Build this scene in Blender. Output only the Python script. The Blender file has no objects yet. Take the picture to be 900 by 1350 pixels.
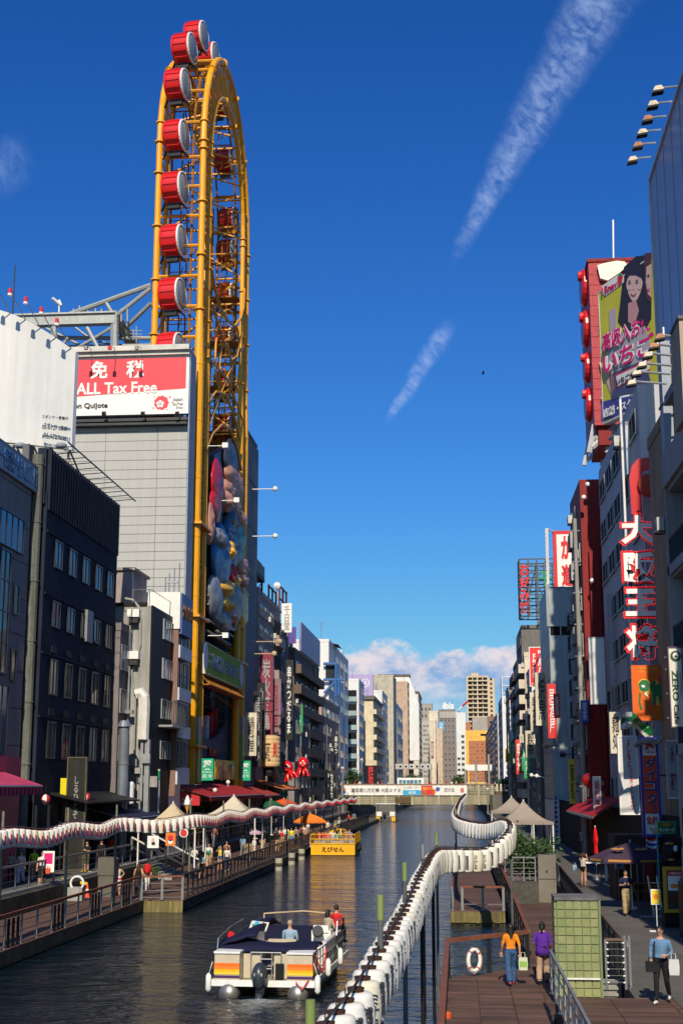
import bpy, math, random
from math import sin, cos, pi, radians, sqrt, atan, atan2
from mathutils import Vector, Matrix, noise
RND = random.Random(7)
sc = bpy.context.scene
COL = sc.collection
# ---------------------------------------------------------------- camera
F = 1780.0                       # focal length in pixels of a 900x1350 picture
PITCH = atan(360 / F); YAW = radians(4.878); CZ = 6.3
cam_d = bpy.data.cameras.new('camera'); cam = bpy.data.objects.new('camera', cam_d); COL.objects.link(cam)
cam.location = (0, 0, CZ); cam.rotation_euler = (pi/2 + PITCH, 0, YAW)
cam_d.sensor_fit = 'VERTICAL'; cam_d.sensor_height = 36; cam_d.lens = F/1350*36
cam_d.clip_start = .5; cam_d.clip_end = 20000
sc.camera = cam
# ---------------------------------------------------------------- world and sun
SUN_EL = radians(37); SUN_AZ = (0.04, -1.0)          # the sun stands behind the viewer, a little to the right
w = bpy.data.worlds.new('World'); sc.world = w; w.use_nodes = True
NT = w.node_tree; NT.nodes.clear()
def N(t, **k):
    n = NT.nodes.new(t)
    for a, b in k.items(): setattr(n, a, b)
    return n
def L(a, b): NT.links.new(a, b)
def WM(op, a, b=None, c=None, clamp=False):
    n = N('ShaderNodeMath', operation=op); n.use_clamp = clamp
    for i, v in enumerate((a, b, c)):
        if v is None: continue
        if isinstance(v, (int, float)): n.inputs[i].default_value = v
        else: L(v, n.inputs[i])
    return n.outputs[0]
sky = N('ShaderNodeTexSky'); sky.sky_type = 'NISHITA'; sky.sun_disc = False
sky.sun_elevation = SUN_EL; sky.sun_rotation = pi - .045; sky.altitude = 0; sky.air_density = 1.0; sky.dust_density = .6; sky.ozone_density = 3.0
hs = N('ShaderNodeHueSaturation'); hs.inputs['Saturation'].default_value = 1.0; hs.inputs['Value'].default_value = 1.0
# the camera's rendering of a clear sky: each channel of the whole sky through its own soft curve
sc3 = N('ShaderNodeSeparateColor'); cc3 = N('ShaderNodeCombineColor'); L(sky.outputs[0], sc3.inputs[0])
for i, (a_, g_, m_) in enumerate(((.80, 1.72, 1), (.96, 1.28, 1), (1.30, 1.02, .80))): L(WM('MULTIPLY', WM('SMOOTH_MIN', WM('MULTIPLY', WM('POWER', WM('MULTIPLY', sc3.outputs[i], .0909), g_), a_), m_, .12), 1/.0909), cc3.inputs[i])
L(cc3.outputs[0], hs.inputs['Color'])
tc = N('ShaderNodeTexCoord'); sep = N('ShaderNodeSeparateXYZ'); L(tc.outputs['Generated'], sep.inputs[0])
az = WM('ARCTAN2', sep.outputs[0], sep.outputs[1]); el = WM('ARCSINE', sep.outputs[2])
def wnoise(vec, scale, detail=6, rough=.6, dist=0):
    n = N('ShaderNodeTexNoise'); n.inputs['Scale'].default_value = scale; n.inputs['Detail'].default_value = detail
    n.inputs['Roughness'].default_value = rough; n.inputs['Distortion'].default_value = dist; L(vec, n.inputs['Vector']); return n.outputs['Fac']
def smooth(x, a, b):
    n = N('ShaderNodeMapRange'); n.interpolation_type = 'SMOOTHSTEP'; n.inputs[1].default_value = a; n.inputs[2].default_value = b
    L(x, n.inputs[0]) ; return n.outputs[0]
gv = tc.outputs['Generated']
def contrail(a0, e0, a1, e1, w0, w1, k, bend):
    """a streak of ice cloud from direction (az,el)=(a0,e0) to (a1,e1), w0/w1 wide at its ends"""
    da, de = a1 - a0, e1 - e0; ln = sqrt(da*da + de*de)
    t = WM('DIVIDE', WM('ADD', WM('MULTIPLY', WM('SUBTRACT', az, a0), da/ln), WM('MULTIPLY', WM('SUBTRACT', el, e0), de/ln)), ln)
    s = WM('ADD', WM('MULTIPLY', WM('SUBTRACT', az, a0), de/ln), WM('MULTIPLY', WM('SUBTRACT', el, e0), -da/ln))
    s = WM('ADD', s, WM('MULTIPLY', WM('MULTIPLY', t, WM('SUBTRACT', 1.0, t)), bend))
    s = WM('ADD', s, WM('MULTIPLY', WM('SUBTRACT', wnoise(gv, 30, 4), .5), .014))
    wd = WM('ADD', WM('MULTIPLY', t, w1 - w0), w0)
    r = WM('DIVIDE', WM('ABSOLUTE', s), WM('MAXIMUM', wd, .0005))
    edge = WM('SUBTRACT', 1.0, smooth(r, .15, 1.05))
    ends = WM('MULTIPLY', smooth(t, -.02, .22), WM('SUBTRACT', 1.0, smooth(t, .78, 1.03)))
    # cross ribs: stretched noise across the streak
    cv = N('ShaderNodeCombineXYZ'); L(WM('MULTIPLY', t, 34*ln/.5), cv.inputs[0]); L(WM('MULTIPLY', s, 38.0), cv.inputs[1])
    rib = smooth(wnoise(cv.outputs[0], 2.2, 7, .62, .5), .30, .76)
    f = smooth(wnoise(gv, 30, 5, .6), .30, .70)
    return WM('MULTIPLY', WM('MULTIPLY', edge, ends), WM('MULTIPLY', WM('ADD', WM('MULTIPLY', rib, .75), WM('MULTIPLY', f, .35)), k))
def dirpx(px, py):
    r = px - 450; v = 675 - py; b = F*cos(PITCH) - v*sin(PITCH); c = F*sin(PITCH) + v*cos(PITCH)
    x = r*cos(YAW) - b*sin(YAW); y = r*sin(YAW) + b*cos(YAW); return x, y, c
def azel(px, py):
    x, y, z = dirpx(px, py); return atan2(x, y), math.asin(z/sqrt(x*x + y*y + z*z))
A = azel(592, 352); B = azel(830, -70)
c1 = contrail(A[0], A[1], B[0], B[1], (.006), .034, .64, .02)
A = azel(510, 560); B = azel(597, 425)
c2 = contrail(A[0], A[1], B[0], B[1], .004, .011, .65, .01)
A = azel(-90, 262); B = azel(42, 200)
c3 = contrail(A[0], A[1], B[0], B[1], .03, .02, .25, 0)
# cumulus bank low over the horizon, all the way round
mp = N('ShaderNodeMapping'); L(gv, mp.inputs[0]); mp.inputs['Scale'].default_value = (1, 1, 1.5); mp.inputs['Location'].default_value = (.405, .1, .02)
big = wnoise(mp.outputs[0], 8.5, 2, .5); fine = wnoise(mp.outputs[0], 30, 7, .62)
dens = WM('ADD', WM('MULTIPLY', big, .75), WM('MULTIPLY', fine, .36))
top = WM('MULTIPLY', smooth(el, .050, .15), .42)
cum = smooth(WM('SUBTRACT', dens, top), .40, .465)
lit = smooth(WM('SUBTRACT', wnoise(mp.outputs[0], 26, 5, .6), WM('MULTIPLY', WM('SUBTRACT', .095, el), 4.5)), .30, .55)
cr = N('ShaderNodeMix', data_type='RGBA'); L(lit, cr.inputs[0]); cr.inputs[6].default_value = (2.4, 4.3, 7.6, 1); cr.inputs[7].default_value = (9.3, 8.0, 8.2, 1)
m1 = N('ShaderNodeMix', data_type='RGBA'); L(WM('MULTIPLY', WM('MULTIPLY', cum, .9), smooth(el, .035, .085)), m1.inputs[0]); L(hs.outputs[0], m1.inputs[6]); L(cr.outputs[2], m1.inputs[7])
m2 = N('ShaderNodeMix', data_type='RGBA'); L(WM('ADD', WM('ADD', c1, c2), c3, clamp=True), m2.inputs[0]); L(m1.outputs[2], m2.inputs[6]); m2.inputs[7].default_value = (4.4, 5.9, 9.4, 1)
bg = N('ShaderNodeBackground'); bg.inputs[1].default_value = .086; L(m2.outputs[2], bg.inputs[0])
wo = N('ShaderNodeOutputWorld'); L(bg.outputs[0], wo.inputs[0])
sd = bpy.data.lights.new('sun', 'SUN'); sd.energy = 4.7; sd.angle = radians(.53); sd.color = (1, .88, .70)
so = bpy.data.objects.new('sun', sd); COL.objects.link(so); so.location = (10, -40, 60)
_h = Vector((SUN_AZ[0], SUN_AZ[1], 0)).normalized()
so.rotation_euler = Vector((-_h.x*cos(SUN_EL), -_h.y*cos(SUN_EL), -sin(SUN_EL))).to_track_quat('-Z', 'Y').to_euler()
vs = sc.view_settings; vs.view_transform = 'Standard'; vs.look = 'None'; vs.exposure = .12; vs.gamma = 1.0
sc.cycles.max_bounces = 5; sc.cycles.diffuse_bounces = 4; sc.cycles.glossy_bounces = 3; sc.cycles.transmission_bounces = 2; sc.cycles.caustics_reflective = False; sc.cycles.caustics_refractive = False
# ---------------------------------------------------------------- where a ray through a measured point meets a plane of the street
def atY(px, py, Y): x, y, z = dirpx(px, py); t = Y/y; return Vector((x*t, Y, CZ + z*t))
def atX(px, py, X): x, y, z = dirpx(px, py); t = X/x; return Vector((X, y*t, CZ + z*t))
def atZ(px, py, Z): x, y, z = dirpx(px, py); t = (Z - CZ)/z; return Vector((x*t, y*t, Z))
# ---------------------------------------------------------------- materials
_M = {}
def mat(name, c, rough=.7, metal=0.0, var=.18, vs_=.6, bump=0.0, bs=8.0, streak=0.0, dirt=0.0, emit=0.0, coat=0.0):
    if name in _M: return _M[name]
    m = bpy.data.materials.new(name); m.use_nodes = True; nt = m.node_tree; b = nt.nodes['Principled BSDF']
    b.inputs['Roughness'].default_value = rough; b.inputs['Metallic'].default_value = metal
    b.inputs['Specular IOR Level'].default_value = .18 if rough > .55 else .5
    if coat: b.inputs['Coat Weight'].default_value = coat; b.inputs['Coat Roughness'].default_value = .12
    c = (c[0], c[1], c[2], 1)
    g = nt.nodes.new('ShaderNodeNewGeometry'); src = None
    def nz(scale, mapping=None, det=4):
        n = nt.nodes.new('ShaderNodeTexNoise'); n.inputs['Scale'].default_value = scale; n.inputs['Detail'].default_value = det; n.inputs['Roughness'].default_value = .65
        if mapping:
            q = nt.nodes.new('ShaderNodeMapping'); q.inputs['Scale'].default_value = mapping; nt.links.new(g.outputs['Position'], q.inputs[0]); nt.links.new(q.outputs[0], n.inputs['Vector'])
        else: nt.links.new(g.outputs['Position'], n.inputs['Vector'])
        return n.outputs['Fac']
    def mul(a, fac, lo, hi):
        r = nt.nodes.new('ShaderNodeMapRange'); nt.links.new(fac, r.inputs[0]); r.inputs[1].default_value = .3; r.inputs[2].default_value = .7; r.inputs[3].default_value = lo; r.inputs[4].default_value = hi
        x = nt.nodes.new('ShaderNodeVectorMath'); x.operation = 'SCALE'
        if a is None: x.inputs[0].default_value = c[:3]
        else: nt.links.new(a, x.inputs[0])
        nt.links.new(r.outputs[0], x.inputs['Scale']); return x.outputs[0]
    col = None
    if var: col = mul(col, nz(vs_), 1 - var, 1 + var)
    if streak: col = mul(col, nz(1.0, (2.6, 2.6, .12), 5), 1 - streak, 1 + streak*.5)
    if dirt: col = mul(col, nz(7.0, None, 6), 1 - dirt, 1 + dirt*.4)
    if col is None: b.inputs['Base Color'].default_value = c
    else: nt.links.new(col, b.inputs['Base Color'])
    if bump:
        bp = nt.nodes.new('ShaderNodeBump'); bp.inputs['Strength'].default_value = bump; bp.inputs['Distance'].default_value = .05
        nt.links.new(nz(bs), bp.inputs['Height']); nt.links.new(bp.outputs[0], b.inputs['Normal'])
    if emit: b.inputs['Emission Color'].default_value = c; b.inputs['Emission Strength'].default_value = emit
    _M[name] = m; return m
def paint(name, c, **k):
    k.setdefault('rough', .45); k.setdefault('var', .08); k.setdefault('dirt', .08); return mat(name, c, **k)
STEEL = mat('galvanised steel', (.36, .38, .40), .42, .55, .12, 2.0, dirt=.12)
DKST = mat('dark painted steel', (.035, .037, .04), .45, .3, .15, 1.5)
GREYST = mat('grey painted steel', (.22, .225, .23), .5, .2, .12, 1.2, dirt=.15)
WHITE = paint('white paint', (.78, .78, .75), streak=.12)
CREAM = mat('cream render', (.62, .56, .44), .85, 0, .12, .5, .3, 5, .22)
CONC = mat('grey concrete', (.34, .335, .315), .9, 0, .16, .4, .4, 6, .3, .1)
DCONC = mat('dark concrete', (.13, .13, .135), .85, 0, .2, .4, .4, 6, .3)
GLASS = mat('window glass', (.035, .045, .055), .06, 0, .3, .35)
GLASSB = mat('pale window glass', (.12, .15, .18), .08, 0, .35, .9)
BLIND = mat('window with blinds', (.30, .30, .28), .25, 0, .3, 1.3)
DARK = mat('unlit interior', (.012, .012, .013), .8, 0, .3, .8)
ALU = mat('window aluminium', (.30, .30, .31), .4, .5, .1, 2)
BLKFR = mat('black window frame', (.02, .02, .022), .4, .2, .1, 2)
YEL = paint('yellow tower paint', (.84, .38, .004), rough=.38, var=.08, dirt=.15, streak=.15)
RED = paint('red enamel', (.62, .016, .018), rough=.34)
DRED = mat('dark red cladding', (.24, .022, .022), .6, 0, .12, .5, 0, 8, .28, .1)
BLACK = mat('matt black', (.012, .012, .014), .6, 0, .2, 1)
RUST = mat('rusty brown steel', (.19, .055, .025), .75, .1, .3, 3, .4, 20, .2)
SKIN = mat('skin', (.50, .27, .17), .55, 0, .05, 3)
HAIR = mat('black hair', (.012, .010, .009), .45, 0, .2, 20)
# ---------------------------------------------------------------- mesh builder
class MB:
    def __init__(s): s.v = []; s.f = []; s.m = []
    def add(s, vs, fs, m=0):
        o = len(s.v); s.v.extend([tuple(p) for p in vs])
        for f in fs: s.f.append(tuple(o + i for i in f)); s.m.append(m)
        return s
    def box(s, x0, x1, y0, y1, z0, z1, m=0):
        if x1 < x0: x0, x1 = x1, x0
        if y1 < y0: y0, y1 = y1, y0
        if z1 < z0: z0, z1 = z1, z0
        return s.add([(x0,y0,z0),(x1,y0,z0),(x1,y1,z0),(x0,y1,z0),(x0,y0,z1),(x1,y0,z1),(x1,y1,z1),(x0,y1,z1)],
                     [(3,2,1,0),(4,5,6,7),(0,1,5,4),(1,2,6,5),(2,3,7,6),(3,0,4,7)], m)
    def cbox(s, c, d, m=0, rz=0, rx=0, ry=0):
        M = Matrix.Translation(Vector(c)) @ Matrix.Rotation(rz, 4, 'Z') @ Matrix.Rotation(ry, 4, 'Y') @ Matrix.Rotation(rx, 4, 'X')
        k = [M @ Vector((a*d[0]/2, b*d[1]/2, e*d[2]/2)) for e in (-1, 1) for a, b in ((-1,-1),(1,-1),(1,1),(-1,1))]
        return s.add(k, [(3,2,1,0),(4,5,6,7),(0,1,5,4),(1,2,6,5),(2,3,7,6),(3,0,4,7)], m)
    def bar(s, p, q, w, h, m=0):                 # square bar from p to q
        return s.tube(p, q, max(w, h)*.7071, m, 4, off=pi/4)
    def tube(s, p, q, r, m=0, n=8, r2=None, off=0.0):
        p, q = Vector(p), Vector(q); d = q - p
        if d.length < 1e-6: return s
        d.normalize(); a = d.orthogonal() if abs(d.z) < .99 else Vector((1, 0, 0)); a = (a - d*a.dot(d)).normalized()
        if abs(d.z) < .99: a = Vector((0,0,1)).cross(d).normalized()
        b = d.cross(a); r2 = r if r2 is None else r2; vs = []
        for c, rr in ((p, r), (q, r2)):
            for i in range(n):
                t = 2*pi*i/n + off; vs.append(c + a*cos(t)*rr + b*sin(t)*rr)
        fs = [(i, (i+1) % n, n + (i+1) % n, n + i) for i in range(n)] + [tuple(range(n-1, -1, -1)), tuple(range(n, 2*n))]
        return s.add(vs, fs, m)
    def path(s, pts, r, m=0, n=8, closed=False):
        pts = [Vector(p) for p in pts]; k = len(pts); vs = []; up = None
        for i, p in enumerate(pts):
            if closed: d = pts[(i+1) % k] - pts[i-1]
            else: d = pts[min(i+1, k-1)] - pts[max(i-1, 0)]
            d.normalize()
            if up is None: up = Vector((0,0,1)) if abs(d.z) < .9 else Vector((1,0,0))
            a = (up - d*up.dot(d)); a = a.normalized() if a.length > 1e-4 else d.orthogonal().normalized(); up = a; b = d.cross(a)
            rr = r[i] if isinstance(r, (list, tuple)) else r
            for j in range(n): t = 2*pi*j/n; vs.append(p + a*cos(t)*rr + b*sin(t)*rr)
        fs = []
        for i in range(k if closed else k-1):
            o = i*n; q = ((i+1) % k)*n
            fs += [(o+j, o+(j+1) % n, q+(j+1) % n, q+j) for j in range(n)]
        if not closed: fs += [tuple(range(n-1, -1, -1)), tuple(range((k-1)*n, k*n))]
        return s.add(vs, fs, m)
    def lathe(s, prof, c=(0,0,0), n=12, m=0, axis='z', mf=None):
        vs = []; fs = []; c = Vector(c)
        for r, h in prof:
            for j in range(n):
                t = 2*pi*j/n; x, y = r*cos(t), r*sin(t)
                vs.append(c + (Vector((x, y, h)) if axis == 'z' else Vector((h, x, y)) if axis == 'x' else Vector((y, h, x))))
        k = len(prof)
        for i in range(k-1):
            s.add([], [], m)
            fs += [(i*n+j, i*n+(j+1) % n, (i+1)*n+(j+1) % n, (i+1)*n+j) for j in range(n)]
        o = len(s.v); s.v.extend([tuple(p) for p in vs])
        for q, f in enumerate(fs): s.f.append(tuple(o+i for i in f)); s.m.append(mf[q//n] if mf else m)
        s.f.append(tuple(o+i for i in range(n-1, -1, -1))); s.m.append(mf[0] if mf else m)
        s.f.append(tuple(o+(k-1)*n+i for i in range(n))); s.m.append(mf[-1] if mf else m)
        return s
    def ell(s, c, r, m=0, n=12, k=8, rot=None):
        c = Vector(c); vs = []; 
        for i in range(1, k):
            t = pi*i/k
            for j in range(n): p = 2*pi*j/n; v = Vector((r[0]*sin(t)*cos(p), r[1]*sin(t)*sin(p), -r[2]*cos(t))); vs.append(c + (rot @ v if rot else v))
        a, b = Vector((0,0,-r[2])), Vector((0,0,r[2]))
        vs += [c + (rot @ a if rot else a), c + (rot @ b if rot else b)]; q = (k-1)*n
        fs = [(i*n+j, i*n+(j+1) % n, (i+1)*n+(j+1) % n, (i+1)*n+j) for i in range(k-2) for j in range(n)]
        fs += [(q, (j+1) % n, j) for j in range(n)] + [(q+1, (k-2)*n+j, (k-2)*n+(j+1) % n) for j in range(n)]
        return s.add(vs, fs, m)
    def prism(s, pts, d, m=0):                    # closed outline pts extruded by vector d
        n = len(pts); d = Vector(d); pts = [Vector(p) for p in pts]
        return s.add(pts + [p + d for p in pts], [tuple(range(n-1, -1, -1)), tuple(range(n, 2*n))] + [(i, (i+1) % n, n+(i+1) % n, n+i) for i in range(n)], m)
    def grid(s, P, nu, nv, m=0):                  # P(u,v) sheet
        vs = [P(i/nu, j/nv) for j in range(nv+1) for i in range(nu+1)]
        return s.add(vs, [(j*(nu+1)+i, j*(nu+1)+i+1, (j+1)*(nu+1)+i+1, (j+1)*(nu+1)+i) for j in range(nv) for i in range(nu)], m)
    def mesh(s, name, mats, off=None, smooth=False):
        me = bpy.data.meshes.new(name)
        v = s.v if off is None else [(a-off[0], b-off[1], c-off[2]) for a, b, c in s.v]
        me.from_pydata(v, [], s.f)
        if not isinstance(mats, (list, tuple)): mats = [mats]
        for x in mats: me.materials.append(x)
        if len(mats) > 1: me.polygons.foreach_set('material_index', s.m)
        if smooth: me.polygons.foreach_set('use_smooth', [True]*len(me.polygons))
        me.update(); return me
    def build(s, name, mats, parent=None, smooth=False, at=None, label=None, cat=None, group=None, kind=None):
        """mesh given in world coordinates; stored relative to its parent's place, or to 'at'"""
        off = wloc(parent) if parent else Vector(at) if at is not None else Vector((0,0,0))
        o = bpy.data.objects.new(name, s.mesh(name, mats, off, smooth)); COL.objects.link(o)
        if parent: o.parent = parent
        else: o.location = off
        return tag(o, label, cat, group, kind)
def wloc(o):
    v = Vector((0,0,0))
    while o: v += Vector(o.location); o = o.parent
    return v
def tag(o, label=None, cat=None, group=None, kind=None):
    if label: o['label'] = label
    if cat: o['category'] = cat
    if group: o['group'] = group
    if kind: o['kind'] = kind
    return o
def thing(name, label, cat, loc, group=None, rz=0, kind=None):
    o = bpy.data.objects.new(name, None); COL.objects.link(o); o.location = loc; o.rotation_euler = (0,0,rz); o.empty_display_size = .3
    return tag(o, label, cat, group, kind)
def inst(me, name, parent=None, loc=(0,0,0), M=None, world=True, scale=None):
    o = bpy.data.objects.new(name, me); COL.objects.link(o)
    if parent: o.parent = parent
    l = Vector(loc) - (wloc(parent) if parent and world else Vector((0,0,0)))
    if M is not None: o.matrix_local = Matrix.Translation(l) @ M
    else: o.location = l
    if scale: o.scale = scale
    return o
def face(n):                                       # local x right, y up, z out of a wall whose normal is n
    n = Vector(n).normalized(); up = Vector((0,0,1)); x = up.cross(n).normalized(); y = n.cross(x)
    return Matrix(((x.x, y.x, n.x, 0), (x.y, y.y, n.y, 0), (x.z, y.z, n.z, 0), (0,0,0,1)))
E_, S_, W_ = (1,0,0), (0,-1,0), (-1,0,0)
_T = {}
def textmesh(s, w, h, ext=.02, off=.012, m=None, flatten=True):
    k = (s, round(w,3), round(h,3), ext, off, m.name)
    if k in _T: return _T[k]
    cu = bpy.data.curves.new('lettering', 'FONT'); cu.body = s; cu.align_x = 'CENTER'; cu.resolution_u = 2; cu.size = 1; cu.offset = off; cu.extrude = .01; cu.space_line = .92
    o = bpy.data.objects.new('lettering', cu); COL.objects.link(o)
    dg = bpy.context.evaluated_depsgraph_get(); me = bpy.data.meshes.new_from_object(o.evaluated_get(dg)); bpy.data.objects.remove(o); bpy.data.curves.remove(cu)
    xs = [v.co.x for v in me.vertices]; ys = [v.co.y for v in me.vertices]
    cx, cy = (min(xs)+max(xs))/2, (min(ys)+max(ys))/2; sx = w/(max(xs)-min(xs)); sy = h/(max(ys)-min(ys)); sz = ext/.02
    for v in me.vertices: v.co = ((v.co.x-cx)*sx, (v.co.y-cy)*sy, (v.co.z+.01)*sz)
    me.materials.clear(); me.materials.append(m); me.name = 'lettering'; _T[k] = me; return me
def vert(s): return '\n'.join(s)
def sign(name, label, cat, c, w, h, n, board, texts=(), th=.3, border=None, bw=.15, group=None, name2='board', extra=None):
    """signboard centred at c (middle of its face), w x h, facing n, th thick; texts: (string, x, y, w, h, material[, offset])"""
    fm = face(n); c = Vector(c); root = thing(name, label, cat, c, group)
    b = MB(); b.box(-w/2, w/2, -h/2, h/2, -th, 0); inst(b.mesh(name2, board), name2, root, c, fm)
    if border:
        b = MB(); b.box(-w/2-.01, -w/2+bw, -h/2-.01, h/2+.01, -th, .03); b.box(w/2-bw, w/2+.01, -h/2-.01, h/2+.01, -th, .03)
        b.box(-w/2+bw, w/2-bw, h/2-bw, h/2+.01, -th, .03); b.box(-w/2+bw, w/2-bw, -h/2-.01, -h/2+bw, -th, .03)
        inst(b.mesh('frame', border), 'frame', root, c, fm)
    for t in texts:
        off = t[6] if len(t) > 6 else .012
        inst(textmesh(t[0], t[3], t[4], .02 if w < 4 else .05, off, t[5]), 'lettering', root, c + fm.to_3x3() @ Vector((t[1], t[2], .004)), fm)
    if extra: extra(root, c, fm)
    return root
def plate(root, c, fm, pts, m, z=.01, th=.02, name='print'):    # a flat printed shape standing z proud of a board
    b = MB(); b.prism([(x, y, z) for x, y in pts], (0, 0, th)); return inst(b.mesh(name, m), name, root, c, fm)
def circ(cx, cy, rx, ry=None, n=20, a0=0, a1=2*pi):
    ry = rx if ry is None else ry; return [(cx+rx*cos(a0+(a1-a0)*i/n), cy+ry*sin(a0+(a1-a0)*i/n)) for i in range(n if a1-a0 > 6.28 else n+1)]
# ---------------------------------------------------------------- buildings
_W = {}
def winmesh(w, h, nx=1, ny=1, fr=ALU, gl=GLASS, t=.06, d=.08, near=False):
    k = (round(w,2), round(h,2), nx, ny, fr.name, gl.name, t, near)
    if k in _W: return _W[k]
    b = MB(); b.box(-w/2, -w/2+t, -h/2, h/2, 0, d); b.box(w/2-t, w/2, -h/2, h/2, 0, d); b.box(-w/2+t, w/2-t, h/2-t, h/2, 0, d); b.box(-w/2+t, w/2-t, -h/2, -h/2+t, 0, d*1.4)
    for i in range(1, nx): x = -w/2 + w*i/nx; b.box(x-t*.4, x+t*.4, -h/2+t, h/2-t, 0, d*.8)
    for j in range(1, ny): y = -h/2 + h*j/ny; b.box(-w/2+t, w/2-t, y-t*.4, y+t*.4, 0, d*.75)
    if near:
        g = MB(); g.box(-w/2+t, w/2-t, -h/2+t, h/2-t, .005, .025)
        _W[k] = (b.mesh('frame', fr), g.mesh('pane', gl)); return _W[k]
    b.box(-w/2+t, w/2-t, -h/2+t, h/2-t, .005, .02, 1); _W[k] = b.mesh('window', [fr, gl]); return _W[k]
def window(root, c, n, w, h, nx=1, ny=1, fr=ALU, gl=None, near=False, t=.06):
    gl = gl or RND.choice((GLASS, GLASS, GLASS, GLASSB, GLASSB, BLIND)); fm = face(n)
    if near:
        a, g = winmesh(w, h, nx, ny, fr, gl, t, near=True); o = inst(a, 'window', root, c, fm); inst(g, 'pane', o, (0,0,0), Matrix(), world=False); return o
    return inst(winmesh(w, h, nx, ny, fr, gl, t), 'window', root, c, fm)
def bldg(name, label, x0, x1, y0, y1, z1, wall, z0=1.0, roof=True, cat='building', group=None):
    root = thing(name, label, cat, ((x0+x1)/2, (y0+y1)/2, z0), group)
    b = MB(); b.box(x0, x1, y0, y1, z0, z1); b.build('wall', wall, root)
    if roof:
        b = MB(); t = .25; e = .05
        b.box(x0-e, x1+e, y0-e, y0+t, z1, z1+.55); b.box(x0-e, x1+e, y1-t, y1+e, z1, z1+.55); b.box(x0-e, x0+t, y0+t, y1-t, z1, z1+.55); b.box(x1-t, x1+e, y0+t, y1-t, z1, z1+.55)
        b.build('parapet', wall, root)
    return root
def wingrid(root, side, X, a0, a1, z0, z1, nc, nr, wf=.6, hf=.55, nx=2, ny=1, fr=ALU, near=False, gl=None, skip=0.0, t=.06):
    """rows of windows on a wall at plane X (side E/W) or Y (side S) between a0 and a1"""
    cw = (a1-a0)/nc; rh = (z1-z0)/nr
    for r in range(nr):
        for c in range(nc):
            if skip and RND.random() < skip: continue
            a = a0+(c+.5)*cw; z = z0+(r+.5)*rh
            p = (X, a, z) if side != S_ else (a, X, z)
            window(root, p, side, cw*wf, rh*hf, nx, ny, fr, gl, near, t)
def bands(root, side, X, a0, a1, z0, z1, nr, hf, m, d=.12, name='band'):
    rh = (z1-z0)/nr
    for r in range(nr):
        z = z0+r*rh; b = MB()
        if side == E_: b.box(X, X+d, a0, a1, z, z+rh*hf)
        elif side == W_: b.box(X-d, X, a0, a1, z, z+rh*hf)
        else: b.box(a0, a1, X-d, X, z, z+rh*hf)
        b.build(name, m, root)
def clutter(root, side, X, a0, a1, z0, z1, n, k=1.0):
    """down-pipes, cable runs and air-conditioner boxes fixed to a wall"""
    s = 1 if side == E_ else -1
    for i in range(n):
        a = RND.uniform(a0+.3, a1-.3); b = MB(); r = RND.uniform(.05, .11)*k; za, zb = z0, RND.uniform(z0+(z1-z0)*.6, z1)
        q = RND.choice((STEEL, GREYST, DKST, CONC))
        if side == S_:
            b.tube((a, X-r-.06, za), (a, X-r-.06, zb), r, n=6)
            for z in frange(za+2, zb, 3): b.cbox((a, X-r*.6, z), (r*3.2, r*2, .06))
        else:
            b.tube((X+s*(r+.06), a, za), (X+s*(r+.06), a, zb), r, n=6)
            for z in frange(za+2, zb, 3): b.cbox((X+s*r*.6, a, z), (r*2, r*3.2, .06))
        b.build('drain_pipe', q, root)
    me = acmesh()
    for i in range(n*2):
        a = RND.uniform(a0+.5, a1-.5); z = RND.uniform(z0+1, z1-1)
        inst(me, 'air_conditioner', root, (X+s*.02, a, z) if side != S_ else (a, X-.02, z), face(side))
def frange(a, b, d):
    o = []
    while a < b: o.append(a); a += d
    return o
_ac = []
def acmesh():
    if not _ac:
        b = MB(); b.box(-.42, .42, -.3, .3, .06, .38, 0); b.lathe([(.22, .38), (.22, .40), (.18, .405)], (-.08, 0, 0), 12, 1); b.box(-.4, -.36, -.36, -.3, 0, .4, 1); b.box(.36, .4, -.36, -.3, 0, .4, 1)
        _ac.append(b.mesh('air_conditioner', [mat('air conditioner casing', (.5, .49, .45), .5, 0, .15, 2, dirt=.2), DKST]))
    return _ac[0]
def balcony(root, X, s, a0, a1, z, wall, rail=None, d=1.1):
    """slab with parapet standing out d from a canal wall at X (s=+1 faces +x)"""
    b = MB(); x1 = X+s*d; b.box(X, x1, a0, a1, z-.15, z)
    if rail is None:
        b.box(x1-s*.12, x1, a0, a1, z, z+1.05); b.box(X, x1-s*.12, a0, a0+.1, z, z+1.05); b.box(X, x1-s*.12, a1-.1, a1, z, z+1.05)
        b.build('balcony', wall, root)
    else:
        o = b.build('balcony', wall, root); c = MB(); c.tube((x1-s*.05, a0, z+1.05), (x1-s*.05, a1, z+1.05), .035, n=6)
        for a in frange(a0, a1+.01, .35): c.tube((x1-s*.05, a, z), (x1-s*.05, a, z+1.05), .018, n=4)
        for a in (a0+.03, a1-.03): c.tube((X, a, z+1.05), (x1-s*.05, a, z+1.05), .03, n=5)
        q = c.build('railing', rail, root)
        q.parent = o; q.location = wloc(root)-wloc(o)
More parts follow.
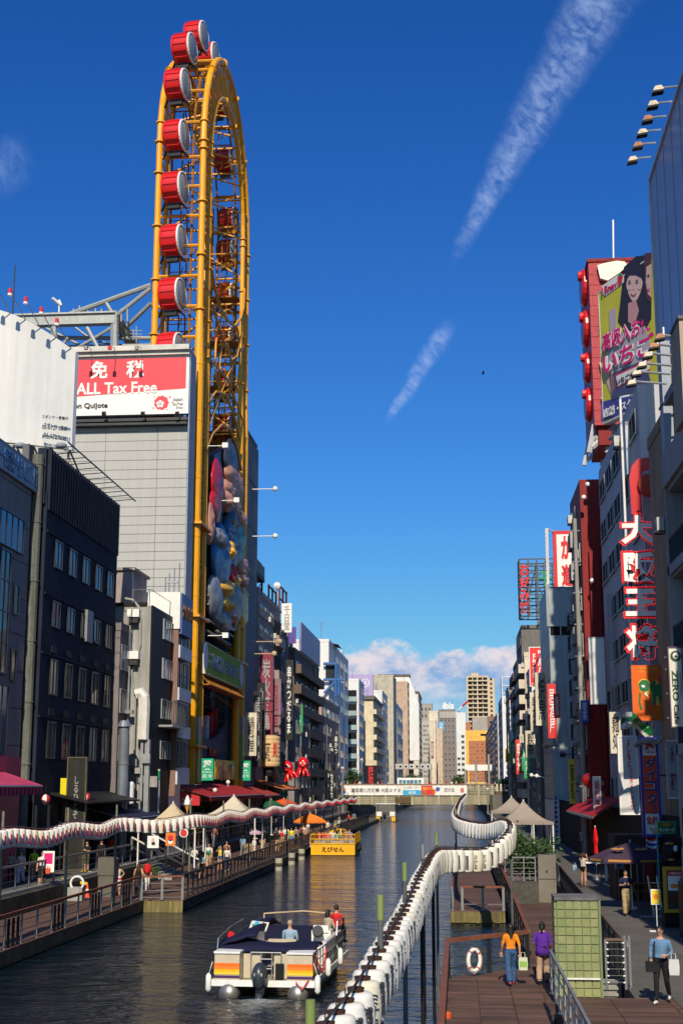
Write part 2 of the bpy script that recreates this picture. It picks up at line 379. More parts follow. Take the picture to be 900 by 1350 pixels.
# ================================================================ the setting: water, banks, decks, bridge
def custom(name, base, rough, rnd, bump=None, wave=None):
    m = bpy.data.materials.new(name); m.use_nodes = True; nt = m.node_tree; b = nt.nodes['Principled BSDF']; b.inputs['Roughness'].default_value = rough
    g = nt.nodes.new('ShaderNodeNewGeometry'); oi = nt.nodes.new('ShaderNodeObjectInfo')
    a = nt.nodes.new('ShaderNodeMath'); a.operation = 'ADD'; nt.links.new(g.outputs['Random Per Island'], a.inputs[0]); nt.links.new(oi.outputs['Random'], a.inputs[1])
    fr = nt.nodes.new('ShaderNodeMath'); fr.operation = 'FRACT'; nt.links.new(a.outputs[0], fr.inputs[0])
    mr = nt.nodes.new('ShaderNodeMapRange'); nt.links.new(fr.outputs[0], mr.inputs[0]); mr.inputs[3].default_value = 1-rnd; mr.inputs[4].default_value = 1+rnd
    mp = nt.nodes.new('ShaderNodeMapping'); mp.inputs['Scale'].default_value = wave or (1, 14, 1); nt.links.new(g.outputs['Position'], mp.inputs[0])
    n = nt.nodes.new('ShaderNodeTexNoise'); n.inputs['Scale'].default_value = 1.6; n.inputs['Detail'].default_value = 5; nt.links.new(mp.outputs[0], n.inputs['Vector'])
    n2 = nt.nodes.new('ShaderNodeTexNoise'); n2.inputs['Scale'].default_value = .55; n2.inputs['Detail'].default_value = 4; nt.links.new(g.outputs['Position'], n2.inputs['Vector'])
    def rng(x, lo, hi):
        r = nt.nodes.new('ShaderNodeMapRange'); nt.links.new(x, r.inputs[0]); r.inputs[1].default_value = .3; r.inputs[2].default_value = .7; r.inputs[3].default_value = lo; r.inputs[4].default_value = hi; return r.outputs[0]
    cur = mr.outputs[0]
    for x in (rng(n.outputs['Fac'], .72, 1.25), rng(n2.outputs['Fac'], .75, 1.2)):
        q = nt.nodes.new('ShaderNodeMath'); q.operation = 'MULTIPLY'; nt.links.new(cur, q.inputs[0]); nt.links.new(x, q.inputs[1]); cur = q.outputs[0]
    v = nt.nodes.new('ShaderNodeVectorMath'); v.operation = 'SCALE'; v.inputs[0].default_value = base; nt.links.new(cur, v.inputs['Scale']); nt.links.new(v.outputs[0], b.inputs['Base Color'])
    bp = nt.nodes.new('ShaderNodeBump'); bp.inputs['Strength'].default_value = .4; bp.inputs['Distance'].default_value = .02; nt.links.new(n.outputs['Fac'], bp.inputs['Height']); nt.links.new(bp.outputs[0], b.inputs['Normal'])
    return m
WOOD = custom('weathered deck boards', (.105, .056, .038), .7, .28)
WOODY = custom('mossy timber', (.17, .14, .05), .85, .25, wave=(9, 9, 1))
TILE = mat('wall panel', (.42, .42, .40), .6, 0, .03, .25, streak=.07, dirt=.03)
def watermat():
    m = bpy.data.materials.new('canal water'); m.use_nodes = True; nt = m.node_tree; b = nt.nodes['Principled BSDF']
    b.inputs['Base Color'].default_value = (.004, .012, .020, 1); b.inputs['Roughness'].default_value = .07; b.inputs['IOR'].default_value = 1.33
    g = nt.nodes.new('ShaderNodeNewGeometry'); cur = None
    for sc_, wx, st, d in ((1.1, .55, .55, .10), (4.2, .6, .6, .035), (.22, .5, .35, .25), (14, .7, .35, .008)):
        mp = nt.nodes.new('ShaderNodeMapping'); mp.inputs['Scale'].default_value = (wx, 1.0, 1); mp.inputs['Rotation'].default_value = (0, 0, .35); nt.links.new(g.outputs['Position'], mp.inputs[0])
        n = nt.nodes.new('ShaderNodeTexNoise'); n.inputs['Scale'].default_value = sc_; n.inputs['Detail'].default_value = 3; n.inputs['Distortion'].default_value = .6; nt.links.new(mp.outputs[0], n.inputs['Vector'])
        bp = nt.nodes.new('ShaderNodeBump'); bp.inputs['Strength'].default_value = st; bp.inputs['Distance'].default_value = d*3.4; nt.links.new(n.outputs['Fac'], bp.inputs['Height'])
        if cur: nt.links.new(cur, bp.inputs['Normal'])
        cur = bp.outputs[0]
    nt.links.new(cur, b.inputs['Normal']); return m
WATER = watermat()
PAVE = mat('grey promenade paving', (.125, .12, .11), .8, 0, .18, .5, .2, 14, dirt=.25)
SOIL = mat('town ground', (.14, .135, .125), .9, 0, .2, .3)
BANK = mat('algae stained embankment', (.07, .066, .05), .85, 0, .35, .6, .5, 3, .4)
BRG = mat('beige bridge paint', (.36, .33, .24), .7, 0, .12, .5, .1, 6, .25, .1)
def st(name, mb, m, **k): return mb.build(name, m, kind='structure', **k)
b = MB(); b.add([(-30,-60,0),(60,-60,0),(60,900,0),(-30,900,0)], [(0,1,2,3)]); st('canal_water', b, WATER)
b = MB(); b.add([(-9000,-3000,-1.5),(9000,-3000,-1.5),(9000,9000,-1.5),(-9000,9000,-1.5)], [(0,1,2,3)]); st('ground', b, SOIL)
b = MB(); b.box(-1500, -20, -300, 252, -2, 1.45); st('left_promenade', b, PAVE)
b = MB(); b.box(5, 1500, -300, 252, -2, 1.3); b.box(2.27, 5, -300, 34.34, -2, 1.21); st('right_promenade', b, PAVE)
b = MB(); b.box(-1500, -21, 252, 3000, -2, 4.6); b.box(6, 1500, 252, 3000, -2, 4.6); b.box(-21, 6, 640, 3000, -2, 4.598); st('street', b, SOIL)
b = MB(); b.box(-20.35, -20, 20, 252, 1.45, 1.6); b.box(5, 5.25, 45, 252, 1.3, 1.42); st('kerb', b, CONC)
b = MB(); b.box(-20.02, -19.9, -60, 640, -1.4, 1.4); b.box(4.9, 5.02, 34, 252, -1.4, 1.25); b.box(5.5, 6.02, 252, 640, -1.4, 4.5); b.box(-21.02, -20.4, 252, 640, -1.4, 4.5); st('embankment', b, BANK)
# lower decks
plk = MB(); plk.box(-.5, .5, -.135, .135, -.05, 0); PLK = plk.mesh('plank', WOOD)
def deckslab(name, x0, x1, y0, y1, z, edge=.35):
    b = MB(); b.box(x0, x1, y0, y1, z-.55, z-.06); return st(name, b, BANK, at=(0, 0, 0))
nd = deckslab('boardwalk', -.42, 2.12, 10, 41.1, .8)
gone = 0
for i in range(66):
    y = 23.2 + i*.28
    for x0, x1 in ((-.45, .42), (.42, 1.30), (1.30, 2.14)):
        inst(PLK, 'plank', nd, ((x0+x1)/2, y, .8 + RND.uniform(-.007, .007)), Matrix.Diagonal((x1-x0-.016, .935, 1, 1)))
b = MB()
for i in range(10):                                    # the skewed end towards the second pier
    y = 41.68+i*.28; xs = -.45+ (y-41.5)*1.05; b.box(max(xs, -.45), 5, y-.135, y+.135, .75, .8)
for i in range(260):
    y = 44.5+i*.28; b.box(2.1, 4.95, y-.135, y+.135, .75, .8)
for i in range(34): b.box(2.14, 4.95, 34.6+i*.28, 34.6+i*.28+.27, .75, .8)
b.build('planking', WOOD, nd, kind='stuff')
b = MB(); b.add([(-.42,41.1,.25),(2.2,43.9,.25),(2.2,41.1,.25),(-.42,41.1,.74),(2.2,43.9,.74),(2.2,41.1,.74)], [(0,1,2),(5,4,3),(0,3,4,1)]); b.box(2.14, 4.95, 34.6, 117, .25, .74); b.build('joist_frame', BANK, nd)
up = deckslab('upper_boardwalk', 2.2, 6.2, 20, 34.4, 1.83)
for o_ in (up,): o_.location.z = -.55
for i in range(26):
    y = 27.4+i*.28
    for x0, x1 in ((2.2, 3.5), (3.5, 4.85), (4.85, 6.2)): inst(PLK, 'plank', up, ((x0+x1)/2, y, 1.285+RND.uniform(-.003, .003)), Matrix.Diagonal((x1-x0-.016, .935, 1, 1)))
p2 = deckslab('pier', -.5, 2.0, 65, 112, .6); b = MB()
for i in range(168): b.box(-.5, 2.0, 65+i*.28, 65.265+i*.28, .55, .6)
b.build('planking', WOOD, p2, kind='stuff')
b = MB()
for i in range(30): b.cbox((-.45+i*.083, 64.9-RND.uniform(0, .03), .33), (.078, .12, .46+RND.uniform(-.03, .03)))
b.build('timber_fascia', WOODY, p2); b = MB(); b.box(-.5, 2.0, 64.95, 65.2, -.35, .1); b.box(-.52, -.4, 65, 112, -.35, .3); b.build('fender_beam', WOODY, p2)
ld = deckslab('left_boardwalk', -20, -16, 20, 69.9, .6); b = MB()
for i in range(178): b.box(-19.95, -16, 20+i*.28, 20.265+i*.28, .55, .6)
for i in range(420): b.box(-19.95, -14, 70+i*.28, 70.265+i*.28, .55, .6)
b.build('planking', WOOD, ld, kind='stuff'); b = MB(); b.box(-20, -14.05, 70, 250, .05, .54); b.box(-20, -16.05, 20, 69.9, .05, .54)
b.build('edge_beam', mat('concrete deck edge', (.12,.11,.085), .85, 0, .3, .7, .4, 5, .4), ld)
b = MB()
for i in range(24): b.cbox((-15.95+i*.083, 69.88, .25), (.078, .1, .6+RND.uniform(-.03, .03)))
b.build('timber_fascia', WOODY, ld)
b = MB()
for i in range(38): y = 24+i*6; b.tube((-16.6 if y < 70 else -14.6, y, -1.4), (-16.6 if y < 70 else -14.6, y, .3), .22)
b.build('pile', BANK, ld)
for k, (x, y) in enumerate(((-13.6,104),(-13.6,112),(-13.6,119))):
    lbk = ('nearest', 'middle', 'farthest')[k]
    b = MB(); b.tube((x, y, -1.4), (x, y, .9), .28, n=10); b.tube((x, y, .3), (x, y, .55), .3, 1, 10); b.build('mooring_pile', [mat('pale pile', (.42,.40,.32), .8, dirt=.3), BANK], at=(x,y,0), label=lbk+' of three short pale mooring piles in the water before the yellow boat', cat='pile', group='mooring piles before the yellow boat')
# low walls and steps between the decks
b = MB(); b.box(-20, -19.7, 20, 250, .6, 1.45); st('step_wall', b, BANK)
# ---------------------------------------------------------------- first bridge
BY = 255.0
br = tag(thing('footbridge', 'beige steel footbridge hung with long printed banners, crossing the canal beyond the boats', 'bridge', (-8, BY, 2.7)))
b = MB(); b.box(-30, 6.4, BY+.3, BY+9, 4.6, 5.5); b.box(-30, 6.4, BY+.2, BY+1, 2.75, 4.5); b.box(-30, 6.4, BY+8, BY+9, 2.75, 4.5); b.build('deck', BRG, br)
b = MB()
for i in range(5): b.box(-23.6, 6.4, BY+.12, BY+.2, 2.82+i*.34, 3.08+i*.34)
b.build('girder_slat', BRG, br)
for i in range(13):
    x = -23.4+i*2.45
    b = MB(); b.box(x-.14, x+.14, BY-.02, BY+.3, 2.72, 6.35); b.build('rib', mat('bridge rib', (.42,.38,.26), .7, streak=.2), br)
for i in range(11):
    b = MB(); z = 4.65+i*.165
    if i % 2 == 0: b.tube((-23.6, BY+.12, z), (6.4, BY+.12, z), .045, n=5); b.build('rail', BRG, br)
b = MB(); b.box(-23.7, 6.5, BY-.08, BY+.28, 6.38, 6.52); b.build('handrail', mat('timber handrail', (.26,.17,.10), .7), br)
b = MB(); b.box(-23.7, 6.5, BY+8.7, BY+9, 5.5, 6.45); b.build('far_parapet', BRG, br)
b = MB(); b.box(-11.9, -8.9, BY-.06, BY+.1, 3.0, 4.1); b.build('nameplate', mat('bronze plate', (.12,.08,.04), .5, .6), br)
def banner(c0, c1, z0, z1, m, label, texts, shapes=()):
    w = c1-c0; r = sign('banner', label, 'banner', ((c0+c1)/2, BY-.14, (z0+z1)/2), w, z1-z0, S_, m, texts, .03, name2='sheet')
    for pts, mm in shapes: plate(r, ((c0+c1)/2, BY-.14, (z0+z1)/2), face(S_), pts, mm, .004, .01)
BLUE = paint('blue print', (.02, .08, .45)); CYAN = paint('cyan print', (.03, .38, .62)); ORNG = paint('orange print', (.75, .20, .02)); YPR = paint('yellow print', (.75, .55, .04)); GRN = paint('green print', (.02, .30, .10)); KINK = paint('black print', (.015, .015, .018)); RPR = paint('red print', (.62, .03, .03)); MAG = paint('magenta print', (.62, .01, .16)); NAVY = paint('navy print', (.015, .035, .16)); GPR = paint('grey print', (.30,.30,.31))
banner(-22.0, -10.4, 4.45, 6.25, WHITE, 'long white banner with black lettering at the left end of the footbridge railing', [('道頓堀川万灯祭 大阪ミナミ', .8, 0, 9.2, .75, KINK)], [(circ(-5.0, .15, .3), ORNG), (circ(-5.0, -.35, .28), BLUE)])
banner(-10.4, -7.0, 4.45, 6.25, WHITE, 'cyan and white banner in the middle of the footbridge railing', [('とんぼりリバー', 0, .5, 2.9, .42, KINK), ('道頓堀', 0, -.4, 1.3, .5, WHITE)], [([(-1.7,-.85),(1.7,-.85),(1.7,.05),(-1.7,.05)], CYAN)])
banner(-7.0, -3.3, 4.45, 6.25, WHITE, 'red, yellow and white festival banner right of the cyan one on the footbridge', [('夏まつり', -.6, .3, 1.9, .6, YPR)], [([(-1.85,-.85),(.7,-.85),(.2,.85),(-1.85,.85)], RPR), (circ(.5,-.2,.42), ORNG), (circ(1.2,.2,.4), BLUE), (circ(-1.2,-.5,.3), YPR)])
banner(-3.3, 1.4, 4.45, 6.25, WHITE, 'white banner with a red corner at the right end of the footbridge railing', [('遊歩道', -.9, .1, 1.9, .8, GPR), ('祭', 1.5, 0, .8, .9, RPR)], [])
# curved beige ramp at the left end of the bridge
b = MB()
for i in range(14):
    t = i/13; x = -25+3.2*t*t; y = 214+41*t; z = 1.5+3.7*t**1.2
    for k in range(4): b.box(x-.1, x+.1, y, y+2.7, z-.3+k*.42, z+k*.42)
    b.box(x-.15, x+.15, y-.1, y+.1, 1.45, z+1.6)
b.build('ramp_fence', BRG, label='slatted beige fence climbing the ramp to the left end of the footbridge', cat='fence', at=(-25,214,1.45))
b = MB(); b.box(6.5, 11.4, BY-2, BY+6, 1.3, 5.2); w_ = b.build('bridge_abutment', mat('brown brick wall', (.13,.085,.06), .85, bump=.3, dirt=.3), label='brown stone-clad wall with pale posts on top, at the right end of the footbridge', cat='wall', at=(9,BY,1.3))
for i in range(7): b = MB(); b.box(6.7+i*.72, 7.0+i*.72, BY-1.9, BY-1.6, 5.2, 6.5); b.build('post', CREAM, w_)
def lamp(x, y, z0, z1, label, r=.12, arm=None, globe=.22, grp=None):
    o = thing('street_lamp', label, 'street lamp', (x, y, z0), grp); b = MB(); b.tube((x,y,z0),(x,y,z0+.5), r*1.7); b.tube((x,y,z0+.5),(x,y,z1), r); b.build('post', STEEL, o)
    b = MB(); b.ell((x,y,z1+globe*.8), (globe,globe,globe), 0, 10, 8); b.build('globe', WHITE, o, smooth=True)
for x, h in ((1.2,9.0),(3.2,10.6),(5.6,11.8)):
    b = MB(); b.tube((x, BY+5, 5.5), (x, BY+5, h), .22, n=10); b.tube((x, BY+5, h), (x, BY+5, h+.2), .27, n=10); b.build('bridge_pillar', CONC, at=(x,BY+5,5.5), label='%s pale pillar rising from the right half of the footbridge' % {1.2:'shortest', 3.2:'middle', 5.6:'tallest'}[x], cat='pillar')
lamp(-21.3, BY-3, 1.4, 9.2, 'white-globed lamp post in front of the left end of the footbridge')
lamp(5.0, BY-8, 1.3, 5.4, 'white-globed lamp post in front of the right end of the footbridge')
lamp(-19.0, BY+14, 4.6, 11, 'lamp post just behind the left banner of the footbridge')
# second, road bridge with a bus
b = MB(); b.box(-40, 30, 384, 400, 3.8, 5.2); b.box(-40, 30, 383.8, 384.1, 5.2, 6.0); st('road_bridge', b, CONC)
def bus(x, y, z, L_, c, label):
    o = thing('city_bus', label, 'bus', (x, y, z)); b = MB(); b.box(x-L_/2, x+L_/2, y-1.2, y+1.2, z+.4, z+3.1); b.build('body', c, o)
    for i in range(6):
        g = MB(); g.box(x-L_/2+.5+i*(L_-1)/6, x-L_/2+.3+(i+1)*(L_-1)/6, y-1.24, y-1.2, z+1.5, z+2.5); g.build('window', paint('bus glass', (.06,.22,.30), rough=.1), o)
    for k in (-1, 1):
        g = MB(); g.lathe([(.5,-.15),(.5,.15)], (x+k*L_*.3, y-1.1, z+.5), 12, 0, 'y'); g.build('wheel', BLACK, o)
bus(-13.6, 388, 5.2, 7.4, WHITE, 'white bus with a row of blue windows crossing behind the footbridge')
def carx(x, y, z, c, label):
    o = thing('parked_car', label, 'car', (x, y, z)); b = MB(); b.prism([(x-2.1,y-.8,z+.35),(x-2.1,y-.8,z+.9),(x-1.2,y-.8,z+1.0),(x-.7,y-.8,z+1.5),(x+.9,y-.8,z+1.5),(x+1.5,y-.8,z+1.0),(x+2.1,y-.8,z+.85),(x+2.1,y-.8,z+.35)], (0,1.6,0)); b.build('body', c, o)
    b = MB(); b.prism([(x-1.0,y-.83,z+1.02),(x-.6,y-.83,z+1.42),(x+.8,y-.83,z+1.42),(x+1.3,y-.83,z+1.02)], (0,.03,0)); b.build('window', GLASS, o)
    for k in (-1.3, 1.3): g = MB(); g.lathe([(.34,-.1),(.34,.1)], (x+k, y-.78, z+.36), 12, 0, 'y'); g.build('wheel', BLACK, o)
carx(2.0, 386, 5.2, WHITE, 'white car on the road bridge below the orange brick block, left of two'); carx(7.2, 386, 5.2, paint('silver car', (.5,.5,.52)), 'silver car on the road bridge below the orange brick block, right of two')
# ================================================================ left bank: the near buildings
PANELB = mat('beige cladding', (.27, .235, .215), .65, 0, .08, .5, streak=.12)
INK = mat('blue black cladding', (.018, .025, .043), .8, 0, .2, .6, streak=.3, dirt=.1)
# --- beige panelled building at the left edge
e = atX(50, 640, -24); Y0 = e.y
r = bldg('office_building', 'beige panelled building at the left edge with a blue-lettered name board on its roof edge', -44, -24, 60, Y0-1.2, atX(48, 640, -24).z-.6, PANELB)
zt = atX(50, 619, -24).z; zb = atX(50, 654, -24).z
sign('building_name_sign', 'long white board with raised blue characters along the roof edge of the beige building', 'sign', (-23.8, Y0-9, (zt+zb)/2), 18, zt-zb, E_, mat('name board', (.36,.40,.44), .5, dirt=.3), [('會館第一観光ビル', 2.4, 0, 12.6, 1.15, mat('blue sign characters', (.05,.12,.26), .4), .02)], .25, border=GREYST, bw=.08)
cy = Y0-1.2
P = winmesh
for i in range(5):                                     # cladding panels with open joints
    for k in range(10):
        y1 = cy-i*2.6-.02; y0 = y1-2.56; z0 = 4.4+k*2.0
        if y0 < 64: continue
        b = MB(); b.box(-24, -23.94, y0, y1, z0+.02, z0+1.97); b.build('panel', PANELB, r)
for (py0, py1, a, b_) in ((676, 728, 32, -30), (905, 1000, 22, -30)):
    pz1 = atX(15, py0, -23.9).z; pz0 = atX(15, py1-4, -23.9).z; ya = atX(a, 700, -23.9).y
    window(r, (-23.93, ya-3.4, (pz0+pz1)/2), E_, 6.8, pz1-pz0, 7, 1, BLKFR, paint('blue tinted glass', (.05,.12,.19), rough=.08), True)
for px, pa, pb in ((23, 770, 812), (19, 855, 898), (9, 724, 890)):
    q = atX(px, pa, -23.9); q2 = atX(px, pb, -23.9); window(r, (-23.93, q.y, (q.z+q2.z)/2), E_, .9 if px > 10 else 1.7, q.z-q2.z, 1 if px > 10 else 2, 1 if px > 10 else 4, BLKFR, GLASS, True, .1)
b = MB(); b.box(-24.6, -24.2, cy, cy+.9, 1.4, 25.5); b.build('shaft', DCONC, r)
b = MB(); b.tube((-23.9, cy+.75, 1.5), (-23.9, cy+.75, 25), .33, n=10)
for z in frange(4, 25, 3.4): b.tube((-23.9, cy+.75, z), (-23.9, cy+.75, z+.1), .37, n=10)
b.build('drain_pipe', mat('grey green duct', (.15,.155,.13), .6, dirt=.3, streak=.4), r)
# magenta shop front and awning under it
PINK = mat('magenta shop front', (.32, .012, .07), .5, dirt=.15)
b = MB(); a = atX(28, 1000, -23.4); b.box(-24, -23.4, 60, a.y, 1.45, atX(28, 998, -23.4).z); b.build('shop_front', PINK, r)
def awning(name, label, x0, x1, y0, y1, zt, zf, m, drop=.35, stripes=0, m2=None, cat='awning'):
    b = MB(); b.prism([(x0, y0, zt), (x1, y0, zf), (x1, y0, zf-.05), (x0, y0, zt-.08)], (0, y1-y0, 0)); o = b.build(name, m, at=(x0, y0, zf), label=label, cat=cat)
    v = MB(); n = max(6, int(abs(y1-y0)/.3))
    for i in range(n):
        ya = y0+(y1-y0)*i/n; yb = y0+(y1-y0)*(i+1)/n; v.box(x1-.02, x1+.02, ya, yb-.02, zf-drop-(.05 if i % 2 else 0), zf-.03, i % 2 if m2 else 0)
    v.build('valance', [m, m2 or m], o)
    v = MB()
    for y in frange(y0+.1, y1, 2.2): v.tube((x0, y, zt-.15), (x1, y, zf-.08), .03, n=5)
    v.tube((x1, y0, zf-.06), (x1, y1, zf-.06), .045, n=6); v.build('awning_frame', STEEL, o); return o
q = atX(55, 1036, -21.6); PK2 = mat('pink awning cloth', (.50, .06, .14), .8, dirt=.1)
awning('shop_awning', 'pink awning with a striped valance over the magenta shop at the left edge', -23.4, -21.4, q.y-14, q.y-.5, 6.95, 6.3, PK2, .45, 1, mat('wine cloth', (.18,.02,.04), .8))
# --- dark blue-black building
ya, yb = Y0, 91.0; X = -23.4; zr = atX(143, 655, X).z
r = bldg('office_building', 'blue-black building with a ribbed roof screen, behind the white rooftop billboard', -40, X, ya, yb, zr-2.6, INK, roof=False)
b = MB(); b.box(X-.6, X-.1, ya-.2, yb+.1, zr-3.3, zr, 0); b.build('roof_screen', INK, r)
n = 30
for i in range(n):
    y = ya+(yb-ya)*(i+.5)/n; b = MB(); b.box(X-.1, X+.12, y-.14, y+.14, zr-3.6, zr); b.build('screen_slat', INK, r)
rows = [(703, 742, 270, 5, 0), (787, 823, 0, 5, 1), (866, 915, 0, 5, 2), (950, 1000, 0, 5, 3)]
hts = []
for k, (pa, pb, _, n, kind) in enumerate(rows):
    z1 = atX(60, pa, X).z; z0 = atX(60, pb, X).z
    ys = [ya+1.0+(yb-ya-1.3)*(i+.5)/5 for i in range(5)]
    for i, y in enumerate(ys):
        window(r, (X+.02, y, (z0+z1)/2), E_, 1.5 if kind < 3 else 1.6, z1-z0, 2, 1, BLKFR, GLASSB if (kind == 0) else RND.choice((GLASS, GLASS, GLASSB)), True, .09)
        if kind >= 2: b = MB(); b.box(X, X+.06, y-.55, y+.55, z1+.35, z1+.75); b.build('vent', BLACK, r)
    b = MB(); b.box(X, X+.08, ya+.2, yb-.1, z1+.15, z1+.28); b.build('drip_band', INK, r)
b = MB(); b.box(X, X+.25, ya+8.6, ya+10, atX(100, 820, X).z-1, atX(100, 820, X).z+1); b.build('open_casement', GREYST, r)
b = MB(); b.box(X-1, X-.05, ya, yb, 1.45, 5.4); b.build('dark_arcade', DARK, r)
b = MB()
for y in frange(ya+.2, yb, 2.4): b.box(X-.05, X+.15, y, y+.3, 1.45, 5.2)
b.build('pier', BLACK, r)
b = MB(); b.prism([(X, ya+3, 5.9), (X+2.2, ya+3, 5.35), (X+2.2, ya+3, 5.25), (X, ya+3, 5.75)], (0, yb-ya-3.4, 0)); b.build('canopy', BLACK, r)
# --- white rooftop billboard
A0 = atY(-50, 400, 85.2); A1 = atY(100, 464, 88.5); zlo0, zlo1 = atY(-50, 577, 85.2).z, atY(97, 593, 88.5).z
bb = thing('rooftop_billboard', 'huge blank white billboard on the left roofs with a sponsor notice in its corner', 'billboard', (A1.x, A1.y, zr))
def bbp(u, v):
    x = A0.x+(A1.x-A0.x)*u; y = A0.y+(A1.y-A0.y)*u - .35*sin(pi*u); zt = A0.z+(A1.z-A0.z)*u+.55*sin(pi*u)*1.3; zb_ = zlo0+(zlo1-zlo0)*u; return Vector((x, y, zb_+(zt-zb_)*v))
b = MB(); n = 12
for i in range(n):
    p = [bbp(i/n, 0), bbp((i+1)/n, 0), bbp((i+1)/n, 1), bbp(i/n, 1)]; b.prism(p, (.1, .45, 0))
b.build('board', mat('white billboard sheet', (.66,.665,.65), .5, 0, .05, .3, streak=.10, dirt=.05), bb)
d = (A1-A0); d.z = 0; nn = Vector((d.y, -d.x, 0)).normalized(); fm = face(nn)
def onbb(px, py):
    x, y, z = dirpx(px, py); t = (A1-Vector((0,0,CZ))).dot(nn)/Vector((x,y,z)).dot(nn); return Vector((x*t, y*t, CZ+z*t)) + nn*.7
for s, p0, p1 in (('スポンサー募集中', (54, 549), (88, 559)), ('06-6727-0601', (54, 562), (87, 573)), ('㈱古川広告社', (54, 575), (86, 585))):
    a, c = onbb(*p0), onbb(*p1); inst(textmesh(s, (Vector((c.x-a.x, c.y-a.y, 0))).length, abs(a.z-c.z)*.74, .03, .02, KINK), 'lettering', bb, (a+c)/2, fm)
for i in range(6):
    u = .3+i*.132; p = bbp(u, 1); q = p+Vector((-.35, -2.4, 1.15)); b = MB(); b.tube(p, q, .035, n=5); o = b.build('lamp_arm', STEEL, bb)
    b = MB(); b.lathe([(.10, .24), (.13, .16), (.14, -.12), (.16, -.26)], q, 10, 0, mf=[0, 0, 1]); b.build('floodlight', [RED, WHITE], bb, smooth=False)
b = MB()
for i in range(7):
    u = i/6.5; p = bbp(u, 0); b.tube(p+Vector((.2,.8,0)), p+Vector((.2,.8,-1.9)), .09, n=6); b.tube(p+Vector((.2,.9,.2)), p+Vector((.5,3.5,-1.5)), .07, n=5); b.tube(p+Vector((.2,.8,-.3)), bbp(min(1,u+.15), 0)+Vector((.2,.8,-1.6)), .04, n=5)
b.build('support_frame', mat('rusty white steel', (.38,.33,.26), .7, dirt=.5), bb)
for px in (31, 84):
    p = onbb(px, 591); b = MB(); b.tube(p+Vector((0,.3,-.3)), p+Vector((0,-.8,-.3)), .03, n=5); b.ell(p+Vector((0,-.9,-.2)), (.42,.3,.22), 0, 10, 6); b.build('floodlight', mat('grey floodlight', (.22,.25,.30), .4), bb)
b = MB(); p = atY(17, 412, 92); b.tube((p.x, 92, zr), (p.x, 92, atY(17, 350, 92).z), .13, n=6, r2=.05); b.build('antenna_mast', DKST, at=(p.x, 92, zr), label='thin dark mast standing behind the blank white billboard', cat='mast')
b = MB(); p0 = atY(68, 592, 89.5); p1 = atY(151, 661, 89.5); x0, x1 = X-.2, X+1.9   # louvre rack running along the roof screen
for i in range(12): y = ya+1+(yb-ya)*i/12; b.tube((X-.4, y, zr+.25), (X+1.1, y, zr+.35), .03, n=4)
b.tube((X+1.1, ya, zr+.35), (X+1.1, yb+.3, zr+.35), .05, n=5); b.build('lighting_rack', DKST, r)
# hand-lettered grey pylon sign, yellow banner, paper lanterns in front
p = atX(93, 1085, -21.8); s_ = sign('pylon_sign', 'tall dark grey pylon sign with faint brushed script in front of the blue-black building', 'sign', (-22.1, p.y+2, 4.7), 1.15, 6.4, S_, mat('shade toned sign panel', (.028,.027,.024), .7, 0, .25, 1, streak=.3), [(vert('しるひとぞ'), 0, .9, .3, 2.4, GPR)], .25, border=mat('brass edge', (.10,.08,.04), .5), bw=.06)  # panel colour darkened to carry the shade the sign stands in
c = atX(96, 1038, -22.4); sign('banner', 'bright yellow banner hanging behind the dark pylon sign', 'banner', (c.x, c.y, c.z), 1.45, 1.05, (.55,-.83,0), paint('yellow cloth', (.80,.68,.02), rough=.8), [], .03, name2='sheet')
def plantern(px, py, X, label):
    c = atX(px, py, X); b = MB(); b.ell(c, (.24,.24,.27), 0, 12, 8); b.add([], [], 0)
    o = b.build('paper_lantern', [RED, WHITE], at=c, label=label, cat='lantern', smooth=True)
    for f in o.data.polygons:
        a = atan2(f.center.y, f.center.x); f.material_index = 1 if int((a+pi)/(pi/3)) % 2 else 0
    o2 = MB(); o2.tube(c+Vector((0,0,.26)), c+Vector((0,0,.7)), .015, n=4); o2.build('hanger', DKST, o)
plantern(60.5, 1054, -21.6, 'round red and white paper lantern under the canopy left of the dark pylon sign')
plantern(114, 1051, -21.6, 'round red and white paper lantern under the canopy right of the dark pylon sign')
# --- the three narrow buildings between the blue-black one and the tower
X = -23; zz = atX(157, 830, X).z
GRP = mat('pinkish grey render', (.19, .165, .165), .85, 0, .1, .6, .3, 8, .3)
r = bldg('shop_building', 'narrow pinkish-grey building with three stacked windows beside the blue-black one', -34, X, 91.05, 93.3, zz, GRP)
for pa, pb in ((845, 880), (905, 938), (968, 1003)):
    z1, z0 = atX(150, pa, X).z, atX(150, pb, X).z; window(r, (X+.02, 92.15, (z0+z1)/2), E_, 1.8, z1-z0, 3, 1, ALU, RND.choice((GLASS, BLIND)), True, .05)
b = MB(); b.tube((X+.15, 93.2, 1.5), (X+.15, 93.2, zz+.3), .09); b.build('drain_pipe', STEEL, r)
X = -21.5; yb0, yb1, yb2 = 93.6, 100.6, 105.3; zz = atX(188, 792, X).z
r = bldg('shop_building', 'concrete building with a black canal front and a grey rooftop hut', -36, X, yb0, yb1, zz, CONC, roof=False)
b = MB(); b.box(-36, X-.3, yb0-.1, yb0+.2, zz, zz+.25); b.box(X, X+.1, yb0+.02, yb1, 1.5, zz+.05); b.build('black_cladding', BLACK, r)
for pa, pb in ((808, 836), (862, 890), (918, 945), (975, 1000)):
    z1, z0 = atX(200, pa, X).z, atX(200, pb, X).z; window(r, (X+.12, 99.2, (z0+z1)/2), E_, 4.2, z1-z0, 5, 1, STEEL, RND.choice((GLASSB, GLASS)), True, .07)
b = MB(); b.box(X+.1, X+1.1, 96.6, 101.4, atX(200, 953, X).z-.2, atX(200, 953, X).z-.05)
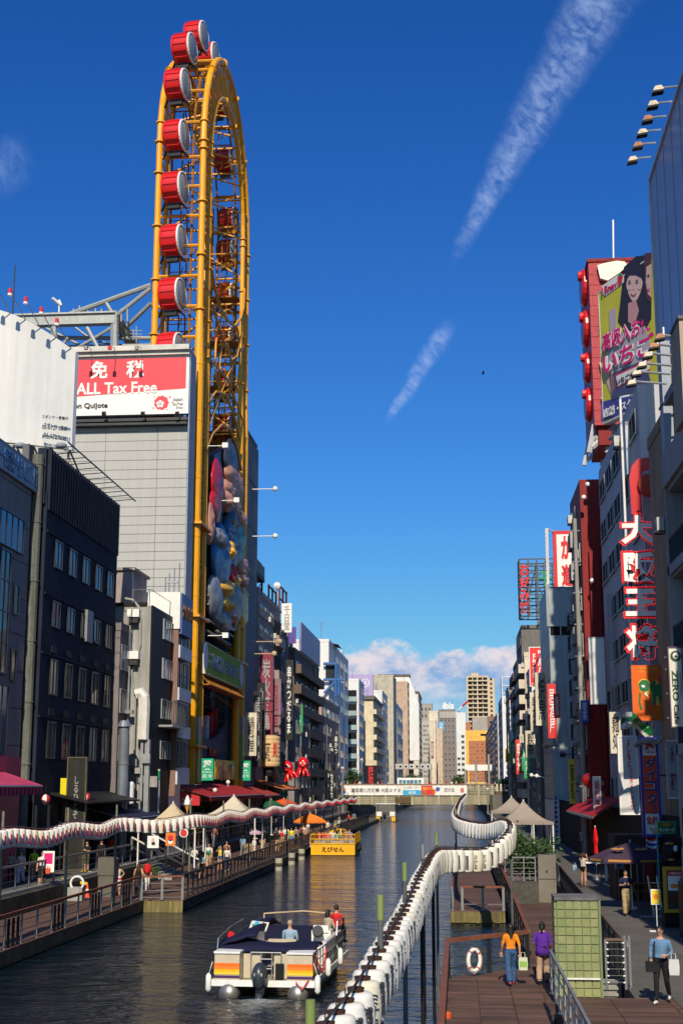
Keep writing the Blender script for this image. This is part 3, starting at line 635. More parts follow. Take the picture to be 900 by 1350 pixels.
for i in range(9): y = 96.7+i*.58; b.tube((X+1.05, y, atX(200, 953, X).z-.1), (X+1.05, y, atX(200, 921, X).z), .03, n=4)
for k in (0, 1.6): b.tube((X+1.05, 96.7, atX(200, 921, X).z-k), (X+1.05, 101.4, atX(200, 921, X).z-k), .04, n=5)
b.build('balcony_rail', STEEL, r)
for i, (px, py) in enumerate(((179, 811), (178, 866))):
    c = atY(px, py, yb0); b = MB(); b.box(c.x-.45, c.x+.4, yb0-.7, yb0, c.z-.2, c.z+.35, 0); b.box(c.x-.3, c.x+.3, yb0-.6, yb0-.05, c.z-.6, c.z-.2, 1); b.build('exhaust_hood', [WHITE, DKST], r)
b = MB(); pts = [atY(px, py, yb0-.12) for px, py in ((165,789),(176,791),(183,800),(185,815),(185,850),(180,870),(174,885),(175,900),(178,915))]; b.path(pts, .09, n=6); b.build('cable_conduit', mat('grey conduit', (.3,.3,.27), .7), r)
p0, p1 = atY(158, 757, 99), atY(187, 790, 99)
b = MB(); b.box(p0.x, p1.x, 96, 100.5, zz, p0.z-.2, 0); b.box(p0.x-.15, p1.x+.2, 95.8, 100.7, p0.z-.2, p0.z, 0); b.build('rooftop_hut', mat('rosy concrete', (.34,.28,.265), .8, dirt=.15, streak=.2), r)
b = MB(); b.box(-36, p0.x-.1, 98, 101, zz, zz+2.0); b.build('roof_tank', CREAM, r)
b = MB()
for y in frange(101.0, yb1, .8): b.tube((X-.1, y, zz), (X-.1, y, zz+1.2), .03, n=4)
for x in frange(p1.x+.6, X, 1.2): b.tube((x, yb0+.2, zz), (x, yb0+.2, zz+1.2), .03, n=4)
b.tube((p1.x+.6, yb0+.2, zz+1.2), (X-.1, yb0+.2, zz+1.2), .03, n=4); b.tube((X-.1, yb0+.2, zz+1.2), (X-.1, yb1, zz+1.2), .03, n=4); b.build('roof_rail', STEEL, r)
zz = atX(231, 776, X+.6).z
r = bldg('shop_building', 'slim building with white spandrels and glass bays beside the yellow tower, blue board on top', -33, X, yb1+.05, yb2, zz-2.4, WHITE, roof=False)
sp = [(808, 848, 0), (848, 865, 1), (868, 905, 0), (905, 922, 1), (925, 956, 0), (956, 972, 1), (974, 1010, 0), (1012, 1034, 1)]
SPW = mat('bluish white spandrel', (.46, .50, .56), .5, streak=.15)
for pa, pb, k in sp:
    z1, z0 = atX(232, pa, X+.6).z, atX(232, pb, X+.6).z
    if k: b = MB(); b.box(X, X+.7, yb1+.1, yb2, z0, z1); b.build('spandrel', SPW, r)
    else:
        b = MB(); b.box(X, X+.35, yb1+.2, yb2-.1, z0, z1); b.build('bay', BLKFR, r)
        for i in range(3): window(r, (X+.36, yb1+.95+i*1.4, (z0+z1)/2), E_, 1.35, (z1-z0)*.96, 2, 2, mat('bronze frame', (.11,.085,.07), .5), RND.choice((GLASS, GLASSB)), True, .07)
b = MB(); b.box(X-.1, X+.55, yb1, yb1+.14, 5.5, zz-1.8); b.build('brown_mullion', mat('brown pilaster', (.22,.13,.10), .7), r)
b = MB(); b.box(X-2.2, X+.65, yb1-.1, yb1+.3, zz-2.8, zz); b.build('white_fin', WHITE, r)
sign('roof_sign', 'deep blue board with faded warm lettering on top of the slim white-banded building', 'sign', (X+.75, (yb1+yb2)/2-.1, zz-1.6), yb2-yb1-.6, 3.1, E_, mat('blue board', (.05,.10,.26), .5), [('大阪焼肉', 0, .2, 4, 1.1, mat('faded orange', (.30,.15,.06)))], .9)
b = MB(); x = X-.8
for dx in (-.5, -.2, .2, .6): b.tube((x+dx, 104, zz-.1), (x+dx, 104, zz+2.2+dx), .05, n=5)
b.box(x-.6, x+.7, 103.8, 104.3, zz+.1, zz+.3); b.box(x-.5, x+.5, 103.9, 104.1, zz+1.2, zz+1.35); b.build('antenna', STEEL, r)
# ducts, tanks and frames in front of the concrete building
b = MB(); D = 92.9; c0, c1 = atY(181, 913, D), atY(190, 975, D)
b.path([atY(180, 916, D), atY(186, 914, D), atY(189.5, 919, D), atY(190, 930, D), atY(188, 975, D)], .42, n=8); b.build('duct', mat('white duct', (.66,.65,.60), .5, dirt=.15), label='white inverted-J exhaust duct in front of the concrete building', cat='duct', at=c1)
b = MB(); b.bar(atY(188, 975, D), atY(186, 1056, D), .18, .18); b.box(atY(191, 990, D).x, atY(197, 990, D).x, D, D+.5, 1.5, atY(190, 975, D).z); b.build('duct_stand', STEEL, label='thin white pole and lattice carrying the inverted-J duct', cat='post', at=(atY(188,1056,D).x, D, 1.5))
b = MB(); q = atY(161, 1060, 90.5); b.tube((q.x, 90.5, 1.45), (q.x, 90.5, atY(161, 958, 90.5).z), .36, 0, 14); b.tube((q.x, 90.5, atY(161, 958, 90.5).z), (q.x, 90.5, atY(161, 950, 90.5).z), .5, 0, 14, .3); b.tube((q.x, 90.5, atY(161, 1008, 90.5).z), (q.x, 90.5, atY(161, 1006, 90.5).z), .4, 0, 14)
b.build('flue', mat('blue grey flue', (.26,.30,.35), .35, .5, dirt=.15), label='tall blue-grey cylindrical flue with a conical cap beside the narrow pinkish-grey building', cat='flue', at=(q.x, 90.5, 1.45), smooth=False)
b = MB(); q = atY(171, 1046, 91.6); b.lathe([(.2,-.75),(.3,-.65),(.3,.65),(.2,.78)], q, 14, 0); b.build('water_heater', WHITE, label='short white round water heater behind the flue', cat='tank', at=q)
b = MB(); q = atY(208, 1030, 97); b.tube((q.x, 97, 1.45), (q.x, 97, atY(208, 1014, 97).z), .16, 1, 10); b.tube((q.x, 97, atY(208,1028,97).z), (q.x, 97, atY(208,1016,97).z), .17, 0, 10); b.build('sign_post', [GRN, WHITE], label='white round sign post with a green top left of the slim white-banded building', cat='post', at=(q.x,97,1.45))
for i in range(16):
    px, py = RND.uniform(140, 204), RND.uniform(930, 1050); c = atY(px, py, 93.2-RND.uniform(0, .5)); b = MB(); w, h = RND.uniform(.2, .7), RND.uniform(.2, .8)
    b.box(c.x-w/2, c.x+w/2, c.y-.1, c.y+.3, c.z-h/2, c.z+h/2); b.build('meter_box', RND.choice((GREYST, STEEL, DKST, CONC)), r)
for i in range(7):
    px = 141+i*9; c = atY(px, 1000, 93.3); b = MB(); b.tube((c.x, 93.3, 1.5), (c.x, 93.3, RND.uniform(7, 13)), RND.uniform(.04,.1), n=6); b.build('drain_pipe', RND.choice((STEEL, GREYST)), r)
awning('shop_awning', 'dark navy awning with a white end bracket between the flue and the beige tent', -23.2, -20.6, 84, 95, 5.1, 4.3, mat('navy cloth', (.02,.02,.06), .8), .2)
# ---------------------------------------------------------------- discount-store building with the tax free board
TX1 = -22.5; ZT = 43.0
r = bldg('store_building', 'tall grey panel-clad store behind the yellow tower, red and white tax free board on top', -60, TX1, 110, 112.4, 37.0, mat('panel backing', (.18,.18,.17), .7), roof=False)
b = MB(); b.box(-60, -27.4, 112.4, 146, 1.4, 40); b.box(-27.4, -23.9, 139, 146.5, 1.4, 30); b.build('wall', mat('grey store flank', (.16,.17,.18), .7, streak=.2), r)
pz = [atY(180, 556+12.9*i*(1-.0035*i), 110).z for i in range(36)]
pm = {}
for i in range(29):
    z1 = pz[i]; z0 = pz[i+1]; xs = [-60, -47, -38.9, -34.7, -29.6, -25.1, TX1]
    for a, c in zip(xs, xs[1:]):
        k = (round(c-a, 2)); 
        if k not in pm: q = MB(); q.box(-(c-a)/2+.02, (c-a)/2-.02, -.05, 0, -.5, .5); pm[k] = q.mesh('panel', TILE)
        inst(pm[k], 'panel', r, ((a+c)/2, 109.99, (z0+z1)/2), Matrix.Diagonal((1, 1, z1-z0-.04, 1)))
b = MB(); b.box(TX1, TX1+.12, 109.9, 112.4, 1.4, 43.2); b.build('corner_trim', mat('blue grey trim', (.22,.25,.30), .5), r)
zs0, zs1 = atY(200, 546, 109.6).z, atY(200, 464, 109.6).z
w_ = 22.0; cx = TX1+.05-w_/2; RT = mat('tax free red', (.68, .035, .055), .45, 0, .04)
def taxextra(root, c, fm):
    hz = zs1-zs0; yb_ = atY(170, 516, 109.6).z-c.z
    pts = [(-w_/2+.2, yb_-1.0), (w_/2-.25, yb_+.15), (w_/2-.25, hz/2-.55), (-w_/2+.2, hz/2-.55)]
    plate(root, c, fm, pts, RT, .0, .02, 'red_field')
    fl = (atY(213, 531, 109.6)-c); u, v = fl.x, fl.z
    pts = []
    for i in range(40): a = 2*pi*i/40; rr = .62+.04*cos(9*a); pts.append((u+rr*cos(a), v+rr*sin(a)))
    plate(root, c, fm, pts, RT, .0, .02, 'emblem')
    for i in range(5): a = pi/2+2*pi*i/5; plate(root, c, fm, circ(u+.2*cos(a)-.1, v+.2*sin(a)-.1, .15, n=10), WHITE, .03, .01, 'petal')
    for du, dv, rr in ((.72,.5,.08), (-.7,-.45,.07), (.5,-.62,.06), (-.6,.55,.05)): plate(root, c, fm, circ(u+du, v+dv, rr, n=8), RT, .0, .02, 'emblem_dot')
c = Vector((cx, 109.6, (zs0+zs1)/2)); hz = zs1-zs0
def T(s, x0, x1, y0, y1, m, off=.02):
    a = atY(x0, y0, 109.55)-c; d_ = atY(x1, y1, 109.55)-c; return (s, (a.x+d_.x)/2, (a.z+d_.z)/2, abs(d_.x-a.x), abs(a.z-d_.z), m, off)
sign('rooftop_sign', 'red and white tax free board crowning the grey panel-clad store', 'sign', c, w_, hz, S_, mat('sign white', (.74,.74,.70), .5, 0, .03), [
    T('免', 120, 142, 476, 499, WHITE, .03), T('税', 167, 190, 475, 498, WHITE, .03), T('ALL Tax Free', 101, 207, 505, 518, WHITE, .025), T('on Quijote', 98, 142, 531.5, 539.5, KINK, .025), T('Japan', 228, 241, 524, 529, GPR), T('Tax-Free', 226, 241, 530, 534, GPR, .0), T('Shop', 232, 241, 535.5, 539, GPR, .0)], .5, extra=taxextra)
b = MB(); b.box(-60, TX1+.12, 109.0, 110, zs1, zs1+.45); b.box(-60, TX1+.1, 109.3, 109.7, zs1-.35, zs1, 0); b.build('roof_coping', mat('pale coping', (.6,.59,.54), .6, dirt=.15), r)
b = MB(); b.box(-60, TX1+.02, 109.5, 109.9, atY(180, 556, 110).z-.06, atY(180, 554, 110).z+.06); b.box(-60, TX1, 109.2, 109.98, atY(180, 563, 110).z, atY(180, 560, 110).z); b.build('gutter', DKST, r)
for px in (142, 193, 238): p = atY(px, 555, 109.5); b = MB(); b.tube(p, p+Vector((0,-.7,.35)), .05, n=5); b.cbox(p+Vector((-.12,-.8,.45)), (.3,.35,.28), 0, rx=.5); b.build('floodlight', DKST, r)
for px in (120, 151, 186): p = atY(px, 470, 109); q = p+Vector((0, -1.6, .4)); b = MB(); b.tube(Vector((p.x, 109.3, zs1+.3)), q, .03, n=4); b.cbox(q+Vector((0,0,-.15)), (.3,.3,.3)); b.build('floodlight', GREYST if px != 151 else RED, r)
# steel roof frame above the board
SG = mat('grey roof steel', (.34, .36, .35), .5, .3, .1, 1, dirt=.25)
fr = thing('roof_frame', 'grey steel frame on the store roof braced against the yellow tower', 'steel frame', (-30, 112, 43)); D = 113.5
def bm(px0, py0, px1, py1, r_, d0=D, d1=D, nm='beam'):
    b = MB(); b.tube(atY(px0, py0, d0), atY(px1, py1, d1), r_, n=8); b.build(nm, SG, fr)
b = MB(); p, q = atY(40, 424, D), atY(153, 421, D); b.box(-46, q.x, D-.4, D+.4, q.z-.45, q.z+.45); b.box(-46, q.x, D-.6, D+.6, q.z+.45, q.z+.6); b.build('girder', SG, fr)
bm(72, 465, 71, 413, .3); bm(151, 466, 151, 411, .38)
bm(82, 418, 199, 376, .24); bm(155, 415, 199, 380, .2); bm(168, 430, 199, 400, .2, D+1, D); bm(140, 399, 150, 416, .17)
bm(151, 418, 182, 464, .55, D+.5, D+4); bm(97, 462, 151, 430, .15); bm(115, 432, 132, 464, .2); bm(40, 445, 200, 446, .2, D+2, D+2); bm(40, 458, 200, 455, .16, D+2, D+2); bm(90, 445, 76, 465, .15); bm(60, 432, 120, 462, .12, D+3, D+3); bm(100, 432, 140, 462, .1, D+3, D+3); bm(130, 450, 170, 460, .1, D+3, D+3); bm(105, 460, 145, 432, .1, D+4, D+4)
for px in (97, 105, 116, 126, 134, 160, 168): bm(px, 424, px, 407 if px != 105 else 403, .09)
bm(176, 434, 176, 448, .05); bm(180, 430, 180, 452, .05); bm(172, 436, 188, 436, .04); bm(172, 440, 188, 441, .04); bm(172, 444, 186, 445, .04)
p = atY(78, 412, D); b = MB(); b.tube(p, p+Vector((0,0,.9)), .07); b.tube(p+Vector((0,0,.8)), p+Vector((-.5,-.5,1.2)), .15); b.tube(p+Vector((0,-.1,1.1)), p+Vector((.3,-.4,.5)), .12); b.build('roof_camera', WHITE, fr)
# ================================================================ yellow oval wheel tower
XF, XB, YN, YF_, ZC, RA = -22.5, -26.6, 114.0, 140.0, 64.7, 13.7
OR = mat('ochre lattice paint', (.72, .32, .015), .5, 0, .15, 1, dirt=.25)
tw = thing('ferris_wheel', 'tall yellow oval ferris wheel with red drum gondolas beside the tax free store', 'ferris wheel', (-22.5, 127, 1.45))
def loop(y0, y1, zb, r, n=20, za=None):
    yc = (y0+y1)/2; h = (y1-y0)/2; za = ZC if za is None else za
    return [(y0, zb)] + [(yc-h*cos(pi*i/n), za+r*sin(pi*i/n)) for i in range(n+1)] + [(y1, zb)]
def rim(X, y0, y1, zb, r, rad, nm, m=YEL, za=None):
    b = MB(); pts = loop(y0, y1, zb, r, 22, za)
    full = [(X, y0, z) for z in frange(zb, ZC, 5.2)] + [(X, y, z) for y, z in pts[1:-1]] + [(X, y1, z) for z in reversed(frange(zb, ZC, 5.2))]
    b.path(full, [rad*(1.55 if p[2] < 46 else 1) for p in full], 0, 10)
    for p in full[::1]:
        if p[2] <= ZC: b.tube((X, p[1], p[2]-.06), (X, p[1], p[2]+.06), rad*1.65, n=10)
    for i in range(2, 22, 4):
        a, c = Vector((X, *pts[i])), Vector((X, *pts[i+1])); d = (c-a).normalized(); b.tube(a-d*.06, a+d*.06, rad*1.5, n=10)
    return b.build(nm, m, tw, smooth=False)
for X, zb in ((XF, 1.5), (XB, 20)):
    rim(X, YN, YF_, zb, RA, .30, 'outer_rim'); rim(X, YN+3.4, YF_-2.8, zb, RA-3.6, .25, 'inner_rim')
# lacing between the tubes, joined: far too many rods to pick apart
lo = loop(YN, YF_, 8, RA, 22); li = loop(YN+3.4, YF_-2.8, 8, RA-3.6, 22)
def station(k):       # 0..n stations along the loop: (outer point, inner point)
    zs = [8+2.9*i for i in range(20)]
    if k < 20: return (YN, zs[k]), (YN+3.4, zs[k])
    if k < 43: i = k-20; return lo[1+i], li[1+i]
    return (YF_, zs[62-k]), (YF_-2.8, zs[62-k])
b = MB(); g = MB()
for k in range(63):
    (yo, zo), (yi, zi) = station(k); nx = station(k+1) if k < 62 else None; arc = 20 <= k <= 42
    for X in (XF, XB):
        b.tube((X, yo, zo), (X, yi, zi), .10, n=5)
        if nx: (b.tube((X, yo, zo), (X, nx[1][0], nx[1][1]), .09, n=5) if k % 2 else b.tube((X, yi, zi), (X, nx[0][0], nx[0][1]), .09, n=5))
    if not arc or k % 2:
        if zo > 15:
            g.tube((XB, yo, zo), (XF, yo, zo), .15, n=6); g.tube((XB, yi, zi), (XF, yi, zi), .12, n=5)
            if nx: xa, xb = (XB, XF) if k % 2 else (XF, XB); g.tube((xa, yi, zi), (xb, nx[1][0], nx[1][1]), .11, n=5); g.tube((xb, yo, zo), ((xa+xb)/2, (yo+yi)/2, (zo+zi)/2), .06, n=5)
b.build('rim_lacing', YEL, tw, kind='stuff'); g.build('cross_bracing', OR, tw, kind='stuff')
# the drum track: brown rails, rungs and platforms inside the loop
b = MB(); TRK = mat('brown track steel', (.36, .15, .025), .6, .1, .25, 1.5, dirt=.4)
tr = loop(YN+.9, YF_-.9, 26, RA-.4, 22); 
for X in (-25.6, -23.6):
    b.path([(X, y, z) for y, z in ([(tr[0][0], z) for z in frange(26, ZC, 4)] + tr[1:-1] + [(tr[-1][0], z) for z in reversed(frange(26, ZC, 4))])], .11, n=5)
for s in (0, 1):
    y = YN+.9 if s == 0 else YF_-.9; yi = y+(1.3 if s == 0 else -1.3)
    for z in frange(26, ZC, 1.25): b.tube((-25.6, y, z), (-23.6, y, z), .05, n=4)
    for z in frange(27, ZC, 2.5): b.tube((-25.6, yi, z), (-23.6, yi, z), .07, n=4); b.tube((-24.6, y, z), (-24.6, yi, z+1.2), .05, n=4)
    for x in (-25.9, -24.9, -24.3, -23.2): b.tube((x, yi, 26), (x, yi, ZC+4), .07, n=4)
for i in range(1, 23): y, z = tr[i]; b.tube((-25.6, y, z), (-23.6, y, z), .08, n=4); b.tube((-24.6, y, z), (-24.6, 127+(y-127)*.8, ZC+(z-ZC)*.8), .06, n=4)
for z in (30, 34, 38, 43, 48, 53, 58): b.box(-26.4, -22.9, 136.9, 139.6, z, z+.12)
for z in frange(28, 62, 1.1): b.tube((-25.9, 136.5, z), (-23.0, 136.5, z+.5), .04, n=4)
b.build('drum_track', TRK, tw, kind='stuff')
# gondolas
GW = mat('gondola rim white', (.75,.74,.72), .35); GG = mat('gondola grey window', (.20,.23,.25), .12)
b = MB(); prof = [(1.30,-1.05),(1.48,-.98),(1.52,-.6),(1.52,.72)]; b.lathe(prof, (0,0,0), 28, 0, 'x')
for i in range(28):
    a = 2*pi*(i+.5)/28; M_ = Matrix.Rotation(a, 4, 'X')
    if i % 2: pts = [M_ @ Vector((x, y, 1.5+z)) for x, y, z in ((-.8,-.09,0),(.6,-.09,0),(.6,.09,0),(-.8,.09,0),(-.75,-.07,.1),(.55,-.07,.1),(.55,.07,.1),(-.75,.07,.1))]; b.add(pts, [(3,2,1,0),(4,5,6,7),(0,1,5,4),(1,2,6,5),(2,3,7,6),(3,0,4,7)])
g_shell = b.mesh('shell', RED)
b = MB(); b.lathe([(1.57,.72),(1.57,.86),(1.43,.89),(1.43,.78)], (0,0,0), 28, 0, 'x'); g_rim = b.mesh('rim', GW)
b = MB(); b.lathe([(1.43,.80),(1.15,.93),(.6,1.02),(.05,1.05)], (0,0,0), 24, 0, 'x'); g_gl = b.mesh('window', GG, smooth=True)
b = MB(); b.box(-.7,.5,-.25,.25,-2.1,-1.45); b.tube((-.9,-.1,-1.3),(-1.5,.6,-1.9),.12); b.tube((.4,0,-1.4),(1.0,.7,-1.9),.1); g_arm = b.mesh('hanger', BLKFR)
gp = []
for k in range(8): gp.append((112.75, 33.96+5.1*k))
for a in (.64, 1.13, 1.58, 2.05, 2.5, 2.95): gp.append((127-14.6*cos(a), ZC+1.2+14.9*sin(a)))
for k in range(7): gp.append((140.6, 64.6-5.1*k))
for y, z in gp:
    o = inst(g_shell, 'gondola', tw, (-24.75, y, z), Matrix.Rotation(-.13, 4, 'Z') @ Matrix.Scale(.95, 4)); inst(g_rim, 'rim', o, world=False); inst(g_gl, 'window', o, world=False); inst(g_arm, 'hanger', o, world=False)
# decorative bent tubes of the inner frame
b = MB()
def bent(px, r=.14, X=-22.2):
    b.path([atX(a, c, X) for a, c in px], r, n=6)
bent([(279,355),(283,380),(290,405),(300,422),(309,430),(317,420),(321,405),(322,380)]); bent([(280,400),(288,430),(297,455),(305,475),(312,470),(319,440),(319,415)], .12)
def ring(cx, cy, rx, ry, r=.12, X=-22.3): bent([(cx+rx*cos(t*pi/12), cy+ry*sin(t*pi/12)) for t in range(25)], r, X)
ring(297, 490, 8, 38); ring(300, 470, 16, 62, .1); bent([(272,592),(280,572),(292,560),(303,566),(312,590),(318,620)], .13); bent([(274,530),(285,516),(297,520),(308,545),(316,580)], .12); bent([(274,470),(300,500),(322,560)], .1); bent([(321,455),(300,495),(276,560)], .1)
b.build('bent_frame', OR, tw)
for z, ya, yb in ((atX(262, 985, XF).z, YN-.8, YN+4), (20.5, YN-.8, YN+4), (28.6, YN-.8, YN+4), (18.6, YF_-3.6, YF_+.7), (26, YF_-3.6, YF_+.7)): b = MB(); b.box(XF-.8, XF+.7, ya, yb, z-.1, z+.12); b.build('service_platform', OR, tw)
for px, py in ((274,588), (290,660), (274,838)): p = atX(px, py, XF+.6); q = p+Vector((1.6,0,0)); b = MB(); b.tube(p, q, .05, n=5); b.cbox(q, (.5,.5,.45)); b.build('floodlight', WHITE, tw)
for px, py, l in ((332,645,2.6),(332,707,2.6),(330,846,3.2),(330,862,2.6)): p = atX(px, py, XF+.2); q = p+Vector((l,0,0)); b = MB(); b.tube(p, q, .06, n=5); b.ell(q, (.3,.3,.3), 0, 8, 6); b.build('floodlight', WHITE if py < 800 else mat('beige arm', (.5,.38,.25)), tw)
# abstract relief on the tower front (a plain stand-in of the same size and colours)
XS = -22.2
sc_ = thing('relief_sculpture', 'big moulded relief of glossy coloured lobes on a dark shell between the yellow columns', 'sculpture', (XS, 127, atX(297, 830, XS).z))
def lobe(cx, cy, rx, ry, m, d=.8, tilt=0, nm='lobe', X=None):
    X = X or XS; c = atX(cx, cy, X); D = c.y; kz = D/1815*1.0; ky = D*D/(1815*abs(X)); b = MB()
    b.ell(c, (d*.5, rx*ky*.93, ry*kz), 0, 28, 20, Matrix.Rotation(tilt, 3, 'X')); q = []
    for v in b.v:
        v = Vector(v); e = v-c; a = atan2(e.z, e.y); f = 1+.10*noise.noise(v*.9)+.07*noise.noise(v*2.6)+.05*max(0, sin(a*5+e.z*1.7)); q.append(tuple(c+Vector((e.x*(1+.5*noise.noise(v*1.9)), e.y*f, e.z*f))))
    b.v = q; b.build(nm, m, sc_, smooth=True)
S_DK = paint('sculpture charcoal', (.055,.065,.085), rough=.45, coat=0); S_BL = paint('sculpture blue', (.008,.105,.27), rough=.4, coat=0); S_FL = paint('sculpture peach', (.50,.25,.17), rough=.5, coat=0); S_RD = paint('sculpture red', (.48,.015,.03), rough=.4, coat=0); S_GN = paint('sculpture green', (.012,.16,.10), rough=.4, coat=0); S_YL = paint('sculpture yellow', (.75,.40,.015), rough=.4, coat=0); S_GY = paint('sculpture grey', (.20,.22,.25), rough=.45, coat=0)
b = MB(); pts = [atX(x, y, XS-.9) for x, y in ((273,600),(292,588),(306,596),(320,640),(325,700),(325,790),(318,822),(300,832),(280,826),(271,790),(269,700))]; b.prism(pts, (.7,0,0)); b.build('shell', S_DK, sc_)
for a in ((303,606,9,26,S_DK,.9,.12),(285,640,8,36,S_RD,1.0,.0),(282,668,7,22,S_RD,1.1),(304,630,9,18,S_FL,1.3),(299,650,8,16,S_FL,1.5),(311,642,7,20,S_FL,1.2),(295,661,5.5,15,S_FL,1.9),(308,668,6,15,S_FL,1.3),(314,684,6,12,S_FL,1.6),(303,688,7,19,S_DK,1.5),(313,716,8,34,S_GN,1.1),(276,690,3,30,S_FL,.9),(290,735,12,46,S_BL,1.5),(285,712,7,17,S_GY,1.9),(304,725,6,25,S_GY,1.5),(301,700,6,18,S_BL,1.2),(296,727,5,11,S_YL,2.2,.6),(317,748,6,15,S_FL,1.5),(317,766,5,9,S_FL,1.5),(282,790,9,32,S_GY,1.3),(290,778,7,9,S_YL,2.0),(296,775,6,12,S_YL,1.9),(300,757,4,18,S_RD,1.8),(305,766,5,12,S_YL,1.7),(293,797,7,12,S_YL,1.8),(306,790,12,36,S_DK,1.3),(302,812,6,10,S_FL,1.5),(319,800,6,30,S_YL,1.0),(290,815,16,16,S_DK,1.1),(302,738,7,26,S_GY,1.3)): lobe(*a)
# fascia, sign and shop floor at the tower's foot
st_ = thing('arched_shop_front', 'grey arched shop front between the yellow tower columns above the red awning', 'facade', (-23.6, 127, 1.45))
b = MB(); b.box(-27, -25.2, 113, 146, 1.45, 31); b.build('rear_wall', DARK, st_)
z = lambda py, X=-23.8: atX(280, py, X).z
b = MB(); pts = [(-23.9, 115.3, 6)] + [(-23.9, 138.8, 6)] + [(-23.9, 138.8, z(930))] + [(-23.9, 127+11.8*cos(t*pi/12), z(930)-3.4*sin(t*pi/12)*1.0) for t in range(1, 12)] + [(-23.9, 115.3, z(930))]
b.prism(pts, (.3,0,0)); b.build('arched_wall', mat('tower grey wall', (.17,.165,.16), .8, bump=.2, streak=.25), st_)
for k in range(12): zz = 7.5+k*1.0; b = MB(); b.box(-23.6, -23.56, 115.4, 138.7, zz, zz+.05); b.build('joint_strip', DCONC, st_)
for i in range(9):
    y = 116.8+i*2.4; c = (-24.2, y, z(935)-1.0-1.6*sin(pi*(i+.5)/9)); b = MB(); b.box(-24.6, -24.2, y-.7, y+.7, c[2]-1.6, c[2]+1.6); b.build('dancer_panel', RND.choice((WHITE, RED, S_GY, S_RD)), st_)
for y in (119.5, 126.5, 133.5): b = MB(); b.lathe([(1.15,0),(1.15,.5),(.9,.6)], (-24.7, y, z(917)), 16, 0, 'x'); b.build('porthole', mat('dark bluish oval', (.09,.11,.15), .3), st_)
b = MB(); b.box(-23.5, -22.9, 120.2, 120.6, 1, 2)
def ylo(px, X=-22.1): return atX(px, 950, X).y
a, c = atX(270, 847, -22), atX(317, 884, -22); zt, zb = atX(270, 846, -22).z, atX(270, 888, -22).z
LIME = paint('lime sign', (.34,.46,.06), rough=.9); 
def gx(root, c, fm):
    for s in (-1, 1): plate(root, c, fm, circ(s*9.9, .1, 1.0, 1.3), paint('sign lilac', (.30,.32,.50)), .01)
sign('fascia_sign', 'lime green sign with dark lettering below the relief sculpture', 'sign', (-21.9, (a.y+c.y)/2, (zt+zb)/2), c.y-a.y, zt-zb, E_, LIME, [('ことの広場、色々あります', 0, 0, 16.5, 1.5, NAVY, .025)], .4, border=CREAM, bw=.07, extra=gx)
b = MB()
for i in range(22): y = a.y+(c.y-a.y)*i/21; b.tube((-22.3, y, zb), (-21.6, y, zb-.9), .05, n=4)
b.box(-22.4, -21.5, a.y, c.y, zb-1.0, zb-.9); b.build('catwalk', TRK, st_)
b = MB()
for i, dz in enumerate((1.2, 2.2, 3.6, 4.4)): b.tube((-22.2, a.y+2, zt+dz), (-22.2, c.y-5+i*1.5, zt+dz), .1, n=6)
b.build('lamp_rail', CREAM if False else mat('pale lamp rail', (.4,.36,.3)), st_)
# pharmacy and food signs
def pharm(px0, px1, py0, py1, X, label, Y=None):
    if Y: p, q = atY(px0, py0, Y), atY(px1, py1, Y)
    sign('pharmacy_sign', label, 'sign', ((p.x+q.x)/2, Y, (p.z+q.z)/2), q.x-p.x, p.z-q.z, S_, paint('pharmacy green', (.0,.36,.19)), [('薬', 0, .36, .95*(q.x-p.x)/1.35, .8, WHITE, .03), ('Medicine', 0, -.2, .8, .14, WHITE, 0), ('药 약', 0, -.55, .75, .32, WHITE)], .25)
pharm(266, 281, 1000, 1029, 0, 'green pharmacy sign left of the yellow food board at the tower foot', 111.5); pharm(317, 330, 1003, 1029, 0, 'green pharmacy sign right of the tower, by the last yellow column', 138.8)
p, q = atX(281, 1001, -22.6), atX(310, 1028, -22.6)
def fx(root, c, fm):
    w_ = q.y-p.y
    for i in range(11): plate(root, c, fm, circ(-w_*.42+w_*.84*i/10, RND.uniform(-.5,.3), w_*.055, RND.uniform(.3,.75), 10, RND.random()), (YPR, ORNG, RPR, KINK)[i % 4], .01+.004*i)
    plate(root, c, fm, [(w_*.25,-.8),(w_*.48,-.8),(w_*.48,.8),(w_*.25,.8)], paint('pharmacy green', (0,.36,.19)), .01)
sign('food_sign', 'yellow and red food picture board between the two green pharmacy signs', 'sign', (-22.4, (p.y+q.y)/2, (p.z+q.z)/2), q.y-p.y, p.z-q.z, E_, YPR, [], .5, extra=fx)
p, q = atX(280, 986, -23.1), atX(293, 998, -23.1); inst(textmesh('驚安殿', q.y-p.y, p.z-q.z, .15, .04, RPR), 'lettering', st_, (-23.5, (p.y+q.y)/2, (p.z+q.z)/2), face(E_))
for px, X in ((259, -22.3), (318, -22.3)):
    c = atX(px, 1000, X); b = MB(); z0, z1 = c.z-2, atX(px, 945, X).z; b.box(X-.2, X+.25, c.y-.6, c.y+.6, z0, z1-1.8, 0); b.box(X-.2, X+.24, c.y-.6, c.y+.6, z1-1.8, z1, 1); b.build('column_banner', [paint('lime print', (.22,.40,.10)), GPR], st_)
b = MB(); b.box(-23.3, -22.9, 112.6, 145, 5.7, 6.4); b.build('shop_beam', mat('pale beam', (.35,.34,.3)), st_)
RA_ = mat('red awning cloth', (.33,.022,.022), .8, dirt=.15)
q0, q1 = atX(277, 1050, -19.2), atX(349, 1048, -19.2)
aw = awning('shop_awning', 'wide dark red awning at the foot of the yellow wheel tower', -22.8, -19.2, q0.y, q1.y, 6.5, q0.z+.02, RA_, .35)
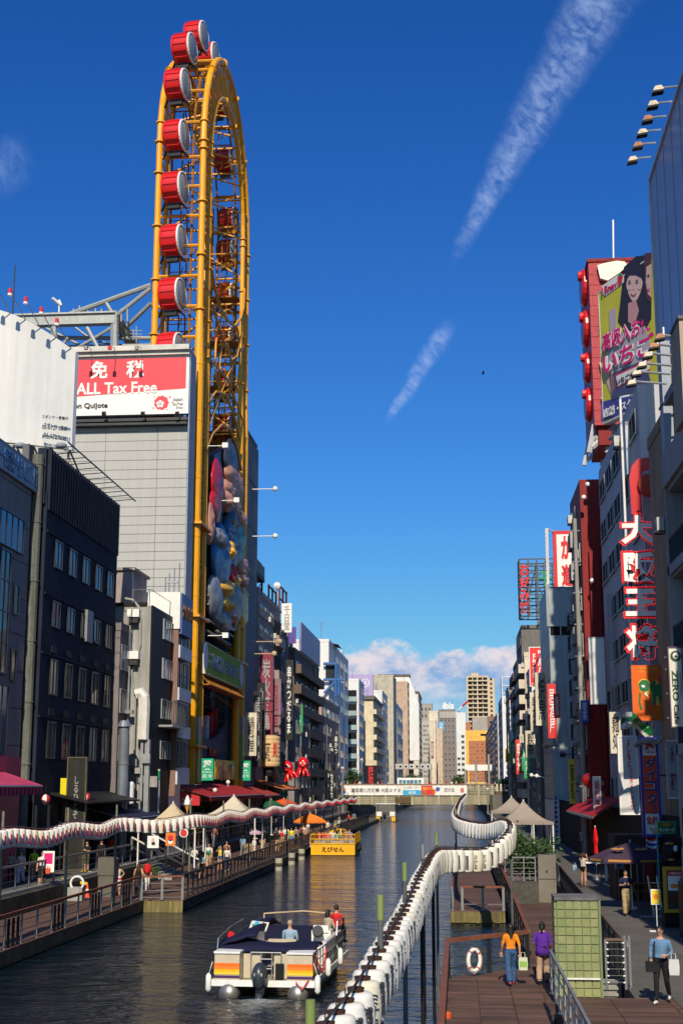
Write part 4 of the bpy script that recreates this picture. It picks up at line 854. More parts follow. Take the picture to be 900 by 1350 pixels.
b = MB(); RS = mat('red shop wall', (.50,.012,.02), .5); b.box(-23.2, -22.6, q0.y+.5, q1.y, 1.45, 5.6, 1); b.prism([(-22.8, q0.y-.05, 6.2), (-20.0, q0.y-.05, 5.45), (-20.0, q0.y-.05, 4.75), (-22.8, q0.y-.05, 4.75)], (0, .12, 0), 0)
b.box(-24.5, -22.8, q0.y, q0.y+.2, 1.45, 6.2, 0); b.box(-23.2, -22.5, q0.y+3, q0.y+6, 2, 4.4, 2); b.box(-22.59, -22.5, q0.y+9, q0.y+12, 3, 4.6, 3)
sf = b.build('red_storefront', [RS, mat('dim shop interior', (.10,.02,.015), .7), paint('shop yellow', (.55,.4,.03)), RPR], at=(-22.6, q0.y, 1.45), label='red shop front under the wide dark red awning', cat='shop front')
inst(textmesh('焼肉 ステーキ\n鉄板焼', 1.9, .55, .02, .0, WHITE), 'lettering', sf, (-21.5, q0.y-.07, 5.05), face(S_))
b = MB(); b.tube((-19.0, q0.y+12, 4.0), (-19.0, q0.y+12, 5.1), .32, n=12, r2=.2); b.build('hanging_sign', RED, label='small glossy red drum sign hanging under the red awning', cat='sign', at=(-19.0,q0.y+12,4))
b = MB()
for i in range(3): y = 108.6+i*1.6; b.tube((-22.4, 108.4, 6.25), (-20.6, 108.4, 6.32), .05, n=5)
for i in range(2): b.ell((-21.9+i*2.6, 108.2, 5.9), (.18,.18,.18), 0, 8, 6)
b.build('lamp_bar', WHITE, label='white bar with two small globe lamps left of the red awning', cat='lamp', at=(-21.5,108.4,6.2))
# ================================================================ left bank beyond the tower
def leftb(name, label, pxa, pxb, X, py, wall, rows, cols, **k):
    """block whose canal front at X runs from column pxa to pxb of the picture and whose top is at py over its near corner"""
    y0 = atX(pxa, 1000, X).y; y1 = atX(pxb, 1000, X).y; z1 = atX(pxa, py, X).z; dep = k.get('dep', 14); z0 = 1.4 if y0 < 252 else 4.6
    r = bldg(name, label, X-dep, X, y0, y1, z1, wall, z0, roof=k.get('roof', True)); g0 = z0+k.get('g', 3.5)
    near = (y0 < 160)
    if rows: wingrid(r, E_, X+.02, y0+.4, y1-.4, g0, z1-.4, cols, rows, k.get('wf', .62), k.get('hf', .5), 2, 1, k.get('fr', ALU), False, k.get('gl'), k.get('skip', .06), .07 if near else .12)
    if k.get('south'): wingrid(r, S_, y0-.02, X-k['south'][0], X-k['south'][1], g0, z1-.4, k['south'][2], rows or 6, .45, .4, 2, 1, ALU, False, None, .3, .1)
    if k.get('band'): bands(r, E_, X, y0+.05, y1-.05, g0, z1, rows, k.get('bh', .3), k['band'])
    if k.get('balc'):
        rh = (z1-g0)/rows
        for i in range(rows): balcony(r, X, 1, y0+.4, y1-.4, g0+i*rh, wall, k.get('rail'), k['balc'])
    clutter(r, E_, X, y0, y1, z0, z1, k.get('cl', 3))
    b = MB(); zz = z1+.2
    for i in range(3): x = X-RND.uniform(1.5, 6); y = y0+RND.uniform(.5, max(.6, (y1-y0)-1)); h = RND.uniform(.8, 2.4); b.box(x-.9, x+.9, y, y+1.5, zz-.3, zz+h)
    b.build('rooftop_unit', RND.choice((GREYST, CONC, CREAM)), r)
    b = MB(); x, y = X-1.5, y0+1; h = RND.uniform(2, 5); b.tube((x, y, zz-.3), (x, y, zz+h), .05, n=4)
    for j in range(3): b.tube((x-.6, y, zz+h-.3*j), (x+.6, y, zz+h-.3*j), .02, n=4)
    b.build('aerial', STEEL, r)
    return r, y0, y1, z0, z1
PKB = mat('pinkish brown render', (.34,.26,.22), .8, 0, .1, .5, .2, 8, .25); DGR = mat('dark grey render', (.15,.14,.13), .75, 0, .15, .5, .2, 8, .3); BRN = mat('dark brown render', (.15,.11,.085), .8, 0, .15, .5, .2, 8, .25)
LGR = mat('light grey render', (.46,.44,.41), .8, 0, .08, .5, .2, 8, .2); WBL = mat('white block', (.68,.68,.66), .7, 0, .06, .4, 0, 8, .15); MGR = mat('mid grey render', (.36,.34,.31), .8, 0, .12, .5, .2, 8, .25); BGE = mat('beige tile wall', (.50,.42,.33), .75, 0, .08, .6, .1, 12, .15); LIL = mat('lilac board', (.36,.30,.52), .5, 0, .05)
# grey slab tower right against the wheel, from the ground up
y0 = 141; zt = atX(334, 583, -22.3).z
r = bldg('slab_tower', 'dark grey windowless slab rising directly behind the right side of the yellow tower', -28, -22.3, y0, atX(337, 900, -22.3).y, zt, mat('slab grey', (.16,.165,.17), .7, 0, .08, .5, streak=.2), roof=False)
b = MB()
for z_ in frange(8, zt, 5.2): b.box(-28.05, -22.22, y0-.05, y0+6.8, z_, z_+.08)
b.box(-28.1, -22.2, y0-.1, y0+6.9, zt, zt+.25); b.build('joint_strip', DKST, r)
r, a, c, z0, z1 = leftb('apartment_building', 'pinkish-brown building with stacked balconies right of the wheel tower, water tank above', 337, 367, -22.6, 778, PKB, 7, 4, band=PKB, bh=.42, g=9, cl=5, south=(5, 1, 2))
for k in range(4):
    z_ = z1-1.2-k*4.3; b = MB(); b.box(-22.6, -22.4, c-6, c-.3, z_-2.3, z_-.3, 0); b.box(-22.62, -21.8, c-6.2, c-.1, z_-3.6, z_-2.3, 1); b.build('balcony', [DARK, PKB], r)
b = MB(); b.path([(-22.2, a+6, z1-8), (-21.9, a+6, z1-12), (-21.9, a+6, z1-19), (-21.5, a+8, z1-21), (-21.5, a+8, z1-26)], .75, n=8); b.build('duct', GREYST, r)
tk = thing('water_tank', 'square grey water tank on a black stand above the pinkish-brown building', 'water tank', (-23.5, a+4, z1)); zt = atX(345, 741, -23.2).z; zb = atX(345, 760, -23.2).z
p = atX(337, 750, -23.2); q = atX(351, 750, -23.2); b = MB(); b.box(-26.5, -23.2, p.y, q.y-2, zb, zt-.3, 0); b.box(-26.3, -23.4, p.y+.3, q.y-2.3, zt-.3, zt, 0)
b.build('tank', mat('tank grey', (.27,.27,.22), .6, streak=.2), tk)
for k in range(4): y = p.y+k*(q.y-2-p.y)/3; b = MB(); b.box(-23.2, -23.12, y-.06, y+.06, zb, zt-.3); b.build('tank_rib', GREYST, tk)
b = MB(); b.box(-26.6, -23.1, p.y-.1, q.y-1.9, zb-.5, zb-.02)
for x in (-26.3, -23.4):
    for y in (p.y+.3, q.y-2.3): b.tube((x, y, z1), (x, y, zb-.4), .13, n=5); b.tube((x, p.y+.3, z1+.1), (x, q.y-2.3, zb-.5), .07, n=4)
b.build('stand', BLACK, tk)
b = MB(); c_ = atX(365, 772, -22.2); b.lathe([(.1,-.2),(.42,0),(.45,.05),(.1,-.1)], c_, 14, 0, 'y'); b.tube(c_, c_+Vector((0,1,-1.6)), .08); b.build('satellite_dish', WHITE, label='small white satellite dish on the corner of the pinkish-brown building roof', cat='satellite dish', at=c_)
def bladesign(px, py0, py1, X, wm, m, label, text=None, tm=None, face_=S_, w=.9, th=.35, two=None, cat='sign', off=.02):
    c = atX(px, (py0+py1)/2, X); k = c.y/1815; h = (py1-py0)*k*1.02
    tx = [(text, 0, 0, w*.62, h*.84, tm, off)] if text else []
    return sign('blade_sign', label, cat, c, w, h, face_, m, tx, th)
WIN = paint('wine board', (.22,.02,.05)); PAR = mat('parchment lantern', (.58,.40,.20), .7, 0, .1, 2)
bladesign(351, 860, 975, -21.6, .9, WIN, 'tall wine-red blade sign with faded print on the pinkish-brown building', vert('炭火焼鳥'), GPR, w=1.5)
bladesign(361, 895, 968, -21.0, .9, mat('grey pink board', (.24,.15,.16)), 'grey-pink blade sign with red brush script right of the wine-red one', vert('肉料理'), WIN, w=1.6)
c = atX(363, 932, -20.9); sign('lit_sign', 'small glowing purple square sign under the grey-pink blade sign', 'sign', c, 1.5, 1.3, S_, mat('purple lit panel', (.12,.01,.25), .4, emit=.35), [('BAR', 0, -.1, .6, .4, WHITE)], .3)
for i, (px, a_, b_) in enumerate(((339, 912, 1010), (344, 900, 1000), (378, 795, 834), (381, 870, 975))):
    bladesign(px, a_, b_, -21.2 if i != 2 else -21.8, .8, (BLKFR, BLKFR, WHITE, BLKFR)[i], ('black vertical sign with white characters nearest the grey slab', 'second black vertical sign right of the grey slab', 'white vertical rooftop board beside the rusty frame', 'long black vertical sign with tiny white characters beside the dark brown building')[i], vert(('居酒屋鳥心', 'カラオケ館', '千日堂', '串かつだるま')[i]), (GPR, GPR, GPR, WHITE)[i], w=(.9, .8, 1.3, .9)[i])
c = atX(355, 990, -20.6); o = thing('giant_lantern', 'tall parchment-coloured cylinder lantern with dark characters above the octopus shops', 'lantern', (c.x, c.y, atX(355, 1012, -20.6).z)); z0_, z1_ = atX(355, 1012, -20.6).z, atX(355, 969, -20.6).z
b = MB(); n = 14; b.lathe([(.5, z0_), (1.15, z0_+.15)]+[(1.2, z0_+.15+(z1_-z0_-.3)*i/n) if i % 2 else (1.16, z0_+.15+(z1_-z0_-.3)*i/n) for i in range(1, n)]+[(1.15, z1_-.15), (.5, z1_)], (c.x, c.y, 0), 16, 0); b.build('shade', PAR, o)
inst(textmesh(vert('酒丸'), .8, 1.9, .03, .02, KINK), 'lettering', o, (c.x-.1, c.y-1.2, (z0_+z1_)/2-.1), face(S_)); inst(textmesh('炎', .5, 1.6, .03, .02, RPR), 'lettering', o, (c.x+.75, c.y-.95, (z0_+z1_)/2+.2), face((.6,-.8,0)))
b = MB(); b.lathe([(.5,z0_-.9),(.62,z0_-.5),(.5,z0_)], (c.x,c.y,0), 12, 0); b.build('base', BLACK, o)
r, a, c, z0, z1 = leftb('shop_building', 'narrow dark grey building with a rusty rooftop frame', 368, 378, -22.4, 836, DGR, 7, 2, cl=3)
b = MB()
for z_ in frange(0, 6.5, 1.6): b.tube((-24, a, z1+z_), (-24, c, z1+z_), .12, 0, 5); b.tube((-22.6, a, z1+z_), (-22.6, c, z1+z_), .12, 0, 5)
for y in (a+.3, (a+c)/2, c-.3): b.tube((-22.6, y, z1), (-22.6, y, z1+6.6), .13, 0, 5); b.tube((-24, y, z1), (-24, y, z1+6.6), .13, 0, 5)
b.build('roof_frame', RUST, r)
r, a, c, z0, z1 = leftb('shop_building', 'grey-white building with a long dark blade sign', 378, 385, -22.4, 835, MGR, 8, 2, cl=2)
r, a, c, z0, z1 = leftb('shop_building', 'dark brown building with balconies under a purple rooftop board', 387, 420, -21.6, 858, BRN, 7, 6, balc=.9, cl=8, south=(6, 1, 2))
c0 = atX(387, 834, -22.6); sign('rooftop_sign', 'purple and chequered board along the roof of the dark brown building', 'sign', (-24.2, a-.1, atX(387, 840, -22).z), 5.6, 2.2, S_, mat('violet board', (.10,.06,.30), .4, 0, .2, 1), [('たこ焼 道頓堀', -.8, 0, 3, 1.2, RPR)], .3)
sign('rooftop_sign', 'long pale violet side of the rooftop board, seen along the canal', 'sign', (-21.3, (a+c)/2+2, atX(405, 848, -21.5).z), (c-a)*.8, 4.0, E_, mat('pale violet side', (.20,.19,.34), .5), [], .3)
r, a, c, z0, z1 = leftb('shop_building', 'low grey building in front of the dark brown one with pale concrete side', 388, 408, -20.9, 935, mat('pale taupe', (.22,.20,.19), .8, streak=.2), 3, 3, cl=3, dep=5)
r, a, c, z0, z1 = leftb('shop_building', 'low pinkish building with a glass canopy near the end of the lantern string', 424, 447, -22.2, 922, mat('dusty pink wall', (.40,.26,.21), .8), 5, 4, cl=4)
r, a, c, z0, z1 = leftb('apartment_building', 'white building with blue steel stair frames on its end wall', 433, 459, -23.6, 846, WBL, 9, 4, cl=2, dep=12)
BST = paint('blue stair steel', (.03,.12,.32)); b = MB(); Yq = a-.9
for pts in (((426,875),(443,875)), ((443,875),(443,918)), ((426,896),(453,896)), ((427,914),(443,897)), ((447,896),(447,915))):
    b.tube(atY(*pts[0], Yq), atY(*pts[1], Yq), .28, n=5)
b.build('blue_stair_frame', BST, r); q = atY(436, 885, a-.05); window(r, (q.x, a-.03, q.z), S_, 2.0, 3.0, 1, 1, ALU, GLASS)
q = atX(440, 862, -23.4); awning('roof_canopy', 'dark roof canopy on the white building with blue stairs', -26, -22.6, q.y, q.y+8, z1-.6+1.8, z1-1.4+1.8, DGR, .1)
# ================================================================ left bank beyond the footbridge
b = MB(); b.box(-22, -15.5, 330, 640, -2, 4.599); st('street', b, SOIL)
r, a, c, z0, z1 = leftb('apartment_building', 'white flats with black windows and glass balconies on their end wall', 473, 480, -22.5, 898, WBL, 8, 2, cl=1, dep=12)
for k in range(6):
    z_ = 9+k*3.2; b = MB(); b.box(-25.4, -22.9, a-.9, a, z_, z_+1.1, 0); b.box(-25.3, -23, a-.05, a+.02, z_+1.1, z_+2.6, 1); b.build('balcony', [mat('glass balcony', (.30,.38,.38), .3), DARK], r)
c0 = atY(475, 903, 345); sign('rooftop_sign', 'lilac board with a white ring emblem above the white flats', 'sign', (c0.x, 345, c0.z), 6.4, 5.4, S_, LIL, [('る', 1.2, .5, .9, .9, WHITE)], 2, extra=lambda root, cc, fm: [plate(root, cc, fm, [(1.2+rr*cos(t*pi/10), .5+rr*sin(t*pi/10)) for rr, ts in ((.95, range(0, 20)),) for t in ts], mat('ring lilac', (.42,.36,.58)), .002), plate(root, cc, fm, [(1.2+1.1*cos(t*pi/10), .5+1.1*sin(t*pi/10)) for t in range(21)]+[(1.2+.93*cos(t*pi/10), .5+.93*sin(t*pi/10)) for t in range(20, -1, -1)], WHITE, .01)])
bldg('office_building', 'grey block under the lilac ring board', -32, -24.2, 345.3, 356, c0.z-2.7, LGR, 4.6, roof=False)
r, a, c, z0, z1 = leftb('apartment_building', 'cream block with a dark flat roof edge and blank end wall', 492, 504, -21, 924, mat('warm cream wall', (.62,.53,.36), .8, streak=.12), 6, 7, cl=4, skip=.2, balc=.8)
b = MB(); b.box(-32, -20.6, a-.6, c, z1+.3, z1+1.2); b.build('roof_edge', DGR, r)
c0 = atY(485, 1022, 330); sign('banner_stack', 'dark shop sign with stacked red characters behind the bridge', 'sign', (-21.4, 330, c0.z), 3.6, 4.6, S_, BLACK, [(vert('串揚げ寿司'), .3, 0, 1.3, 4.1, RPR, .03)], .3)
r, a, c, z0, z1 = leftb('office_building', 'white slab with small round emblems and a blue glass canal side', 504, 511, -20.6, 913, WBL, 9, 3, cl=1, gl=GLASSB, dep=10)
r = bldg('office_building', 'beige concrete block with an antenna cluster above the white emblem slab', -30, -19.8, 420, 440, atY(500, 892, 420).z, mat('beige concrete', (.45,.41,.32), .85, streak=.2), 4.6)
r, a, c, z0, z1 = leftb('office_building', 'white office block with vertical name characters on its end wall', 520, 531, -20, 926, WBL, 4, 5, cl=1, wf=.45, skip=0, g=7, dep=8)
inst(textmesh(vert('日宝ビル'), 1.1, 9.5, .05, .02, KINK), 'lettering', r, (-20.8, a-.05, atY(518, 942, a).z), face(S_))
r, a, c, z0, z1 = leftb('office_building', 'tall tan block with a brown and white stepped roof', 538, 545, -19.5, 902, mat('tan tile', (.46,.33,.24), .75, streak=.1), 10, 4, cl=0, dep=12)
b = MB(); b.box(-31, -19, a+1, a+9, z1, z1+2.6); b.prism([(-19, a+1, z1+2.6), (-15.2, a+1, z1-8), (-15.2, a+1, z1-30), (-19, a+1, z1-30)], (0, 8, 0)); b.build('sloped_roof', WBL, r); b = MB(); b.box(-31.2, -18.6, a+.6, a+9.4, z1+2.6, z1+3.4); b.build('roof_edge', BRN, r)
r, a, c, z0, z1 = leftb('office_building', 'slender cream block with one long black window stripe down its end wall', 552, 556, -17.5, 917, mat('pale cream tile', (.60,.56,.46), .8), 12, 3, cl=0, dep=5.2)
b = MB(); b.box(-20.9, -19.9, a-.25, a, z1-46+20, z1-1.5); b.build('window_stripe', BLACK, r); b = MB(); b.box(-23, -17.2, a-.5, c, z1+.4, z1+1.2); b.build('roof_edge', BRN, r)
def farb(label, px0, px1, py, Y, wall, rows, cols, dep=14, wf=.5, hf=.45, side=None, name='office_building', skip=.1, roof=True, gl=None, ground=4.6):
    p, q = atY(px0, py, Y), atY(px1, py, Y); z1 = p.z; r = bldg(name, label, p.x, q.x, Y, Y+dep, z1, wall, ground, roof=roof)
    g0 = 9
    if rows: wingrid(r, S_, Y-.02, p.x+.3, q.x-.3, g0, z1-.6, cols, rows, wf, hf, 1, 1, ALU, False, gl or GLASS, skip, .14)
    if side: wingrid(r, E_, q.x+.02, Y+.5, Y+dep-.5, g0, z1-.6, 3, rows or 6, .7, .5, 1, 1, ALU, False, GLASS, .1, .14)
    return r, p.x, q.x, z1
CRM = mat('light cream', (.62,.54,.42), .8, streak=.12); PCH = mat('peach tile', (.55,.42,.31), .8, streak=.1)
farb('dark grey stepped block behind the slender cream one', 553, 569, 929, 660, MGR, 11, 3, side=1)
farb('narrow white and grey block of balconies left of the cream pair', 556, 566, 952, 560, LGR, 12, 3, wf=.7)
r, x0, x1, z1 = farb('left block of the cream pair with a blue rooftop board', 566, 574, 951, 520, CRM, 0, 1, side=1)
farb('right block of the cream pair, windowless and peach at the foot', 576, 583, 962, 500, PCH, 0, 1, side=1)
farb('upper cream stair tower rising over the cream pair', 565, 577, 939, 530, CRM, 2, 1)
c0 = atY(581, 958, 505); sign('rooftop_sign', 'light blue square board with white characters between the cream blocks', 'sign', (c0.x, 505, c0.z), 2.6, 3.6, S_, paint('sky blue board', (.08,.28,.48)), [(vert('日本'), 0, 0, 1.5, 3, WHITE)], .3)
c0 = atY(569.5, 988, 519.5); sign('blade_sign', 'wine-red vertical sign on the left cream block', 'sign', (c0.x, 519.5, c0.z), .8, 6, S_, WIN, [(vert('旅館業'), 0, 0, .5, 5, WHITE)], .2)
r, x0, x1, z1 = farb('hotel block carrying big white roof letters', 578, 600, 937, 640, mat('brown grey block', (.22,.19,.18), .8), 12, 4, side=1)
b = MB()
for i in range(8): b.box(x0+.5+i*.95, x0+1.2+i*.95, 639.7, 640, z1-3.4, z1-.4)
b.build('louvre', LGR, r); inst(textmesh('ibis', x1-x0-2.6, 3.2, .3, .03, WHITE), 'lettering', r, ((x0+x1)/2+.6, 640, z1+2.4), face(S_))
r, x0, x1, z1 = farb('narrow tall white block with a blank upper half', 601, 613, 941, 560, WBL, 0, 0)
wingrid(r, S_, 559.98, x0+1.5, x1-.2, 9, z1-8, 1, 8, .6, .5, 1, 1, ALU, False, GLASS, 0, .1); wingrid(r, S_, 559.98, x0+.1, x0+1.5, 9, 18, 1, 4, .8, .4, 1, 1, ALU, False, DARK, 0, .1)
cr_ = thing('tower_crane', 'red and white crane jib leaning over the white block', 'crane', (1.5, 700, 45)); b = MB(); b.tube(atY(603, 938, 700), atY(609, 931, 700), .45, n=4); b.build('lower_jib', WHITE, cr_); b = MB(); b.tube(atY(609, 931, 700), atY(617, 924, 700), .45, n=4); b.build('jib', RED, cr_)
b = MB(); b.tube(atY(604, 1000, 700), atY(604, 936, 700), .5, n=4); b.build('mast', paint('crane blue', (.05,.3,.45)), cr_)
# tall apartment tower
TWR = mat('apartment tower wall', (.52,.43,.30), .8, 0, .06, .2); p, q = atY(614.5, 892, 900), atY(643, 892, 900); tz = p.z
r = bldg('apartment_tower', 'tall beige apartment tower far off at the end of the canal', p.x, q.x, 900, 918, tz, TWR, 4.6)
b = MB(); b.box(q.x, q.x+4.2, 903, 920, 4.6, tz-1); b.box(p.x+3, p.x+8, 902, 910, tz, tz+2.6); b.build('side_wing', TWR, r)
nr = 22; rh = 2.95
for k in range(nr):
    z_ = tz-2.2-k*rh
    b = MB(); b.box(p.x+.8, q.x-.5, 898.9, 900, z_-1.0, z_-.15); b.build('balcony', TWR, r)
    for i in range(4): x = p.x+1.0+i*3.25; b = MB(); b.box(x, x+2.7, 899.93, 899.98, z_-.1, z_+1.6); b.build('window', DARK, r)
    for y in (905, 911): b = MB(); b.box(q.x+4.2, q.x+4.25, y, y+3.4, z_-.1, z_+1.5); b.build('window', DARK, r)
    b = MB(); b.box(q.x+1.2, q.x+2.6, 902.9, 903, z_-.1, z_+1.2); b.build('window', DARK, r)
for x in (p.x+.2, p.x+6.9, q.x-.3): b = MB(); b.box(x-.25, x+.25, 898.7, 900, 10, tz); b.build('pilaster', mat('pale pilaster', (.60,.52,.38), .8), r)
# brick apartment block and neighbours
BK = mat('orange brick', (.40,.17,.09), .8, 0, .06, .3, .2, 20); YW = mat('ochre wall', (.72,.43,.09), .8)
p, q = atY(612.5, 963, 620), atY(646, 963, 620); z1 = p.z
r = bldg('apartment_building', 'orange brick block with an ochre top band at the end of the canal', p.x, q.x, 620, 636, z1, YW, 4.6, roof=False)
for k in range(6):
    z_ = z1-4.6-k*3.0-2.95; b = MB(); b.box(p.x+1.6, q.x-1.6, 619.7, 620, z_+.06, z_+2.95); b.build('brick_band', BK, r)
    for x in (p.x+5.2, p.x+7.4): b = MB(); b.box(x, x+.5, 619.62, 619.7, z_+1.2, z_+1.7); b.build('vent', DARK, r)
    b = MB(); b.box(q.x-1.0, q.x-.4, 619.9, 620, z_+1, z_+2.2); b.build('window', DARK, r)
b = MB(); b.box(q.x-4.5, q.x-1.8, 619.9, 620, z1-2.4, z1-1.5); b.build('window', DARK, r)
b = MB(); b.box(q.x, q.x+4, 622, 640, 4.6, z1-.4); b.build('side_wing', YW, r)
for k in range(8): b = MB(); b.box(q.x+.8, q.x+2.6, 621.9, 622, 8+k*2.6, 9.3+k*2.6); b.build('window', DARK, r)
r, x0, x1, z1 = farb('brown banded block behind the right of the orange brick one', 642, 659, 946, 660, mat('brown tile', (.24,.13,.10), .8), 9, 1, wf=.8, hf=.4, name='apartment_building', gl=DARK)
farb('grey plant room block behind the ochre top band', 622, 642, 947, 655, MGR, 0, 0); farb('small orange brick stair tower left of the grey plant room', 612, 620, 954, 640, BK, 0, 0)
b = MB(); p, q = atY(612, 1008, 450), atY(662, 1016, 450); b.box(p.x, q.x+4, 450, 462, q.z, p.z, 0); 
for i in range(5): b.box(p.x+.5+i*3, p.x+.9+i*3, 451, 452, 4.6, q.z, 1)
b.build('elevated_walkway', [WHITE, DKST], label='long white elevated box deck below the orange brick block', cat='footbridge', at=(p.x,450,4.6))
o = thing('lattice_fence', 'row of square white lattice panels on posts behind the footbridge', 'fence', (-14, 430, 10))
for i in range(7):
    p, q = atY(517+i*7.3, 1007, 430), atY(523.5+i*7.3, 1014, 430); b = MB(); b.box(p.x, q.x, 430, 430.2, q.z, p.z); b.build('panel', LGR, o)
    b = MB(); b.lathe([(.55,0),(.55,.08),(.4,.08),(.4,0)], ((p.x+q.x)/2, 429.9, (p.z+q.z)/2), 10, 0, 'y'); b.build('ring', WHITE, o)
b = MB()
for i in range(4): x = atY(520+i*16, 1014, 430).x; b.tube((x, 430.4, 4.6), (x, 430.4, atY(520, 1007, 430).z), .12, n=5)
b.build('post_row', STEEL, o)
# ================================================================ right bank
def rightb(name, label, pxf, pxc, X, py, wall, rows, cols, **k):
    y0 = k.get('y0') or atX(pxc, 1000, X).y; y1 = atX(pxf, 1000, X).y; z1 = k.get('z1') or atX(pxc, py, X).z; z0 = 1.25 if y0 < 252 else 4.6; dep = k.get('dep', 14)
    r = bldg(name, label, X, X+dep, y0, y1, z1, wall, z0, roof=k.get('roof', True)); g0 = z0+k.get('g', 3.5)
    if rows: wingrid(r, W_, X-.02, y0+.4, y1-.4, g0, z1-.4, cols, rows, k.get('wf', .62), k.get('hf', .5), 2, 1, k.get('fr', ALU), False, k.get('gl'), k.get('skip', .06), .08)
    if k.get('south'): wingrid(r, S_, y0-.02, X+k['south'][0], X+k['south'][1], g0, z1-.4, k['south'][2], rows or 6, .45, .4, 2, 1, ALU, False, None, .3, .1)
    if k.get('balc'):
        rh = (z1-g0)/rows
        for i in range(rows): balcony(r, X, -1, y0+.4, y1-.4, g0+i*rh, wall, k.get('rail'), k['balc'])
    clutter(r, W_, X, y0, y1, z0, z1, k.get('cl', 3))
    if k.get('unit', 1):
        b = MB()
        for i in range(3): x = X+RND.uniform(1.5, 6); y = y0+RND.uniform(.5, max(.6, (y1-y0)-1)); b.box(x-.9, x+.9, y, y+1.5, z1-.1, z1+RND.uniform(.8, 2.2))
        b.build('rooftop_unit', RND.choice((GREYST, CONC, CREAM)), r)
    return r, y0, y1, z0, z1
# R1: concrete building with open stair balconies at the right edge
BGC = mat('beige painted concrete', (.40,.33,.235), .8, 0, .08, .5, .2, 8, .15); GCC = mat('grey balcony concrete', (.34,.325,.31), .8, 0, .08, .5, .2, 8, .2)
r = thing('balcony_building', 'grey concrete building with open stair balconies at the right edge of the street', 'building', (7.6, 46, 1.25))
b = MB(); b.box(9.2, 20, 30, 48.9, 1.25, 17.8); b.box(7.6, 9.2, 30, 43.2, 1.25, 17.8); b.build('wall', GCC, r)
b = MB(); b.box(7.6, 9.2, 48.6, 48.9, 1.25, 18.0); b.box(7.6, 7.8, 43.2, 43.5, 1.25, 18.0); b.build('pier', GCC, r)
for k in range(6):
    z_ = 18.0-1.15-k*3.15; b = MB(); b.box(7.55, 7.75, 43.2, 48.9, z_, z_+1.15) if k == 0 else b.box(7.6, 7.75, 43.2, 48.9, z_-.05, z_+.3); b.box(7.7, 9.3, 43.2, 48.8, z_-.15, z_); b.build('balcony', GCC, r)
    if k:
        b = MB(); b.tube((7.65, 43.4, z_+1.25), (7.65, 48.7, z_+1.25), .04, n=5)
        for y in frange(43.5, 48.7, .22): b.tube((7.65, y, z_+.2), (7.65, y, z_+1.25), .018, n=4)
        b.build('railing', DKST, r); b = MB(); b.box(8.9, 9.19, 45, 46, z_, z_+2.1); b.build('door', CONC, r); b = MB(); b.ell((8.6, 47.6, z_+2.5), (.14,.14,.1), 0, 8, 6); b.build('ceiling_lamp', mat('warm lamp shade', (.5,.25,.05), emit=.25), r)
b = MB(); b.box(7.4, 12, 42.8, 44.6, 17.9, atY(897, 421, 42.8).z); b.build('stair_head', BGC, r)
b = MB(); b.box(7.36, 12.1, 42.72, 44.7, atY(897, 421, 42.8).z, atY(897, 421, 42.8).z+.12); b.build('stair_head_coping', DCONC, r)
# pilaster, lit back wall and plant of the next building
r = rightb('shop_building', 'weathered tan building behind the balconies with pipes and outdoor units', 873, 876, 9.4, 0, mat('weathered tan wall', (.34,.24,.14), .85, 0, .2, .8, .3, 8, .35), 0, 0, y0=49.2, z1=22.2, cl=2, unit=0)[0]
b = MB(); b.box(7.9, 8.25, 50.0, 50.8, 1.3, 22.9); b.build('pilaster', mat('pale blue grey pilaster', (.34,.37,.41), .6, streak=.15), r)
for z_ in frange(3, 22, 2.9): b = MB(); b.box(7.86, 8.3, 49.9, 50.9, z_, z_+.08); b.build('pilaster_band', DKST, r)
for i in range(9): b = MB(); x = RND.uniform(8.2, 9.6); z_ = RND.uniform(15, 21.8); b.box(x+.3, x+RND.uniform(.6,1.2), 48.95, 49.2, z_, z_+RND.uniform(.2,.7)); b.build('utility_box', RND.choice((DKST, GREYST, RUST, STEEL)), r)
for i in range(7): b = MB(); z_ = 15.5+i*.85; b.tube((8.1, 49.1, z_), (11, 49.1, z_+RND.uniform(-.4,.6)), .05, n=5); b.build('pipe', RND.choice((RUST, DKST, STEEL)), r)
# big grey board high at the right edge, its lamps
PG = mat('blue grey board', (.34,.39,.47), .35, 0, .05, .3); o = thing('rooftop_billboard', 'big plain blue-grey board rising out of the picture at the right edge', 'billboard', (10.3, 55, 26.4))
b = MB(); b.box(10.3, 10.65, 45, 65.7, 26.4, 36.7); b.build('board', PG, o); b = MB(); b.box(10.2, 10.7, 45, 65.8, 36.7, 36.85); b.box(10.2, 10.7, 65.7, 65.85, 26.4, 36.7); b.build('frame', mat('pale board edge', (.55,.55,.56), .5), o)
b = MB()
for y in frange(47, 65, 2.4): b.box(10.27, 10.3, y, y+.04, 26.5, 36.6)
b.build('sheet_joint', mat('board joint', (.32,.37,.45), .5), o)
b = MB(); b.tube((10.6, 65.2, 1.3), (10.6, 65.2, 26.4), .25, n=4); b.build('post', DKST, o); b = MB(); b.tube((10.6, 65.2, 18), (11.5, 56, 26.4), .2, n=4); b.build('support_frame', DKST, o)
LPW = mat('lamp hood cream', (.60,.50,.36), .4, 0, .2, 3, dirt=.4); LPB = mat('lamp hood rust', (.30,.13,.05), .5, .2, .2, 3, dirt=.4)
